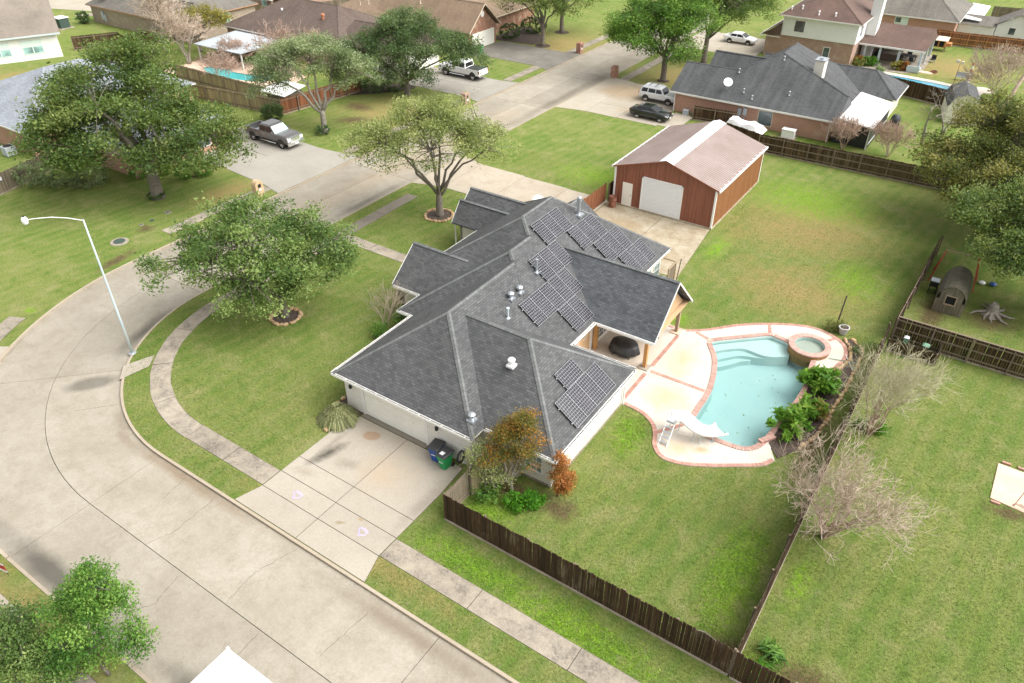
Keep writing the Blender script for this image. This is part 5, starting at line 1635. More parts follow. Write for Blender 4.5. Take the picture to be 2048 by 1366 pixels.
for s in (-0.24, 0.24):
    obj('ladder_rail', MB().tube([(-10.0 + s, 29.7, 0.04), (-10.05 + s, 30.4, .62), (-10.08 + s, 30.85, 1.05), (-10.08 + s, 30.95, 1.5), (-10.0 + s, 31.3, 1.45), (-9.95 + s, 31.5, 1.1)], 0.026, 6), 'white_metal', sl)
for k in range(5):
    f = (k + 0.7) / 5.2
    y = 29.7 + 1.15 * f; z = 0.04 + 1.0 * f; x = -10.0 - 0.08 * f
    obj('tread', MB().box((x - 0.24, y - 0.06, z - 0.015), (x + 0.24, y + 0.06, z + 0.015)), 'galv', sl)
for (x, y, zt) in ((-8.75, 30.95, .74), (-8.35, 31.0, .62), (-7.85, 31.6, .5), (-9.75, 31.35, .98), (-10.3, 31.35, .98)):
    obj('leg', MB().tube([(x, y, 0.03), (x - 0.02, y + 0.1, zt)], 0.026, 6), 'galv_paint', sl)
obj('foot_plate', MB().box((-7.95, 31.5, 0.036), (-7.75, 31.7, 0.056)), 'galv', sl)
# skimmer lid, floating leaves
leafs = np.random.default_rng(3)
inside = []
while len(inside) < 45:
    x, y = leafs.uniform(-10, -5.4), leafs.uniform(32.6, 41)
    c = False
    for i in range(len(POOL)):
        (x1, y1), (x2, y2) = POOL[i], POOL[i - 1]
        if (y1 > y) != (y2 > y) and x < (x2 - x1) * (y - y1) / (y2 - y1) + x1:
            c = not c
    if c:
        inside.append((x, y, -1.02))
lf = leaf_cloud(np.array(inside), 0.11, leafs, leafs.uniform(0, 0.9, 45), 4.0)
lf.materials.append(MATS['leaf_olive'])
o = bpy.data.objects.new('fallen_leaves', lf); COL.objects.link(o); stuff(o, 'dark leaves lying on the floor of the pool')
# planting bed along the far side of the pool
bed = [(-5.18, 33.2), (-5.14, 34.0), (-4.97, 36.4), (-4.80, 37.6), (-4.78, 39.2), (-4.9, 41.25), (-4.0, 41.8), (-3.68, 42.8), (-3.58, 43.9), (-3.80, 44.9), (-4.3, 45.75), (-3.9, 45.95), (-3.1, 45.2), (-2.9, 44.4), (-2.85, 42.5), (-2.86, 40.59), (-2.89, 39.54), (-2.96, 38.65), (-2.99, 37.39), (-3.11, 36.25), (-3.2, 35.2), (-3.7, 33.6), (-4.4, 32.3)]
struct('planting_bed', MB().prism(bed, -0.05, 0.05), 'mulch')
sm = []
for q in range(4):
    r_ = random.Random(q + 20)
    mm = MB(); secs = []
    for z, s_ in ((0, 0.85), (0.06, 1.0), (0.13, 0.9), (0.17, 0.6)):
        secs.append([(s_ * 0.17 * math.cos(2 * PI * k / 7) * (1 + 0.25 * math.sin(k * 2.3 + q)), s_ * 0.13 * math.sin(2 * PI * k / 7) * (1 + 0.25 * math.cos(k * 1.7 + q)), z + r_.uniform(-.01, .01)) for k in range(7)])
    mm.loft(secs); sm.append(mesh_of(mm, 'edging_stone', 'stone_tan'))
def stone_ring(label, pts, step=0.31, closed=False, group='stone edgings'):
    t = thing('stone_edging', label, 'stone edging', (pts[0][0], pts[0][1], 0), 0, group)
    for (x, y, a) in walk_path(pts, step, closed):
        place('edging_stone', RND.choice(sm), t, (x + RND.uniform(-.05, .05), y + RND.uniform(-.05, .05), 0.0), a + RND.uniform(-.3, .3), 0, 0, (RND.uniform(.8, 1.25),) * 3)
    return t
stone_ring('winding edging of tan stones along the pool planting bed', spline(bed[11:-1], False, 4), 0.33)
stone_ring('row of orange stones on the curved deck edge by the spa', spline([(-4.2, 41.6), (-3.6, 42.6), (-3.45, 43.9), (-3.75, 45.0), (-4.35, 45.8)], False, 4), 0.27)
# pot, gate post, pool poles
pt = thing('plant_pot', 'pale grey flower pot at the corner of the spa deck', 'pot', (-4.55, 46.35, 0))
obj('pot', MB().lathe([(0.20, 0), (0.22, 0.05), (0.32, 0.48), (0.36, 0.50), (0.36, 0.56), (0.29, 0.56), (0.27, 0.45)], 16, (-4.55, 46.35, 0.02)), 'pot_grey', pt)
obj('soil', MB().lathe([(0.27, 0.0), (0.26, 0.01)], 12, (-4.55, 46.35, 0.48)), 'mulch', pt)
tag(obj('yard_post', MB().tube([(-5.15, 47.3, 0), (-5.12, 47.3, 1.2), (-5.08, 47.28, 2.35)], [0.055, 0.05, 0.05], 7), 'bark_dark'), 'dark wooden post standing in the lawn behind the spa', 'post')
for k, (a, b, c) in enumerate((((-4.55, 43.0, 0.07), (-3.0, 43.4, 0.12), 'leaf'), ((-3.75, 43.95, 0.08), (-3.0, 42.5, 0.14), 'blue'))):
    tag(obj('pool_pole', MB().tube([a, b], 0.022, 6), 'util_green' if k == 0 else 'white_metal'), ('green pool pole lying across the deck bricks by the spa', 'white pool pole lying across the green one by the spa')[k], 'pole')
# ------------------------------------------------------------------ metal workshop
mbd = thing('metal_workshop', 'red brown metal workshop with white ridge cap and roller door', 'workshop', (-22.2, 61.2, 0))
X0, X1, Y0, Y1, EH, RH = -26.78, -17.62, 55.75, 67.2, 3.55, 4.95
XC = (X0 + X1) / 2
def ribbed(a, b, z0, ztop, n_out, mat, name, parent, step=0.30, dep=0.035):
    """upright ribbed sheet from a to b; ztop(s) gives the top"""
    m = MB()
    Lh = math.hypot(b[0] - a[0], b[1] - a[1]); d = ((b[0] - a[0]) / Lh, (b[1] - a[1]) / Lh)
    s = 0.0; pts = []
    while s < Lh - 1e-6:
        for ds, dp in ((0, 0), (step * 0.62, 0), (step * 0.72, dep), (step * 0.90, dep)):
            if s + ds <= Lh:
                pts.append((s + ds, dp))
        s += step
    pts.append((Lh, 0))
    for (s0, p0), (s1, p1) in zip(pts[:-1], pts[1:]):
        A = (a[0] + d[0] * s0 + n_out[0] * p0, a[1] + d[1] * s0 + n_out[1] * p0)
        B_ = (a[0] + d[0] * s1 + n_out[0] * p1, a[1] + d[1] * s1 + n_out[1] * p1)
        m.poly([(A[0], A[1], z0), (B_[0], B_[1], z0), (B_[0], B_[1], ztop(s1)), (A[0], A[1], ztop(s0))])
    return obj(name, m, mat, parent)
gz = lambda s: EH - 0.03 + (RH - EH) * (1 - abs(s - (X1 - X0) / 2) / ((X1 - X0) / 2))
ribbed((X0, Y0), (X1, Y0), 0.12, gz, (0, -1), 'metal_wall', 'front_wall', mbd)
ribbed((X1, Y0), (X1, Y1), 0.12, lambda s: EH - 0.03, (1, 0), 'metal_wall_side', 'side_wall', mbd)
ribbed((X0, Y1), (X0, Y0), 0.12, lambda s: EH - 0.03, (-1, 0), 'metal_wall', 'side_wall', mbd)
ribbed((X1, Y1), (X0, Y1), 0.12, gz, (0, 1), 'metal_wall', 'rear_wall', mbd)
obj('foundation', MB().box((X0 - 0.08, Y0 - 0.10, 0), (X1 + 0.08, Y1 + 0.08, 0.13)), 'pad_concrete', mbd)
def roofsheet(side):
    m = MB(); e = 0.22
    xo = (X0 - e) if side < 0 else (X1 + e)
    ze = EH - e * (RH - EH) / (XC - X0)
    y = Y0 - 0.12; step = 0.305
    pts = []
    while y < Y1 + 0.12:
        for dy, dz in ((0, 0), (0.20, 0), (0.225, 0.032), (0.28, 0.032)):
            pts.append((min(y + dy, Y1 + 0.12), dz))
        y += step
    for (ya, za), (yb, zb) in zip(pts[:-1], pts[1:]):
        if yb - ya < 1e-5:
            continue
        q = [(xo, ya, ze + za), (xo, yb, ze + zb), (XC, yb, RH + zb), (XC, ya, RH + za)]
        m.poly(q if side < 0 else list(reversed(q)))
    obj('roof_sheet', m, 'metal_roof', mbd)
    tr = MB()
    tr.box((min(xo, xo + 0.10 * side), Y0 - 0.14, ze - 0.14), (max(xo, xo + 0.10 * side), Y1 + 0.14, ze + 0.02))
    g2 = obj('gutter', tr, 'white_metal', mbd)
    h = MB()
    for k in range(14):
        yy = Y0 + 0.4 + k * 0.84
        h.box((min(xo - .16 * side, xo + .1 * side), yy, ze + 0.02), (max(xo - .16 * side, xo + .1 * side), yy + 0.045, ze + 0.075))
    stuff(obj('gutter_straps', h, 'white_metal', g2))
roofsheet(-1); roofsheet(1)
rc = MB(); k_ = (RH - EH) / (XC - X0); w_ = 0.62
for s in (-1, 1):
    q = [(XC, Y0 - 0.15, RH + 0.07), (XC, Y1 + 0.15, RH + 0.07), (XC + s * w_, Y1 + 0.15, RH + 0.055 - w_ * k_), (XC + s * w_, Y0 - 0.15, RH + 0.055 - w_ * k_)]
    rc.poly(q if s > 0 else list(reversed(q)))
    rc.poly([(XC + s * w_, Y0 - 0.15, RH + 0.055 - w_ * k_), (XC + s * w_, Y1 + 0.15, RH + 0.055 - w_ * k_), (XC + s * w_, Y1 + 0.15, RH + 0.0 - w_ * k_), (XC + s * w_, Y0 - 0.15, RH + 0.0 - w_ * k_)])
obj('ridge_cap', rc, 'white_metal', mbd)
for (x, y) in ((X0, Y0), (X1, Y0), (X1, Y1), (X0, Y1)):
    sx_, sy_ = (-1 if x == X0 else 1), (-1 if y == Y0 else 1)
    obj('corner_trim', MB().box((min(x - .10 * sx_, x + .055 * sx_), min(y - .10 * sy_, y + .055 * sy_), 0.05), (max(x - .10 * sx_, x + .055 * sx_), max(y - .10 * sy_, y + .055 * sy_), EH - 0.05)), 'white_metal', mbd)
for s in (-1, 1):
    xo = X0 - .22 if s < 0 else X1 + .22
    zo = EH - .22 * k_
    obj('rake_trim', MB().beam((xo, Y0 - 0.13, zo - 0.09), (XC, Y0 - 0.13, RH - 0.09), 0.05, 0.11), 'metal_wall', mbd)
rd = obj('roller_door', MB().box((-24.10, Y0 - 0.045, 0.13), (-20.55, Y0 - 0.03, 3.05)), 'door_roller', mbd)
slat = mesh_of(MB().hexa([(-1.775, -0.015, -0.075), (1.775, -0.015, -0.075), (1.775, 0, -0.075), (-1.775, 0, -0.075), (-1.775, -0.03, 0.06), (1.775, -0.03, 0.06), (1.775, 0, 0.07), (-1.775, 0, 0.07)]), 'slat', 'door_roller')
for k in range(19):
    place('slat', slat, rd, (-22.325, Y0 - 0.045, 0.22 + 0.15 * k))
obj('door_frame', MB().box((-24.20, Y0 - 0.09, 0.1), (-24.10, Y0 - 0.0, 3.14)).box((-20.55, Y0 - 0.09, 0.1), (-20.45, Y0, 3.14)).box((-24.2, Y0 - .09, 3.05), (-20.45, Y0, 3.14)), 'white_metal', mbd)
sd = obj('side_door', MB().box((-25.95, Y0 - 0.075, 0.14), (-25.02, Y0 - 0.035, 2.22)), 'door_white', mbd)
obj('handle', MB().lathe([(0.035, 0), (0.04, 0.02), (0.03, 0.05)], 8, (-25.12, Y0 - 0.11, 1.15)), 'black_metal', sd)
drum = thing('burn_barrel', 'rusty steel drum in front of the workshop', 'barrel', (-26.45, 55.0, 0))
obj('drum', MB().lathe([(0.33, 0.0), (0.34, 0.03), (0.33, 0.06), (0.33, 0.30), (0.35, 0.33), (0.33, 0.36), (0.33, 0.62), (0.35, 0.65), (0.33, 0.68), (0.33, 0.95), (0.345, 0.98), (0.31, 0.98), (0.31, 0.3), (0.01, 0.28)], 20, (-26.45, 55.0, 0.03)), 'rust', drum, True)

# ------------------------------------------------------------------ fences of our lot and next door
fence('dark weathered picket fence along the front pavement below the garage', (-16.75, 18.85), (-2.1, 18.85), 1.85, 'fence_dark', 1, True)
fence('dark picket fence going on along the pavement to the bottom edge', (-2.0, 18.80), (5.0, 18.80), 1.85, 'fence_dark', 1, True)
fence('long dark picket fence between our lawn and the right lawn, seen end-on', (-2.0, 18.95), (-1.95, 46.6), 1.80, 'fence_dark', 1, True, rails=2)
fence('dark picket fence running from the pump pen up to the oaks', (-1.8, 47.4), (-1.35, 61.5), 1.80, 'fence_dark', -1, True, rails=2)
fence('brown picket fence with pale rails right of the pump pen', (-1.75, 47.55), (9.5, 47.55), 1.8, 'fence_dark', -1, True, cap=True)
fence('short low picket pen wall round the utility pedestals', (-1.75, 46.0), (1.15, 46.0), 0.95, 'fence_dark', 1, True, post_every=1.5, rails=2)
fence('short end wall of the low pen by the utility pedestals', (1.2, 46.0), (1.2, 47.5), 0.95, 'fence_dark', 1, True, post_every=1.5, rails=2)
fence('dark fence behind the workshop with rails facing us', (-20.2, 74.6), (-0.6, 75.0), 1.85, 'fence_dark_i', -1, False, rail_mat='fence_rail')
fence('short grey fence section joining the garage corner', (-16.72, 18.95), (-16.72, 20.9), 1.8, 'fence_grey', -1, True, rails=2)
ga = thing('wood_gate', 'weathered picket gate with diagonal brace at the drive end', 'gate', (-16.75, 20.9, 0))
pmg = picket_mesh('fence_grey', 1.7)
for k in range(11):
    f = (k + 0.5) / 11
    place('picket', pmg, ga, (-16.75 - 0.95 * f, 20.9 + 1.15 * f, 0.1), math.atan2(1.15, -0.95), 0, 0, (0.95, 1, RND.uniform(0.97, 1.02)))
for z in (0.4, 1.5):
    obj('rail', MB().beam((-16.70, 20.93, z), (-17.65, 22.08, z), 0.04, 0.09), 'fence_rail', ga)
obj('brace', MB().beam((-16.70, 20.95, 0.45), (-17.63, 22.08, 1.5), 0.04, 0.09), 'fence_rail', ga)
obj('post', MB().box((-16.72, 20.88, 0), (-16.60, 21.0, 1.95)), 'fence_rail', ga)
fence('grey fence stub behind the orange tree by the house corner', (-16.6, 20.95), (-15.3, 23.5), 1.7, 'fence_yellow', 1, True, rails=2)
fence('reddish drive gate of upright boards left of the workshop', (-27.45, 49.9), (-27.45, 55.6), 1.8, 'fence_red', 1, True, rails=3, rail_mat='fence_red', rot_board=False, post_every=1.9)
fence('dark fence between the side drive and the workshop wall', (-27.2, 55.8), (-27.0, 62.0), 1.8, 'fence_dark_i', 1, False)
# utility screen at the far corner of the house
us = thing('timber_screen', 'timber screen hiding pumps at the far corner of the house', 'screen', (-17.0, 45.9, 0))
for k in range(8):
    place('picket', picket_mesh('fence_grey', 1.7), us, (-16.75, 44.95 + 0.145 * k, 0.1), PI / 2)
obj('frame', MB().beam((-16.7, 44.85, 1.7), (-16.7, 46.2, 1.7), 0.08, 0.08).beam((-16.7, 44.9, 0.05), (-16.7, 44.9, 1.75), 0.09, 0.09, up=(1, 0, 0), off=-.045).beam((-16.7, 46.15, 0.05), (-16.7, 46.15, 1.75), 0.09, 0.09, up=(1, 0, 0), off=-.045).beam((-16.7, 46.2, 1.7), (-17.7, 46.2, 1.7), 0.08, 0.08), 'post_grey', us)
eq = thing('pool_pump', 'pool pump and filter tanks behind the timber screen', 'pump', (-17.25, 45.4, 0))
obj('filter_tank', MB().lathe([(0.20, 0), (0.25, 0.1), (0.25, 0.65), (0.18, 0.8), (0.05, 0.86)], 14, (-17.25, 45.1, 0.05)), 'util_dark', eq)
obj('pump', MB().tube([(-17.25, 45.5, 0.25), (-17.25, 45.95, 0.25)], 0.13, 10), 'black_metal', eq)
obj('pipe', MB().tube([(-17.2, 45.1, 0.9), (-17.0, 45.2, 0.9), (-17.0, 45.6, 0.6), (-17.2, 45.7, 0.3)], 0.03, 6), 'white_metal', eq)
pp = thing('flag_pole_stub', 'thin dark pole in a concrete foot near the workshop pad', 'pole', (-16.35, 45.6, 0))
obj('pole', MB().tube([(-16.35, 45.6, 0), (-16.2, 45.75, 2.35)], 0.035, 6), 'bark_dark', pp)
obj('foot', MB().lathe([(0.26, 0), (0.27, 0.06), (0.2, 0.10)], 12, (-16.35, 45.6, 0)), 'paver_pink', pp)
# pedestals in the pen
def pedestal(label, x, y, h, w, mat):
    t = thing('utility_pedestal', label, 'pedestal', (x, y, 0), 0, 'utility pedestals')
    obj('body', MB().box((x - w, y - w, 0), (x + w, y + w, h)), mat, t)
    obj('cap', MB().loft([[(x - w - .02, y - w - .02, h), (x + w + .02, y - w - .02, h), (x + w + .02, y + w + .02, h), (x - w - .02, y + w + .02, h)], [(x - w * .6, y - w * .6, h + .08), (x + w * .6, y - w * .6, h + .08), (x + w * .6, y + w * .6, h + .08), (x - w * .6, y + w * .6, h + .08)]]), 'white_metal' if mat == 'util_green' else 'util_green', t)
pedestal('pale green utility pedestal in the low pen', -0.85, 46.95, 0.85, 0.14, 'util_green')
pedestal('dark green utility pedestal in the low pen', 0.35, 46.9, 0.75, 0.19, 'util_dark')
pedestal('small green pedestal on the lawn before the barn shed fence', -1.5, 92.6, 0.8, 0.16, 'util_green')
# right lot: patch of pink slab with thin leaning rod and wire
struct('pink_slab', MB().prism([(5.6, 38.6), (5.55, 35.6), (9.2, 35.2), (9.2, 38.5)], -0.05, 0.05), 'paver_pink')
lw_ = thing('leaning_rod', 'thin rusty rod with coiled wire standing on the pink slab', 'rod', (6.6, 35.5, 0))
obj('rod', MB().tube([(6.6, 35.6, 0.05), (7.2, 37.3, 1.5), (7.35, 37.7, 1.9)], 0.022, 5), 'rust', lw_)
for q in range(3):
    obj('wire_loop', MB().tube([(6.9 + 0.35 * math.cos(a + q) + .15 * q, 35.65 + 0.16 * math.sin(a) + .05 * q, 0.08 + .02 * q) for a in [2 * PI * k / 20 for k in range(21)]], 0.008, 3), 'black_metal', lw_)
for k, p in enumerate(((5.75, 38.75), (6.5, 38.75), (5.6, 35.3), (7.6, 34.95))):
    o = obj('loose_brick', MB().box((p[0], p[1], 0), (p[0] + 0.42, p[1] + 0.12, 0.1)), 'brick_band')
    tag(o, ('red brick at the upper left corner of the pink slab', 'red brick on the upper edge of the pink slab', 'red brick at the lower left corner of the pink slab', 'red brick on the lower edge of the pink slab')[k], 'brick', 'loose bricks round the pink slab')
# grassy yard bits next door: play house, swing frame, stump
ph = thing('barrel_playhouse', 'mossy barrel-roofed wooden playhouse with a dark window', 'playhouse', (0.75, 54.0, 0))
cx_, w_ = 0.75, 0.92
prof = [(-w_, 0.05), (-w_, 1.0), (-w_ * .93, 1.45), (-w_ * .72, 1.85), (-w_ * .40, 2.10), (0, 2.20), (w_ * .40, 2.10), (w_ * .72, 1.85), (w_ * .93, 1.45), (w_, 1.0), (w_, 0.05)]
rfm = MB()
for i in range(1, 9):
    a, b = prof[i], prof[i + 1]
    rfm.poly([(cx_ + a[0], 52.75, a[1]), (cx_ + b[0], 52.75, b[1]), (cx_ + b[0], 56.2, b[1]), (cx_ + a[0], 56.2, a[1])])
obj('roof', rfm, 'moss_roof', ph, True)
obj('side_wall', MB().box((cx_ - w_ - 0.02, 52.85, 0.02), (cx_ - w_ + 0.03, 56.1, 1.05)), 'shed_wood', ph)
obj('side_wall', MB().box((cx_ + w_ - 0.03, 52.85, 0.02), (cx_ + w_ + 0.02, 56.1, 1.05)), 'shed_wood', ph)
def hh(x):
    x = abs(x)
    pr2 = [(0, 2.2), (w_ * .40, 2.10), (w_ * .72, 1.85), (w_ * .93, 1.45), (w_, 1.0)]
    for (xa, za), (xb, zb) in zip(pr2[:-1], pr2[1:]):
        if xa <= x <= xb + 1e-6:
            return za + (zb - za) * (x - xa) / (xb - xa)
    return 1.0
for k in range(9):
    xa, xb = -w_ + 2 * w_ * k / 9 + 0.008, -w_ + 2 * w_ * (k + 1) / 9 - 0.008
    zt = min(hh(xa), hh(xb))
    if 2.5 < k < 5.5:
        obj('plank', MB().box((cx_ + xa, 52.84, 0.02), (cx_ + xb, 52.88, 0.78)), 'shed_wood', ph)
        obj('plank', MB().box((cx_ + xa, 52.84, 1.42), (cx_ + xb, 52.88, zt)), 'shed_wood', ph)
    else:
        obj('plank', MB().box((cx_ + xa, 52.84, 0.02), (cx_ + xb, 52.88, zt)), 'shed_wood', ph)
wn_ = obj('window', MB().box((cx_ - .36, 52.80, 0.72), (cx_ + .36, 52.85, 0.80)).box((cx_ - .36, 52.80, 1.40), (cx_ + .36, 52.85, 1.46)).box((cx_ - .36, 52.80, 0.80), (cx_ - .30, 52.85, 1.40)).box((cx_ + .30, 52.80, 0.80), (cx_ + .36, 52.85, 1.40)), 'post_grey', ph)
obj('opening', MB().box((cx_ - .30, 52.90, 0.78), (cx_ + .30, 52.92, 1.42)), 'dark_void', wn_)
sw = thing('swing_frame', 'red timber swing frame behind the playhouse', 'swing', (-0.2, 58.0, 0))
for (a, b) in (((-1.05, 57.0, 0), (-0.6, 57.9, 2.3)), ((-1.0, 58.9, 0), (-0.6, 57.9, 2.3)), ((1.9, 57.0, 0), (1.5, 57.9, 2.3)), ((1.9, 58.9, 0), (1.5, 57.9, 2.3))):
    obj('leg', MB().beam(a, b, 0.07, 0.07), 'red_paint', sw)
obj('top_bar', MB().beam((-0.7, 57.9, 2.3), (1.6, 57.9, 2.3), 0.06, 0.06), 'post_grey', sw)
for x in (0.2, 0.65):
    obj('chain', MB().tube([(x, 57.9, 2.3), (x, 57.9, 0.55)], 0.012, 4), 'galv', sw)
obj('seat', MB().box((0.15, 57.75, 0.50), (0.70, 58.05, 0.55)), 'bin_blue', sw)
bb = thing('black_grill', 'small black grill box beside the playhouse roof', 'grill', (-0.55, 55.4, 0))
obj('body', MB().box((-0.85, 55.1, 0.6), (-0.3, 55.7, 1.0)), 'black_metal', bb)
obj('lid', MB().box((-0.85, 55.1, 1.0), (-0.3, 55.7, 1.06)), 'ac_grey', bb)
for x in (-0.82, -0.36):
    for y in (55.13, 55.63):
        obj('leg', MB().box((x, y, 0), (x + .05, y + .05, .6)), 'black_metal', bb)
st = thing('tree_stump', 'pale broken tree stump with splayed roots near the playhouse', 'stump', (3.4, 54.5, 0))
r_ = random.Random(5)
obj('stump', MB().lathe([(0.65, 0.0), (0.42, 0.18), (0.34, 0.5), (0.30, 0.75), (0.18, 0.95), (0.05, 0.85)], 11, (3.4, 54.5, 0)), 'bark_pale', st)
for k in range(8):
    a = 2 * PI * k / 8 + r_.uniform(-.3, .3); l_ = r_.uniform(0.9, 1.7)
    obj('root', MB().tube([(3.4 + .3 * math.cos(a), 54.5 + .3 * math.sin(a), .25), (3.4 + .7 * l_ * math.cos(a), 54.5 + .7 * l_ * math.sin(a), .10), (3.4 + l_ * math.cos(a + .2), 54.5 + l_ * math.sin(a + .2), 0.0)], [0.13, 0.08, 0.03], 6), 'bark_pale', st)
for k, (x, y, m_) in enumerate(((2.3, 58.7, 'gloss_white'), (3.0, 58.9, 'bin_blue'))):
    tag(obj('yard_toy', MB().lathe([(0.05, 0), (0.22, 0.06), (0.25, 0.16), (0.12, 0.24), (0.02, 0.26)], 10, (x, y, 0)), m_), ('white toy lying under the oaks', 'blue toy lying under the oaks')[k], 'toy', 'toys under the oaks')
# ------------------------------------------------------------------ neighbouring houses
def hip_house(label, rects, wall, roofm, loc, trim='trim_white', cap=None, cat='house', name='house'):
    """rects: (u0,v0,u1,v1,ze,zr,axis,a0,a1) roof blocks; walls are inset under each"""
    t = thing(name, label, cat, loc)
    for i, (u0, v0, u1, v1, ze, zr, ax, a0, a1) in enumerate(rects):
        m = MB()
        ln = hip(m, u0, v0, u1, v1, ze, zr, ax, a0, a1, 0.004 * i)
        r = obj('roof', m, roofm, t)
        caps(r, ln, cap or roofm, 0.3)
        eaves(t, u0, v0, u1, v1, ze + 0.004 * i, mat=trim)
        wallbox(t, u0 + 0.45, v0 + 0.45, u1 - 0.45, v1 - 0.45, 0, ze - 0.1 - 0.003 * i, wall)
    return t
# right neighbour: long low ranch house
Z7 = 2.3
h7 = thing('house', 'pink brick ranch house with charcoal shingle roof behind the workshop', 'house', (-23, 86, 0))
m = MB()
A, B_ = (-33.0, 80.9, Z7), (-14.5, 80.9, Z7)
Cc, D = (-14.5, 84.0, 4.10), (-23.0, 87.9, 6.4)
E_, Fp = (-27.0, 85.15, 4.62), (-33.0, 85.15, 4.62)
m.roof([A, B_, Cc, D, E_, Fp])
m.roof([Cc, (-14.5, 87.2, Z7), (-18.5, 87.2, 4.0), (-18.6, 84.05, 4.1)])
m.roof([D, Cc, (-18.0, 86.2, 3.9), (-14.5, 88.0, Z7), (-14.5, 92.2, Z7), (-18.4, 94.8, 4.2), (-23.0, 93.0, 6.4)])
m.roof([Fp, E_, (-27.0, 88.0, 3.0), (-33.0, 88.0, 3.0)])
m.roof([E_, D, (-23.0, 93, 6.4), (-28.2, 93.0, 3.0), (-28.2, 87.0, 3.0)])
m.roof([(-23.0, 93, 6.4), (-18.0, 96.5, 3.5), (-28.2, 97, 2.6), (-28.2, 93, 3.0)])
m.poly([B_, (-14.5, 87.2, Z7), Cc])
r7 = obj('roof', m, 'shingle_ranch', h7)
caps(r7, [(Fp, E_), (E_, D), (D, Cc), (D, (-23, 93, 6.4))], 'shingle_ranch')
m = MB(); l8 = hip(m, -27.0, 91.6, -10.9, 98.2, Z7, 4.3, 'u', 0.0, 3.3, 0.006)
r8 = obj('roof', m, 'shingle_ranch', h7); caps(r8, l8, 'shingle_ranch')
m = MB(); l9 = hip(m, -31.4, 86.6, -24.0, 93.0, Z7, 5.05, 'u', 0.0, 0.0, 0.01)
r9 = obj('roof', m, 'shingle_ranch', h7); caps(r9, l9, 'shingle_ranch')
wallbox(h7, -32.5, 81.35, -15.0, 97.6, 0, Z7 - 0.12, 'pink_brick')
wallbox(h7, -20, 92.1, -11.4, 97.7, 0, Z7 - 0.13, 'cream_siding')
obj('gable_wall', MB().poly([(-14.95, 81.4, Z7 - .12), (-14.95, 86.8, Z7 - .12), (-14.95, 84.0, 3.9)]), 'cream_siding', h7)
for q0, q1 in (((-33.03, 80.86, Z7 - 0.16), (-14.5, 80.9, Z7 + 0.02)), ((-14.5, 80.86, Z7 - .16), (-14.46, 87.0, Z7 + .012)), ((-33.04, 80.9, Z7 - .16), (-33.0, 87, Z7 + .012)), ((-10.9, 91.6, Z7 - .16), (-10.86, 98.2, Z7 + .01))):
    obj('fascia', MB().box(q0, q1), 'trim_white', h7)
obj('downspout', MB().box((-32.45, 81.2, 0), (-32.35, 81.3, 2.2)), 'trim_white', h7)
obj('downspout', MB().box((-15.2, 81.2, 0), (-15.1, 81.3, 2.2)), 'trim_white', h7)
window(h7, (-21.9, 81.35, 1.15), 'u', 1.5, 1.5, 1, 1, frame='trim_cream', out=-1)
ch = obj('chimney', MB().box((-19.5, 87.9, 2.5), (-18.5, 89.3, 6.1)), 'cream_siding', h7)
obj('chimney_cap', MB().box((-19.58, 87.82, 6.1), (-18.42, 89.38, 6.2)).box((-19.2, 88.3, 6.2), (-18.8, 88.9, 6.35)), 'galv', ch)
for (x, y, z) in ((-26.6, 84.6, 4.55), (-25.0, 82.3, 3.2), (-23.8, 81.7, 2.85), (-22.6, 87.0, 5.95), (-20.3, 83.0, 3.55)):
    obj('roof_vent', MB().lathe([(0.12, -.1), (0.06, 0.05), (0.06, 0.32), (0.1, 0.34), (0.02, 0.4)], 8, (x, y, z)), 'galv', h7)
satellite_dish(None, (-26.9, 82.3, 3.15), math.radians(-60), 0.5, label='white satellite dish on the charcoal ranch roof')
for k, x in enumerate((-24.95, -24.35)):
    obj('meter_box', MB().box((x, 81.15, 1.0 + .1 * k), (x + 0.4, 81.35, 1.75 + .15 * k)), 'ac_grey', h7)
    obj('conduit', MB().box((x + .15, 81.25, 0), (x + .22, 81.33, 1.0)), 'ac_grey', h7)
pc_ = thing('patio_cover', 'flat white aluminium patio cover on the ranch house with screened walls', 'patio cover', (-12.8, 86.5, 0))
obj('roof', MB().hexa([(-14.7, 81.4, 2.50), (-10.95, 81.0, 2.22), (-10.95, 90.6, 2.22), (-14.7, 91.6, 2.50), (-14.7, 81.4, 2.60), (-10.95, 81.0, 2.32), (-10.95, 90.6, 2.32), (-14.7, 91.6, 2.60)]), 'white_metal', pc_)
obj('screen_wall', MB().box((-11.2, 81.3, 0.05), (-11.15, 90.3, 2.2)), 'cover_black', pc_)
obj('screen_wall', MB().box((-14.7, 81.5, 0.05), (-11.2, 81.55, 2.25)), 'cover_black', pc_)
for y in (81.2, 85.8, 90.3):
    obj('post', MB().box((-11.3, y, 0), (-11.18, y + 0.12, 2.25)), 'trim_white', pc_)
obj('sill_rail', MB().box((-11.22, 81.3, 0.5), (-11.12, 90.3, 0.58)), 'white_metal', pc_)
bq = thing('covered_barbecue', 'barbecue under a black cover beside the white patio cover', 'barbecue', (-10.3, 90.4, 0))
obj('weather_cover', MB().loft([[(-10.75, 89.9, .1), (-9.85, 89.9, .1), (-9.85, 90.7, .1), (-10.75, 90.7, .1)], [(-10.8, 89.85, .6), (-9.8, 89.85, .6), (-9.8, 90.75, .6), (-10.8, 90.75, .6)], [(-10.65, 90.0, 1.15), (-9.95, 90.0, 1.15), (-9.95, 90.6, 1.15), (-10.65, 90.6, 1.15)], [(-10.45, 90.2, 1.25), (-10.15, 90.2, 1.25), (-10.15, 90.4, 1.25), (-10.45, 90.4, 1.25)]]), 'cover_black', bq, True)
obj('base', MB().box((-10.7, 89.95, 0), (-9.9, 90.65, 0.1)), 'black_metal', bq)
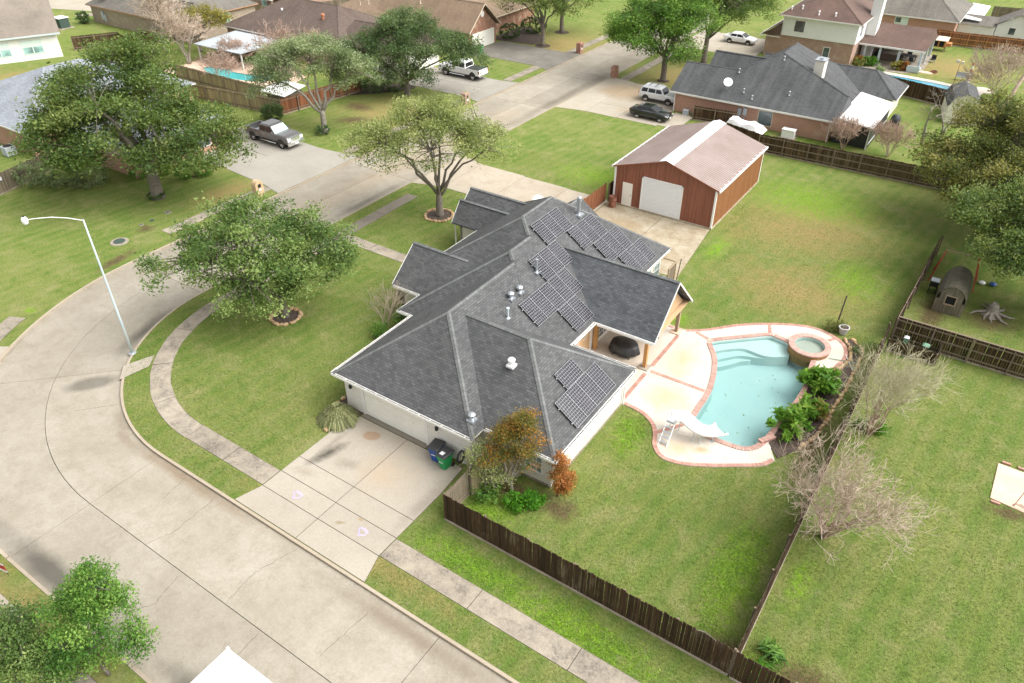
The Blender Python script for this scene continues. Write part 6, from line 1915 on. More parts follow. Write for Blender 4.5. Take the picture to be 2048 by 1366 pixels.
gn = thing('generator_box', 'white generator box on a slab before the ranch house wall', 'generator', (-18.9, 80.2, 0))
obj('casing', MB().box((-19.5, 79.9, 0.08), (-18.2, 80.6, 0.85)), 'white_metal', gn)
obj('lid', MB().box((-19.55, 79.85, 0.85), (-18.15, 80.65, 0.92)), 'gloss_white', gn)
obj('slab', MB().box((-19.7, 79.7, 0), (-18.0, 80.8, 0.08)), 'walk_concrete', gn)
tp = thing('tarp_covered_trailer', 'trailer under a crumpled white tarp between workshop and ranch', 'trailer', (-23.2, 79.4, 0))
r_ = random.Random(8)
gx = MB(); NX, NY = 9, 6
P = [[(-25.4 + 4.3 * i / NX, 78.3 + 2.0 * j / NY, (0.95 + 0.35 * math.sin(i * 1.3) * 0.5 + 0.3 * math.exp(-((i - 2.5) / 2) ** 2) + r_.uniform(-.05, .05)) if 0 < i < NX and 0 < j < NY else 0.35) for j in range(NY + 1)] for i in range(NX + 1)]
for i in range(NX):
    for j in range(NY):
        gx.poly([P[i][j], P[i + 1][j], P[i + 1][j + 1], P[i][j + 1]])
obj('tarp', gx, 'white_tarp', tp)
for x in (-24.4, -22.0):
    obj('wheel', MB().tube([(x, 78.35, 0.3), (x, 78.55, 0.3)], 0.3, 12), 'tyre', tp)
for k, (x, y, w, h) in enumerate(((-31.0, 80.6, .55, .5), (-29.9, 80.5, .45, .4))):
    b = tag(obj('meter_housing', MB().box((x, y, 0), (x + w, y + w, h)).box((x - .04, y - .04, h), (x + w + .04, y + w + .04, h + .06)), 'ac_grey' if k == 0 else 'util_dark'), ('grey utility box against the ranch house wall', 'dark green utility box beside the ranch gate')[k], 'utility box')
fence('short dark side gate before the ranch house wall', (-29.4, 79.7), (-24.6, 80.3), 1.6, 'fence_dark_i', -1, False, rails=2)
fence('low picket edge between the workshop lot and the tarp trailer', (-24.9, 78.0), (-20.3, 76.5), 1.1, 'fence_dark_i', 1, False, rails=2)

# two-storey house with garden room
h8 = thing('house', 'two-storey white siding and brick house with brown hip roof', 'house', (-25.5, 115, 0))
wallbox(h8, -31.8, 110.3, -20.15, 122, 0, 2.95, 'rose_brick')
wallbox(h8, -29.8, 110.15, -20.0, 121.6, 2.95, 5.6, 'white_siding')
m = MB(); ln = hip(m, -30.3, 109.5, -19.5, 122.2, 5.6, 8.4, 'v', 5.2, 5.2)
r_8 = obj('roof', m, 'shingle_brown', h8); caps(r_8, ln, 'shingle_brown', 0.3); eaves(h8, -30.3, 109.5, -19.5, 122.2, 5.6)
m = MB(); m.roof([(-32.5, 109.8, 2.75), (-29.8, 109.8, 4.5), (-29.8, 121.5, 4.5), (-32.5, 121.5, 2.75)]).poly([(-32.4, 110.0, 2.75), (-29.8, 110.0, 2.9), (-29.8, 110.0, 4.45)])
obj('lean_to_roof', m, 'shingle_brown', h8)
obj('fascia', MB().box((-32.55, 109.75, 2.62), (-32.48, 121.5, 2.78)), 'trim_white', h8)
obj('fascia', MB().box((-32.5, 109.72, 2.62), (-29.8, 109.78, 2.72)), 'trim_white', h8)
ch = obj('chimney', MB().box((-19.95, 115.2, 0), (-18.7, 117.0, 9.6)), 'white_siding', h8)
window(h8, (-27.5, 110.15, 4.3), 'u', 1.3, 1.4, 1, 1, out=-1)
window(h8, (-23.4, 110.3, 1.5), 'u', 0.75, 1.2, 1, 1, out=-1)
window(h8, (-20.0, 112.3, 4.3), 'v', 1.1, 1.4, 2, 2, out=1)
for (x, y, z) in ((-29.1, 110.6, 6.2), (-27.8, 110.9, 6.4), (-25.4, 110.3, 6.1), (-23.3, 110.4, 6.1), (-25.6, 113.0, 7.55)):
    obj('roof_vent', MB().lathe([(0.14, -.15), (0.08, 0.05), (0.08, 0.3), (0.16, 0.34), (0.03, 0.45)], 8, (x, y, z)), 'white_metal', h8)
ac = thing('air_conditioner', 'grey air conditioner beside the rose brick wall', 'air conditioner', (-23.1, 109.3, 0))
obj('casing', MB().lathe([(0.5, 0.05), (0.52, 0.1), (0.52, 0.9), (0.46, 0.98)], 8, (-23.1, 109.3, 0)), 'ac_grey', ac)
obj('fan', MB().lathe([(0.4, 0), (0.05, 0.03)], 12, (-23.1, 109.3, 0.99)), 'black_metal', ac)
gr_ = thing('garden_room', 'open patio room with brown shingle roof and pale posts', 'patio roof', (-16, 116.5, 0))
m = MB()
m.roof([(-20.1, 113.4, 2.55), (-11.8, 113.4, 2.55), (-11.8, 118.2, 4.45), (-20.1, 118.2, 4.45)]).roof([(-20.1, 123, 2.55), (-20.1, 118.2, 4.45), (-11.8, 118.2, 4.45), (-11.8, 123, 2.55)])
m.poly([(-11.85, 113.6, 2.55), (-11.85, 122.8, 2.55), (-11.85, 118.2, 4.35)])
obj('roof', m, 'shingle_brown', gr_)
obj('fascia', MB().box((-20.1, 113.33, 2.36), (-11.8, 113.4, 2.57)), 'trim_white', gr_)
for (x, y) in ((-19.2, 113.8), (-17.3, 113.8), (-14.9, 113.8), (-12.2, 113.8), (-12.2, 118.2), (-12.2, 122.4), (-16, 122.6)):
    obj('post', MB().box((x - .14, y - .14, 0), (x + .14, y + .14, 2.45)), 'galv_paint', gr_)
obj('rear_wall', MB().box((-20.1, 122.5, 0), (-15.5, 122.6, 2.4)), 'cream_siding', gr_)
struct('patio_slab', MB().prism([(-20, 109.5), (-16.2, 111.2), (-13.5, 111.6), (-11.6, 113.2), (-11.6, 123), (-20, 123)], -0.05, 0.03), 'walk_concrete')
def sofa(label, x, y, rz, w=1.9, mat='wicker', cm='cushion_blue'):
    t = thing('garden_sofa', label, 'sofa', (x, y, 0), rz, 'garden sofas')
    obj('base', MB().box((-w / 2, -.4, .08), (w / 2, .4, .40)), mat, t, world=False)
    obj('backrest', MB().box((-w / 2, .28, .40), (w / 2, .42, .85)), mat, t, world=False)
    for s in (-1, 1):
        obj('arm', MB().box((s * w / 2 - .09, -.4, .4), (s * w / 2 + .09, .3, .62)), mat, t, world=False)
    obj('cushion', MB().box((-w / 2 + .1, -.38, .40), (w / 2 - .1, .27, .52)), cm, t, world=False)
sofa('brown wicker sofa under the garden room roof', -16.5, 117.0, PI + 0.1)
sofa('dark wicker sofa deeper under the garden room roof', -18.2, 119.0, -PI / 2, 1.8, 'cover_black')
sofa('pale bench at the pool edge of the garden room', -12.6, 112.9, PI, 1.5, 'galv_paint', 'cover_black')
tb = thing('dining_table', 'dark dining table under the garden room roof', 'table', (-14.2, 118.2, 0))
obj('top', MB().box((-15.2, 117.6, .70), (-13.2, 118.8, .76)), 'cover_black', tb)
for x in (-15.1, -13.35):
    for y in (117.7, 118.65):
        obj('leg', MB().box((x, y, 0), (x + .07, y + .07, .7)), 'black_metal', tb)
for k, (x, y, rz) in enumerate(((-11.3, 119.2, -.3), (-14.9, 116.7, PI), (-13.6, 116.7, PI), (-14.4, 119.8, 0))):
    t = thing('garden_chair', ('dark garden chair alone on the lawn', 'left chair on the near side of the dining table', 'right chair on the near side of the dining table', 'chair on the far side of the dining table')[k], 'chair', (x, y, 0), rz, 'garden chairs')
    obj('seat', MB().box((-.3, -.3, .38), (.3, .3, .46)), 'cover_black', t, world=False)
    obj('backrest', MB().box((-.3, .25, .46), (.3, .32, .95)), 'cover_black', t, world=False)
    for sx_ in (-.28, .22):
        for sy_ in (-.28, .24):
            obj('leg', MB().box((sx_, sy_, 0), (sx_ + .06, sy_ + .06, .38)), 'galv', t, world=False)
for k, (x, y, lf_) in enumerate(((-19.6, 113.0, 'leaf_rust'), (-19.2, 111.3, 'leaf_yellowgreen'), (-18.5, 112.3, 'leaf_bright'), (-17.7, 112.7, 'leaf_lime'), (-14.6, 112.6, 'leaf_yellow'), (-13.8, 113.0, 'leaf_rust'), (-16.2, 109.2, 'leaf_grey'))):
    bush('potted_plant' if k > 2 else 'garden_plant', ('reddish shrub at the garden room corner', 'spiky yellow green plant at the brick wall foot', 'green plant left of the garden room post', 'lime plant by the left garden room post', 'yellow flowering pot by the middle garden room post', 'reddish pot plant by the garden bench', 'spiky silver palm by the blue strip pool')[k], (x, y), [(0, 0, .6, .7, .6, .55)], 700, .22, lf_, 60 + k, group='plants by the garden room', cat='plant', stems=3)
co = thing('chicken_coop', 'orange wooden chicken coop on legs at the lawn edge', 'coop', (-11.7, 126.5, 0))
obj('house', MB().box((-12.8, 125.8, .55), (-10.9, 127.2, 1.45)), 'coop_wood', co)
obj('opening', MB().box((-12.5, 125.77, .65), (-11.9, 125.8, 1.35)), 'dark_void', co)
obj('opening', MB().box((-11.7, 125.76, .65), (-11.1, 125.79, 1.35)), 'dark_void', co)
obj('roof', MB().hexa([(-13.0, 125.5, 1.45), (-10.7, 125.5, 1.45), (-10.7, 127.4, 1.65), (-13.0, 127.4, 1.65), (-13.0, 125.5, 1.52), (-10.7, 125.5, 1.52), (-10.7, 127.4, 1.72), (-13.0, 127.4, 1.72)]), 'trim_cream', co)
obj('nest_box', MB().box((-10.9, 126, .7), (-10.2, 127, 1.15)), 'coop_wood', co)
for x in (-12.75, -11.0):
    for y in (125.85, 127.1):
        obj('leg', MB().box((x, y, 0), (x + .09, y + .09, .55)), 'post_grey', co)
# strip pool behind the ranch
np_ = thing('strip_pool', 'narrow blue swimming pool behind the dark fence', 'pool', (-10.5, 108.2, 0))
wp = [(-17.2, 107.2), (-5.3, 105.9), (-5.0, 108.2), (-9.5, 109.3), (-16.4, 109.9)]
obj('coping', fill([(-18.2, 106.4), (-4.0, 105.0), (-3.6, 109.0), (-9.4, 110.4), (-17.2, 111.2)], [wp], 0.06), 'deck_kool', np_)
obj('basin', MB().prism(wp, -0.05, 0.012), 'pool_water_bright_floor' if False else 'plaster_pale', np_)
obj('water', fill(wp, [], 0.04), 'pool_water_blue', np_)
fence('dark picket fence between the strip pool and the ranch back lawn', (-17.2, 103.2), (3.0, 97.4), 1.95, 'fence_dark_i', 1, False, rails=2)
fence('orange brown fence behind the chicken coop', (-13.4, 130.0), (8, 131.5), 1.95, 'fence_red', -1, False, rail_mat='coop_wood')
fence('grey fence at the far right top corner', (-8, 152), (12, 156), 1.9, 'fence_grey', -1, False)
# small garden pieces by the strip pool
lh = thing('lighthouse_post', 'red and white striped garden lighthouse post by the strip pool', 'ornament', (-5.9, 111.4, 0))
for k in range(5):
    obj('band', MB().lathe([(.20 - .02 * k, 0), (.18 - .02 * k, .45)], 10, (-5.9, 111.4, .45 * k)), ('gloss_white', 'red_paint')[k % 2], lh)
obj('lantern', MB().lathe([(.16, 0), (.16, .2), (.02, .4)], 8, (-5.9, 111.4, 2.25)), 'terracotta', lh)
fe = thing('feeder_pole', 'thin garden pole with feeders on top by the strip pool', 'pole', (-7.3, 110.6, 0))
obj('pole', MB().tube([(-7.3, 110.6, 0), (-7.3, 110.6, 2.6)], .03, 5), 'rust', fe)
obj('feeder', MB().box((-7.75, 110.45, 2.5), (-7.4, 110.75, 2.85)), 'trim_cream', fe)
obj('feeder', MB().box((-7.2, 110.45, 2.4), (-6.9, 110.75, 2.75)), 'trim_cream', fe)
gb = thing('metal_bench', 'grey metal bench beside the striped post', 'bench', (-6.7, 112.6, 0))
obj('seat', MB().box((-7.5, 112.3, .4), (-6.1, 112.8, .45)), 'galv', gb)
obj('backrest', MB().box((-7.5, 112.8, .45), (-6.1, 112.85, .95)), 'galv', gb)
for x in (-7.45, -6.2):
    obj('leg', MB().box((x, 112.35, 0), (x + .06, 112.8, .4)), 'galv', gb)
tag(obj('stone_disc', MB().lathe([(1.3, 0), (1.3, .06), (1.2, .08)], 18, (-3.9, 109.5, 0)), 'deck_kool'), 'pale round paved disc at the end of the strip pool', 'paving')
tag(obj('fire_ring', MB().lathe([(.42, 0), (.42, .25), (.32, .25), (.32, .05)], 14, (-10.2, 114.2, 0)), 'rust'), 'small rusty fire ring on the lawn by the garden room', 'fire ring')
tag(obj('stone_slab', MB().lathe([(.8, 0), (.75, .08)], 9, (-11.2, 113.6, 0), 1.2, .7), 'paver_pink'), 'flat pale stone on the lawn by the fire ring', 'stone')
# far right house and its outbuildings
h9 = hip_house('brick house with grey weathered hip roof at the top right', [(-25.0, 132.6, -10.6, 147.0, 2.7, 6.6, 'u', 6.5, 6.5)], 'pink_brick', 'shingle_grey', (-17, 139, 0))
obj('siding_panel', MB().box((-19.4, 132.98, 0.9), (-17.5, 133.06, 2.55)), 'blind', h9)
window(h9, (-18.9, 132.98, 2.0), 'u', 0.8, 0.7, 1, 1, out=-1)
obj('sun_room_roof', MB().hexa([(-10.9, 137, 2.5), (-8.3, 137, 2.3), (-8.3, 149, 2.3), (-10.9, 149, 2.5), (-10.9, 137, 2.6), (-8.3, 137, 2.4), (-8.3, 149, 2.4), (-10.9, 149, 2.6)]), 'white_metal', h9)
obj('sun_room_wall', MB().box((-10.8, 137.3, 0), (-8.6, 148.8, 2.35)), 'window_glass', h9)
sh = thing('white_outbuilding', 'white gabled outbuilding with small window at the right top', 'outbuilding', (-3.5, 138, 0))
wallbox(sh, -6.0, 137, -0.5, 142, 0, 2.3, 'white_siding')
m = MB(); m.roof([(-6.3, 136.6, 2.25), (-3.25, 136.6, 3.9), (-3.25, 142.4, 3.9), (-6.3, 142.4, 2.25)]).roof([(-0.2, 136.6, 2.25), (-0.2, 142.4, 2.25), (-3.25, 142.4, 3.9), (-3.25, 136.6, 3.9)])
obj('roof', m, 'shingle_grey', sh)
obj('gable_wall', MB().poly([(-6.0, 136.98, 2.2), (-0.5, 136.98, 2.2), (-3.25, 136.98, 3.8)]), 'white_siding', sh)
window(sh, (-3.9, 137, 1.5), 'u', .8, .9, 1, 1, out=-1)
ls = thing('long_shed', 'long low shed with grey roof joined to the white outbuilding', 'shed', (-8.5, 137.5, 0))
wallbox(ls, -11.0, 136.6, -6.1, 139.4, 0, 1.9, 'white_siding')
obj('roof', MB().roof([(-11.3, 136.3, 1.9), (-6.1, 136.3, 1.9), (-6.1, 139.6, 2.7), (-11.3, 139.6, 2.7)]), 'shingle_grey', ls)
tag(obj('kettle_grill', MB().lathe([(.05, 0), (.05, .5), (.45, .6), (.5, .8), (.3, 1.0), (.02, 1.05)], 10, (-7.6, 145.5, 0)), 'black_metal'), 'black kettle grill on the far right lawn', 'grill')
# gambrel garden shed
gs = thing('barn_shed', 'cream barn-style shed with dark gambrel roof behind the oaks', 'shed', (-4.9, 97.0, 0), math.radians(12))
gp_ = [(-1.75, 1.9), (-1.25, 2.85), (0, 3.35), (1.25, 2.85), (1.75, 1.9)]
obj('walls', MB().box((-1.6, -2.4, 0), (1.6, 2.4, 1.9)), 'cream_siding', gs, world=False)
obj('front_gable', MB().poly([(-1.6, -2.39, 1.88), (1.6, -2.39, 1.88), (1.2, -2.39, 2.8), (0, -2.39, 3.25), (-1.2, -2.39, 2.8)]), 'cream_siding', gs, world=False)
m = MB()
for a, b in zip(gp_[:-1], gp_[1:]):
    m.roof([(a[0], -2.6, a[1]), (b[0], -2.6, b[1]), (b[0], 2.6, b[1]), (a[0], 2.6, a[1])])
obj('roof', m, 'shingle_ranch', gs, world=False)
for s in (-1, 1):
    obj('door_leaf', MB().box((min(0.02 * s, .85 * s), -2.44, .1), (max(.02 * s, .85 * s), -2.40, 1.85)), 'trim_cream', gs, world=False)

# ---- left side
h1 = hip_house('house with pale blue grey shingle roof behind the big oak', [(-97, 32.3, -79.1, 52, 2.6, 5.7, 'v', 8.0, 8.0), (-84, 34.8, -66.0, 46.5, 2.6, 5.6, 'u', 0.0, 5.8)], 'pink_brick', 'shingle_blue', (-82, 40, 0), trim='trim_white')
for (x, y, z) in ((-88.5, 34.6, 3.6), (-85, 37.0, 4.6)):
    obj('roof_vent', MB().box((x - .2, y - .2, z - .1), (x + .2, y + .2, z + .18)), 'galv', h1)
window(h1, (-66.45, 38.0, 1.4), 'v', 1.5, 1.4, 2, 2, out=1); window(h1, (-66.45, 43, 1.4), 'v', 1.5, 1.4, 2, 2, out=1)
ac = thing('air_conditioner', 'pale grey air conditioner by the pink brick wall at left edge', 'air conditioner', (-82.3, 31.6, 0))
obj('casing', MB().box((-82.8, 31.1, .08), (-81.8, 32.1, .95)), 'ac_grey', ac)
obj('fan_grille', MB().lathe([(.42, 0), (.40, .05), (.05, .08)], 14, (-82.3, 31.6, .95)), 'black_metal', ac)
fence('weathered grey picket fence at the left edge below the blue roof', (-72.8, 23.5), (-75.2, 32.6), 1.85, 'fence_grey', 1, False, rails=2)
tag(obj('fence_sign', MB().box((-73.55, 26.1, 1.25), (-73.50, 26.75, 1.55)), 'sticker'), 'small white notice on the grey fence at left edge', 'sign')
# white sided house, turned with the second street
h2 = thing('house', 'white siding house with taupe roof at the top left corner', 'house', (-112.4, 54.6, 0), 0.0)
e2, n2 = Vector((0.433, 0.901, 0)), Vector((0.901, -0.433, 0))
o2 = Vector((-112.4, 54.6, 0))
def p2(s, d, z):
    q = o2 - e2 * s - n2 * d
    return (q.x, q.y, z)
obj('wall', MB().hexa([p2(26, 0, 0), p2(0, 0, 0), p2(0, 13, 0), p2(26, 13, 0), p2(26, 0, 3.2), p2(0, 0, 3.2), p2(0, 13, 3.2), p2(26, 13, 3.2)]), 'white_siding', h2)
m = MB(); m.roof([p2(27, -.5, 3.25), p2(-.5, -.5, 3.25), p2(-.5, 6.5, 7.9), p2(27, 6.5, 7.9)]).roof([p2(27, 13.5, 3.25), p2(27, 6.5, 7.9), p2(-.5, 6.5, 7.9), p2(-.5, 13.5, 3.25)]).poly([p2(-.02, 0, 3.15), p2(-.02, 13, 3.15), p2(-.02, 6.5, 7.7)])
obj('roof', m, 'shingle_taupe', h2)
obj('gutter', MB().hexa([p2(27, -.62, 3.05), p2(-.5, -.62, 3.05), p2(-.5, -.5, 3.05), p2(27, -.5, 3.05), p2(27, -.62, 3.24), p2(-.5, -.62, 3.24), p2(-.5, -.5, 3.24), p2(27, -.5, 3.24)]), 'galv_paint', h2)
for s in (3.3, 7.2):
    f_ = MB()
    for a, b, c, d in ((-1.25, .8, 1.25, .9), (-1.25, 2.5, 1.25, 2.6), (-1.25, .8, -1.15, 2.6), (1.15, .8, 1.25, 2.6), (-.06, .8, .06, 2.6)):
        f_.hexa([p2(s + c, -.06, b), p2(s + a, -.06, b), p2(s + a, 0, b), p2(s + c, 0, b), p2(s + c, -.06, d), p2(s + a, -.06, d), p2(s + a, 0, d), p2(s + c, 0, d)])
    w2 = obj('window', f_, 'blind', h2)
    for q, (za, zb, mt) in enumerate(((.9, 1.7, 'window_pale'), (1.7, 2.5, 'blind'))):
        for x0_ in (-1.15, .06):
            obj('pane', MB().hexa([p2(s + x0_ + 1.09, -.03, za), p2(s + x0_, -.03, za), p2(s + x0_, -.005, za), p2(s + x0_ + 1.09, -.005, za), p2(s + x0_ + 1.09, -.03, zb), p2(s + x0_, -.03, zb), p2(s + x0_, -.005, zb), p2(s + x0_ + 1.09, -.005, zb)]), mt, w2)
fence('dark fence panel joining the white siding house', (-114.0, 57.2), (-111.2, 62.4), 1.9, 'fence_dark_i', -1, False, rails=2)
fence('grey brown fence running down beside the bare trees', (-111.2, 62.4), (-101.5, 60.0), 1.9, 'fence_dark_i', 1, False, rails=2)
fence('dark fence behind the bare trees at top left', (-108.6, 62.5), (-106.0, 69.0), 1.9, 'fence_dark_i', 1, False, rails=2)
ub = thing('transformer_box', 'green transformer box on the lawn beside the white house', 'transformer', (-128, 63.6, 0))
obj('casing', MB().box((-129, 62.9, .1), (-127.2, 64.4, 1.5)), 'util_dark', ub); obj('lid', MB().box((-129.1, 62.8, 1.5), (-127.1, 64.5, 1.6)), 'trim_white', ub); obj('slab', MB().box((-129.4, 62.5, 0), (-126.8, 64.8, .1)), 'walk_concrete', ub)
h3 = hip_house('tan brick house with weathered grey brown hip roof at top left', [(-128, 68.2, -105.6, 84, 2.7, 7.0, 'u', 7.0, 7.0), (-113, 68.9, -101.9, 75.5, 2.6, 4.8, 'u', 0.0, 3.3)], 'tan_brick', 'shingle_grey', (-115, 75, 0), trim='trim_copper')
window(h3, (-106.05, 77.6, 1.5), 'v', 1.9, 1.6, 2, 2, glass='window_pale', out=1)
satellite_dish(None, (-124.5, 69.6, 3.4), math.radians(-60), .7, label='white satellite dish on the tan brick house roof')
obj('meter_box', MB().box((-124.6, 68.4, .8), (-124.1, 68.6, 2.0)).box((-123.9, 68.4, .6), (-123.6, 68.6, 1.6)), 'ac_grey', h3)
h6 = thing('house', 'red brick two-storey house at the top edge behind brown roofs', 'house', (-108, 91, 0))
wallbox(h6, -121, 89.0, -101, 100, 0, 5.6, 'rose_brick')
m = MB(); hip(m, -121.6, 88.4, -100.4, 100.6, 5.6, 9.0, 'u', 6, 6); obj('roof', m, 'shingle_darkbrown', h6)
for x in (-118.2, -110.3, -104.5):
    window(h6, (x, 89.0, 1.7), 'u', 1.1, 1.6, 1, 2, glass='window_pale' if x < -105 else 'window_glass', out=-1)
obj('porch_roof', MB().hexa([(-108.8, 86.6, 2.6), (-105.6, 86.6, 2.6), (-105.6, 89.0, 2.9), (-108.8, 89.0, 2.9), (-108.8, 86.6, 2.75), (-105.6, 86.6, 2.75), (-105.6, 89, 3.05), (-108.8, 89, 3.05)]), 'trim_white', h6)
obj('porch_post', MB().box((-106.2, 86.8, 0), (-105.8, 87.2, 2.6)), 'rose_brick', h6)
bk = thing('bicycle', 'dark bicycle standing at the red brick porch', 'bicycle', (-107.3, 87.5, 0))
for x in (-107.8, -106.8):
    obj('wheel', MB().tube([(x + .33 * math.cos(a), 87.4, .35 + .33 * math.sin(a)) for a in [2 * PI * k / 16 for k in range(17)]], .03, 5), 'tyre', bk)
obj('frame', MB().tube([(-107.8, 87.4, .35), (-107.5, 87.4, .8), (-107.0, 87.4, .8), (-106.8, 87.4, .35)], .025, 5).tube([(-107.5, 87.4, .8), (-107.3, 87.4, .35), (-107.0, 87.4, .8)], .025, 5), 'black_metal', bk)
fence('grey yellow fence before the red brick house', (-113, 84.5), (-100.5, 87.5), 1.8, 'fence_yellow', 1, False, rails=2)
h4 = hip_house('house with wide dark brown shingle hip roof in the upper left', [(-99, 71.6, -75.5, 86, 2.6, 6.0, 'u', 7.0, 6.8)], 'rose_brick', 'shingle_darkbrown', (-87, 79, 0))
wallbox(h4, -74, 74, -66.5, 81, 0, 2.5, 'white_brick', 'garage_wall')
m = MB(); l4 = hip(m, -78, 73.5, -66.0, 81.5, 2.62, 4.9, 'u', 0, 3.6); o4 = obj('roof', m, 'shingle_darkbrown', h4); caps(o4, l4, 'shingle_darkbrown')
obj('garage_door', MB().box((-66.47, 74.8, 0.05), (-66.42, 79.8, 2.15)), 'door_white', h4)
obj('flue', MB().lathe([(.2, -.3), (.2, .5), (.28, .52), (.28, .75), (.1, .85)], 10, (-82.5, 76.0, 4.6)), 'terracotta', h4)
obj('roof_vent', MB().lathe([(.16, -.1), (.16, .2), (.05, .26)], 8, (-91.0, 76.3, 4.8)), 'white_metal', h4)
pk = thing('patio_cover', 'white flat patio cover on the dark brown roofed house', 'patio cover', (-91, 67.5, 0))
obj('roof', MB().prism([(-95.0, 63.6), (-96.0, 71.6), (-86.6, 71.6), (-85.7, 67.6), (-85.7, 63.8)], 2.2, 2.3), 'ac_grey', pk)
for (x, y) in ((-94.6, 64.0), (-90, 64.1), (-86.1, 64.2), (-86.1, 70)):
    obj('post', MB().box((x - .08, y - .08, 0), (x + .08, y + .08, 2.2)), 'trim_white', pk)
lp = thing('swimming_pool', 'turquoise kidney pool in the tan deck behind the big oak', 'pool', (-84, 62, 0))
w_l = spline([(x, y + 1.9) for x, y in [(-91.5, 60.2), (-88.5, 61.6), (-86.5, 61.0), (-84, 61.4), (-81.2, 62.6), (-79.6, 61.4), (-81.5, 59.6), (-85.0, 58.9), (-88.5, 58.7)]], True, 5)
obj('deck', fill([(-95, 57.9), (-77, 57.9), (-75.6, 62), (-77, 66.8), (-83, 68.2), (-95, 66.5)], [w_l], 0.06), 'paver_pink', lp)
obj('basin', fill(offset_path(w_l, -.01), [], 0.012), 'plaster_pale', lp); obj('water', fill(w_l, [], 0.04), 'pool_water_bright', lp)
fence('yellow grey fence along the kidney pool deck', (-90.5, 57.2), (-69.2, 57.2), 1.8, 'fence_yellow', -1, False, rails=2)
fence('yellow grey fence behind the grey pickup', (-82, 53.2), (-68.6, 55.0), 1.8, 'fence_yellow', -1, False, rails=2)
fence('dark brown fence behind the forked grey tree', (-68.6, 55.0), (-67.2, 66.5), 1.8, 'fence_red', -1, False, rails=2)
ws_ = thing('garden_shed', 'low shed with white lean-to roof in the fence corner', 'shed', (-70.2, 57.4, 0))
wallbox(ws_, -72.0, 56.2, -68.7, 58.6, 0, 1.9, 'shed_wood')
obj('roof', MB().hexa([(-72.4, 55.6, 1.92), (-68.4, 55.6, 1.92), (-68.4, 58.9, 2.35), (-72.4, 58.9, 2.35), (-72.4, 55.6, 2.0), (-68.4, 55.6, 2.0), (-68.4, 58.9, 2.43), (-72.4, 58.9, 2.43)]), 'white_metal', ws_)
fence('tall grey fence between the brown roofed and tan roofed houses', (-101.5, 90.5), (-96, 107), 2.0, 'fence_grey', -1, False, rails=2)
h5 = thing('house', 'red brick house with tan shingle roof and white garage door', 'house', (-75, 95, 0))
wallbox(h5, -82, 88.2, -66.75, 94.7, 0, 2.62, 'red_brick')
gable(h5, -66.2, -84, 87.6, 95.2, 2.62, 5.95, 'shingle_tan', 'shingle_tan', trim='trim_cream')
obj('gable_wall', MB().poly([(-66.74, 88.2, 2.6), (-66.74, 94.7, 2.6), (-66.74, 91.4, 5.5)]), 'red_brick', h5)
gd5 = obj('garage_door', MB().box((-66.76, 88.9, 0.04), (-66.70, 94.2, 2.2)), 'door_white', h5)
for k in range(4):
    obj('panel', MB().box((-66.70, 89.0, .1 + .53 * k), (-66.685, 94.1, .55 + .53 * k)), 'door_white', gd5)
obj('gable_vent', MB().tube([(-66.75, 91.4, 4.5), (-66.68, 91.4, 4.5)], .42, 14), 'trim_white', h5)
m = MB(); l5 = hip(m, -92, 92, -69, 110, 2.6, 7.0, 'v', 7.5, 7.5); o5 = obj('roof', m, 'shingle_tan', h5); caps(o5, l5, 'shingle_tan'); eaves(h5, -92, 92, -69, 110, 2.6, mat='trim_cream')
wallbox(h5, -91.5, 92.5, -69.5, 109.5, 0, 2.5, 'red_brick')
m = MB(); l5 = hip(m, -93, 86.8, -82, 95.5, 2.6, 4.7, 'u', 4.0, 0); o5 = obj('roof', m, 'shingle_tan', h5); caps(o5, l5, 'shingle_tan'); wallbox(h5, -92.5, 87.3, -82, 95, 0, 2.5, 'red_brick')
for (x, y, z) in ((-77.0, 90.2, 5.0), (-88.0, 89.0, 3.7), (-86.6, 89.4, 3.9)):
    obj('roof_vent', MB().lathe([(.14, -.15), (.06, .05), (.06, .4), (.1, .45)], 8, (x, y, z)), 'trim_cream', h5)
bin_('blue wheelie bin beside the distant white garage door', -65.9, 88.1, PI / 2, 'bin_blue')
bin_('green wheelie bin beside the distant white garage door', -65.3, 88.8, PI / 2, 'bin_green')
struct('flower_bed', MB().prism([(-66.4, 95.8), (-61.5, 96.4), (-61.0, 97.5), (-62.5, 101), (-67, 105), (-68.8, 105), (-68.8, 95.8)], -.05, .03), 'mulch')
struct('flower_bed', MB().prism(spline([(-68.5, 64.4), (-66.2, 65.6), (-63.6, 68.8), (-62.6, 71.4), (-66, 71.5), (-68.5, 69)], True, 4), -.05, .03), 'mulch')

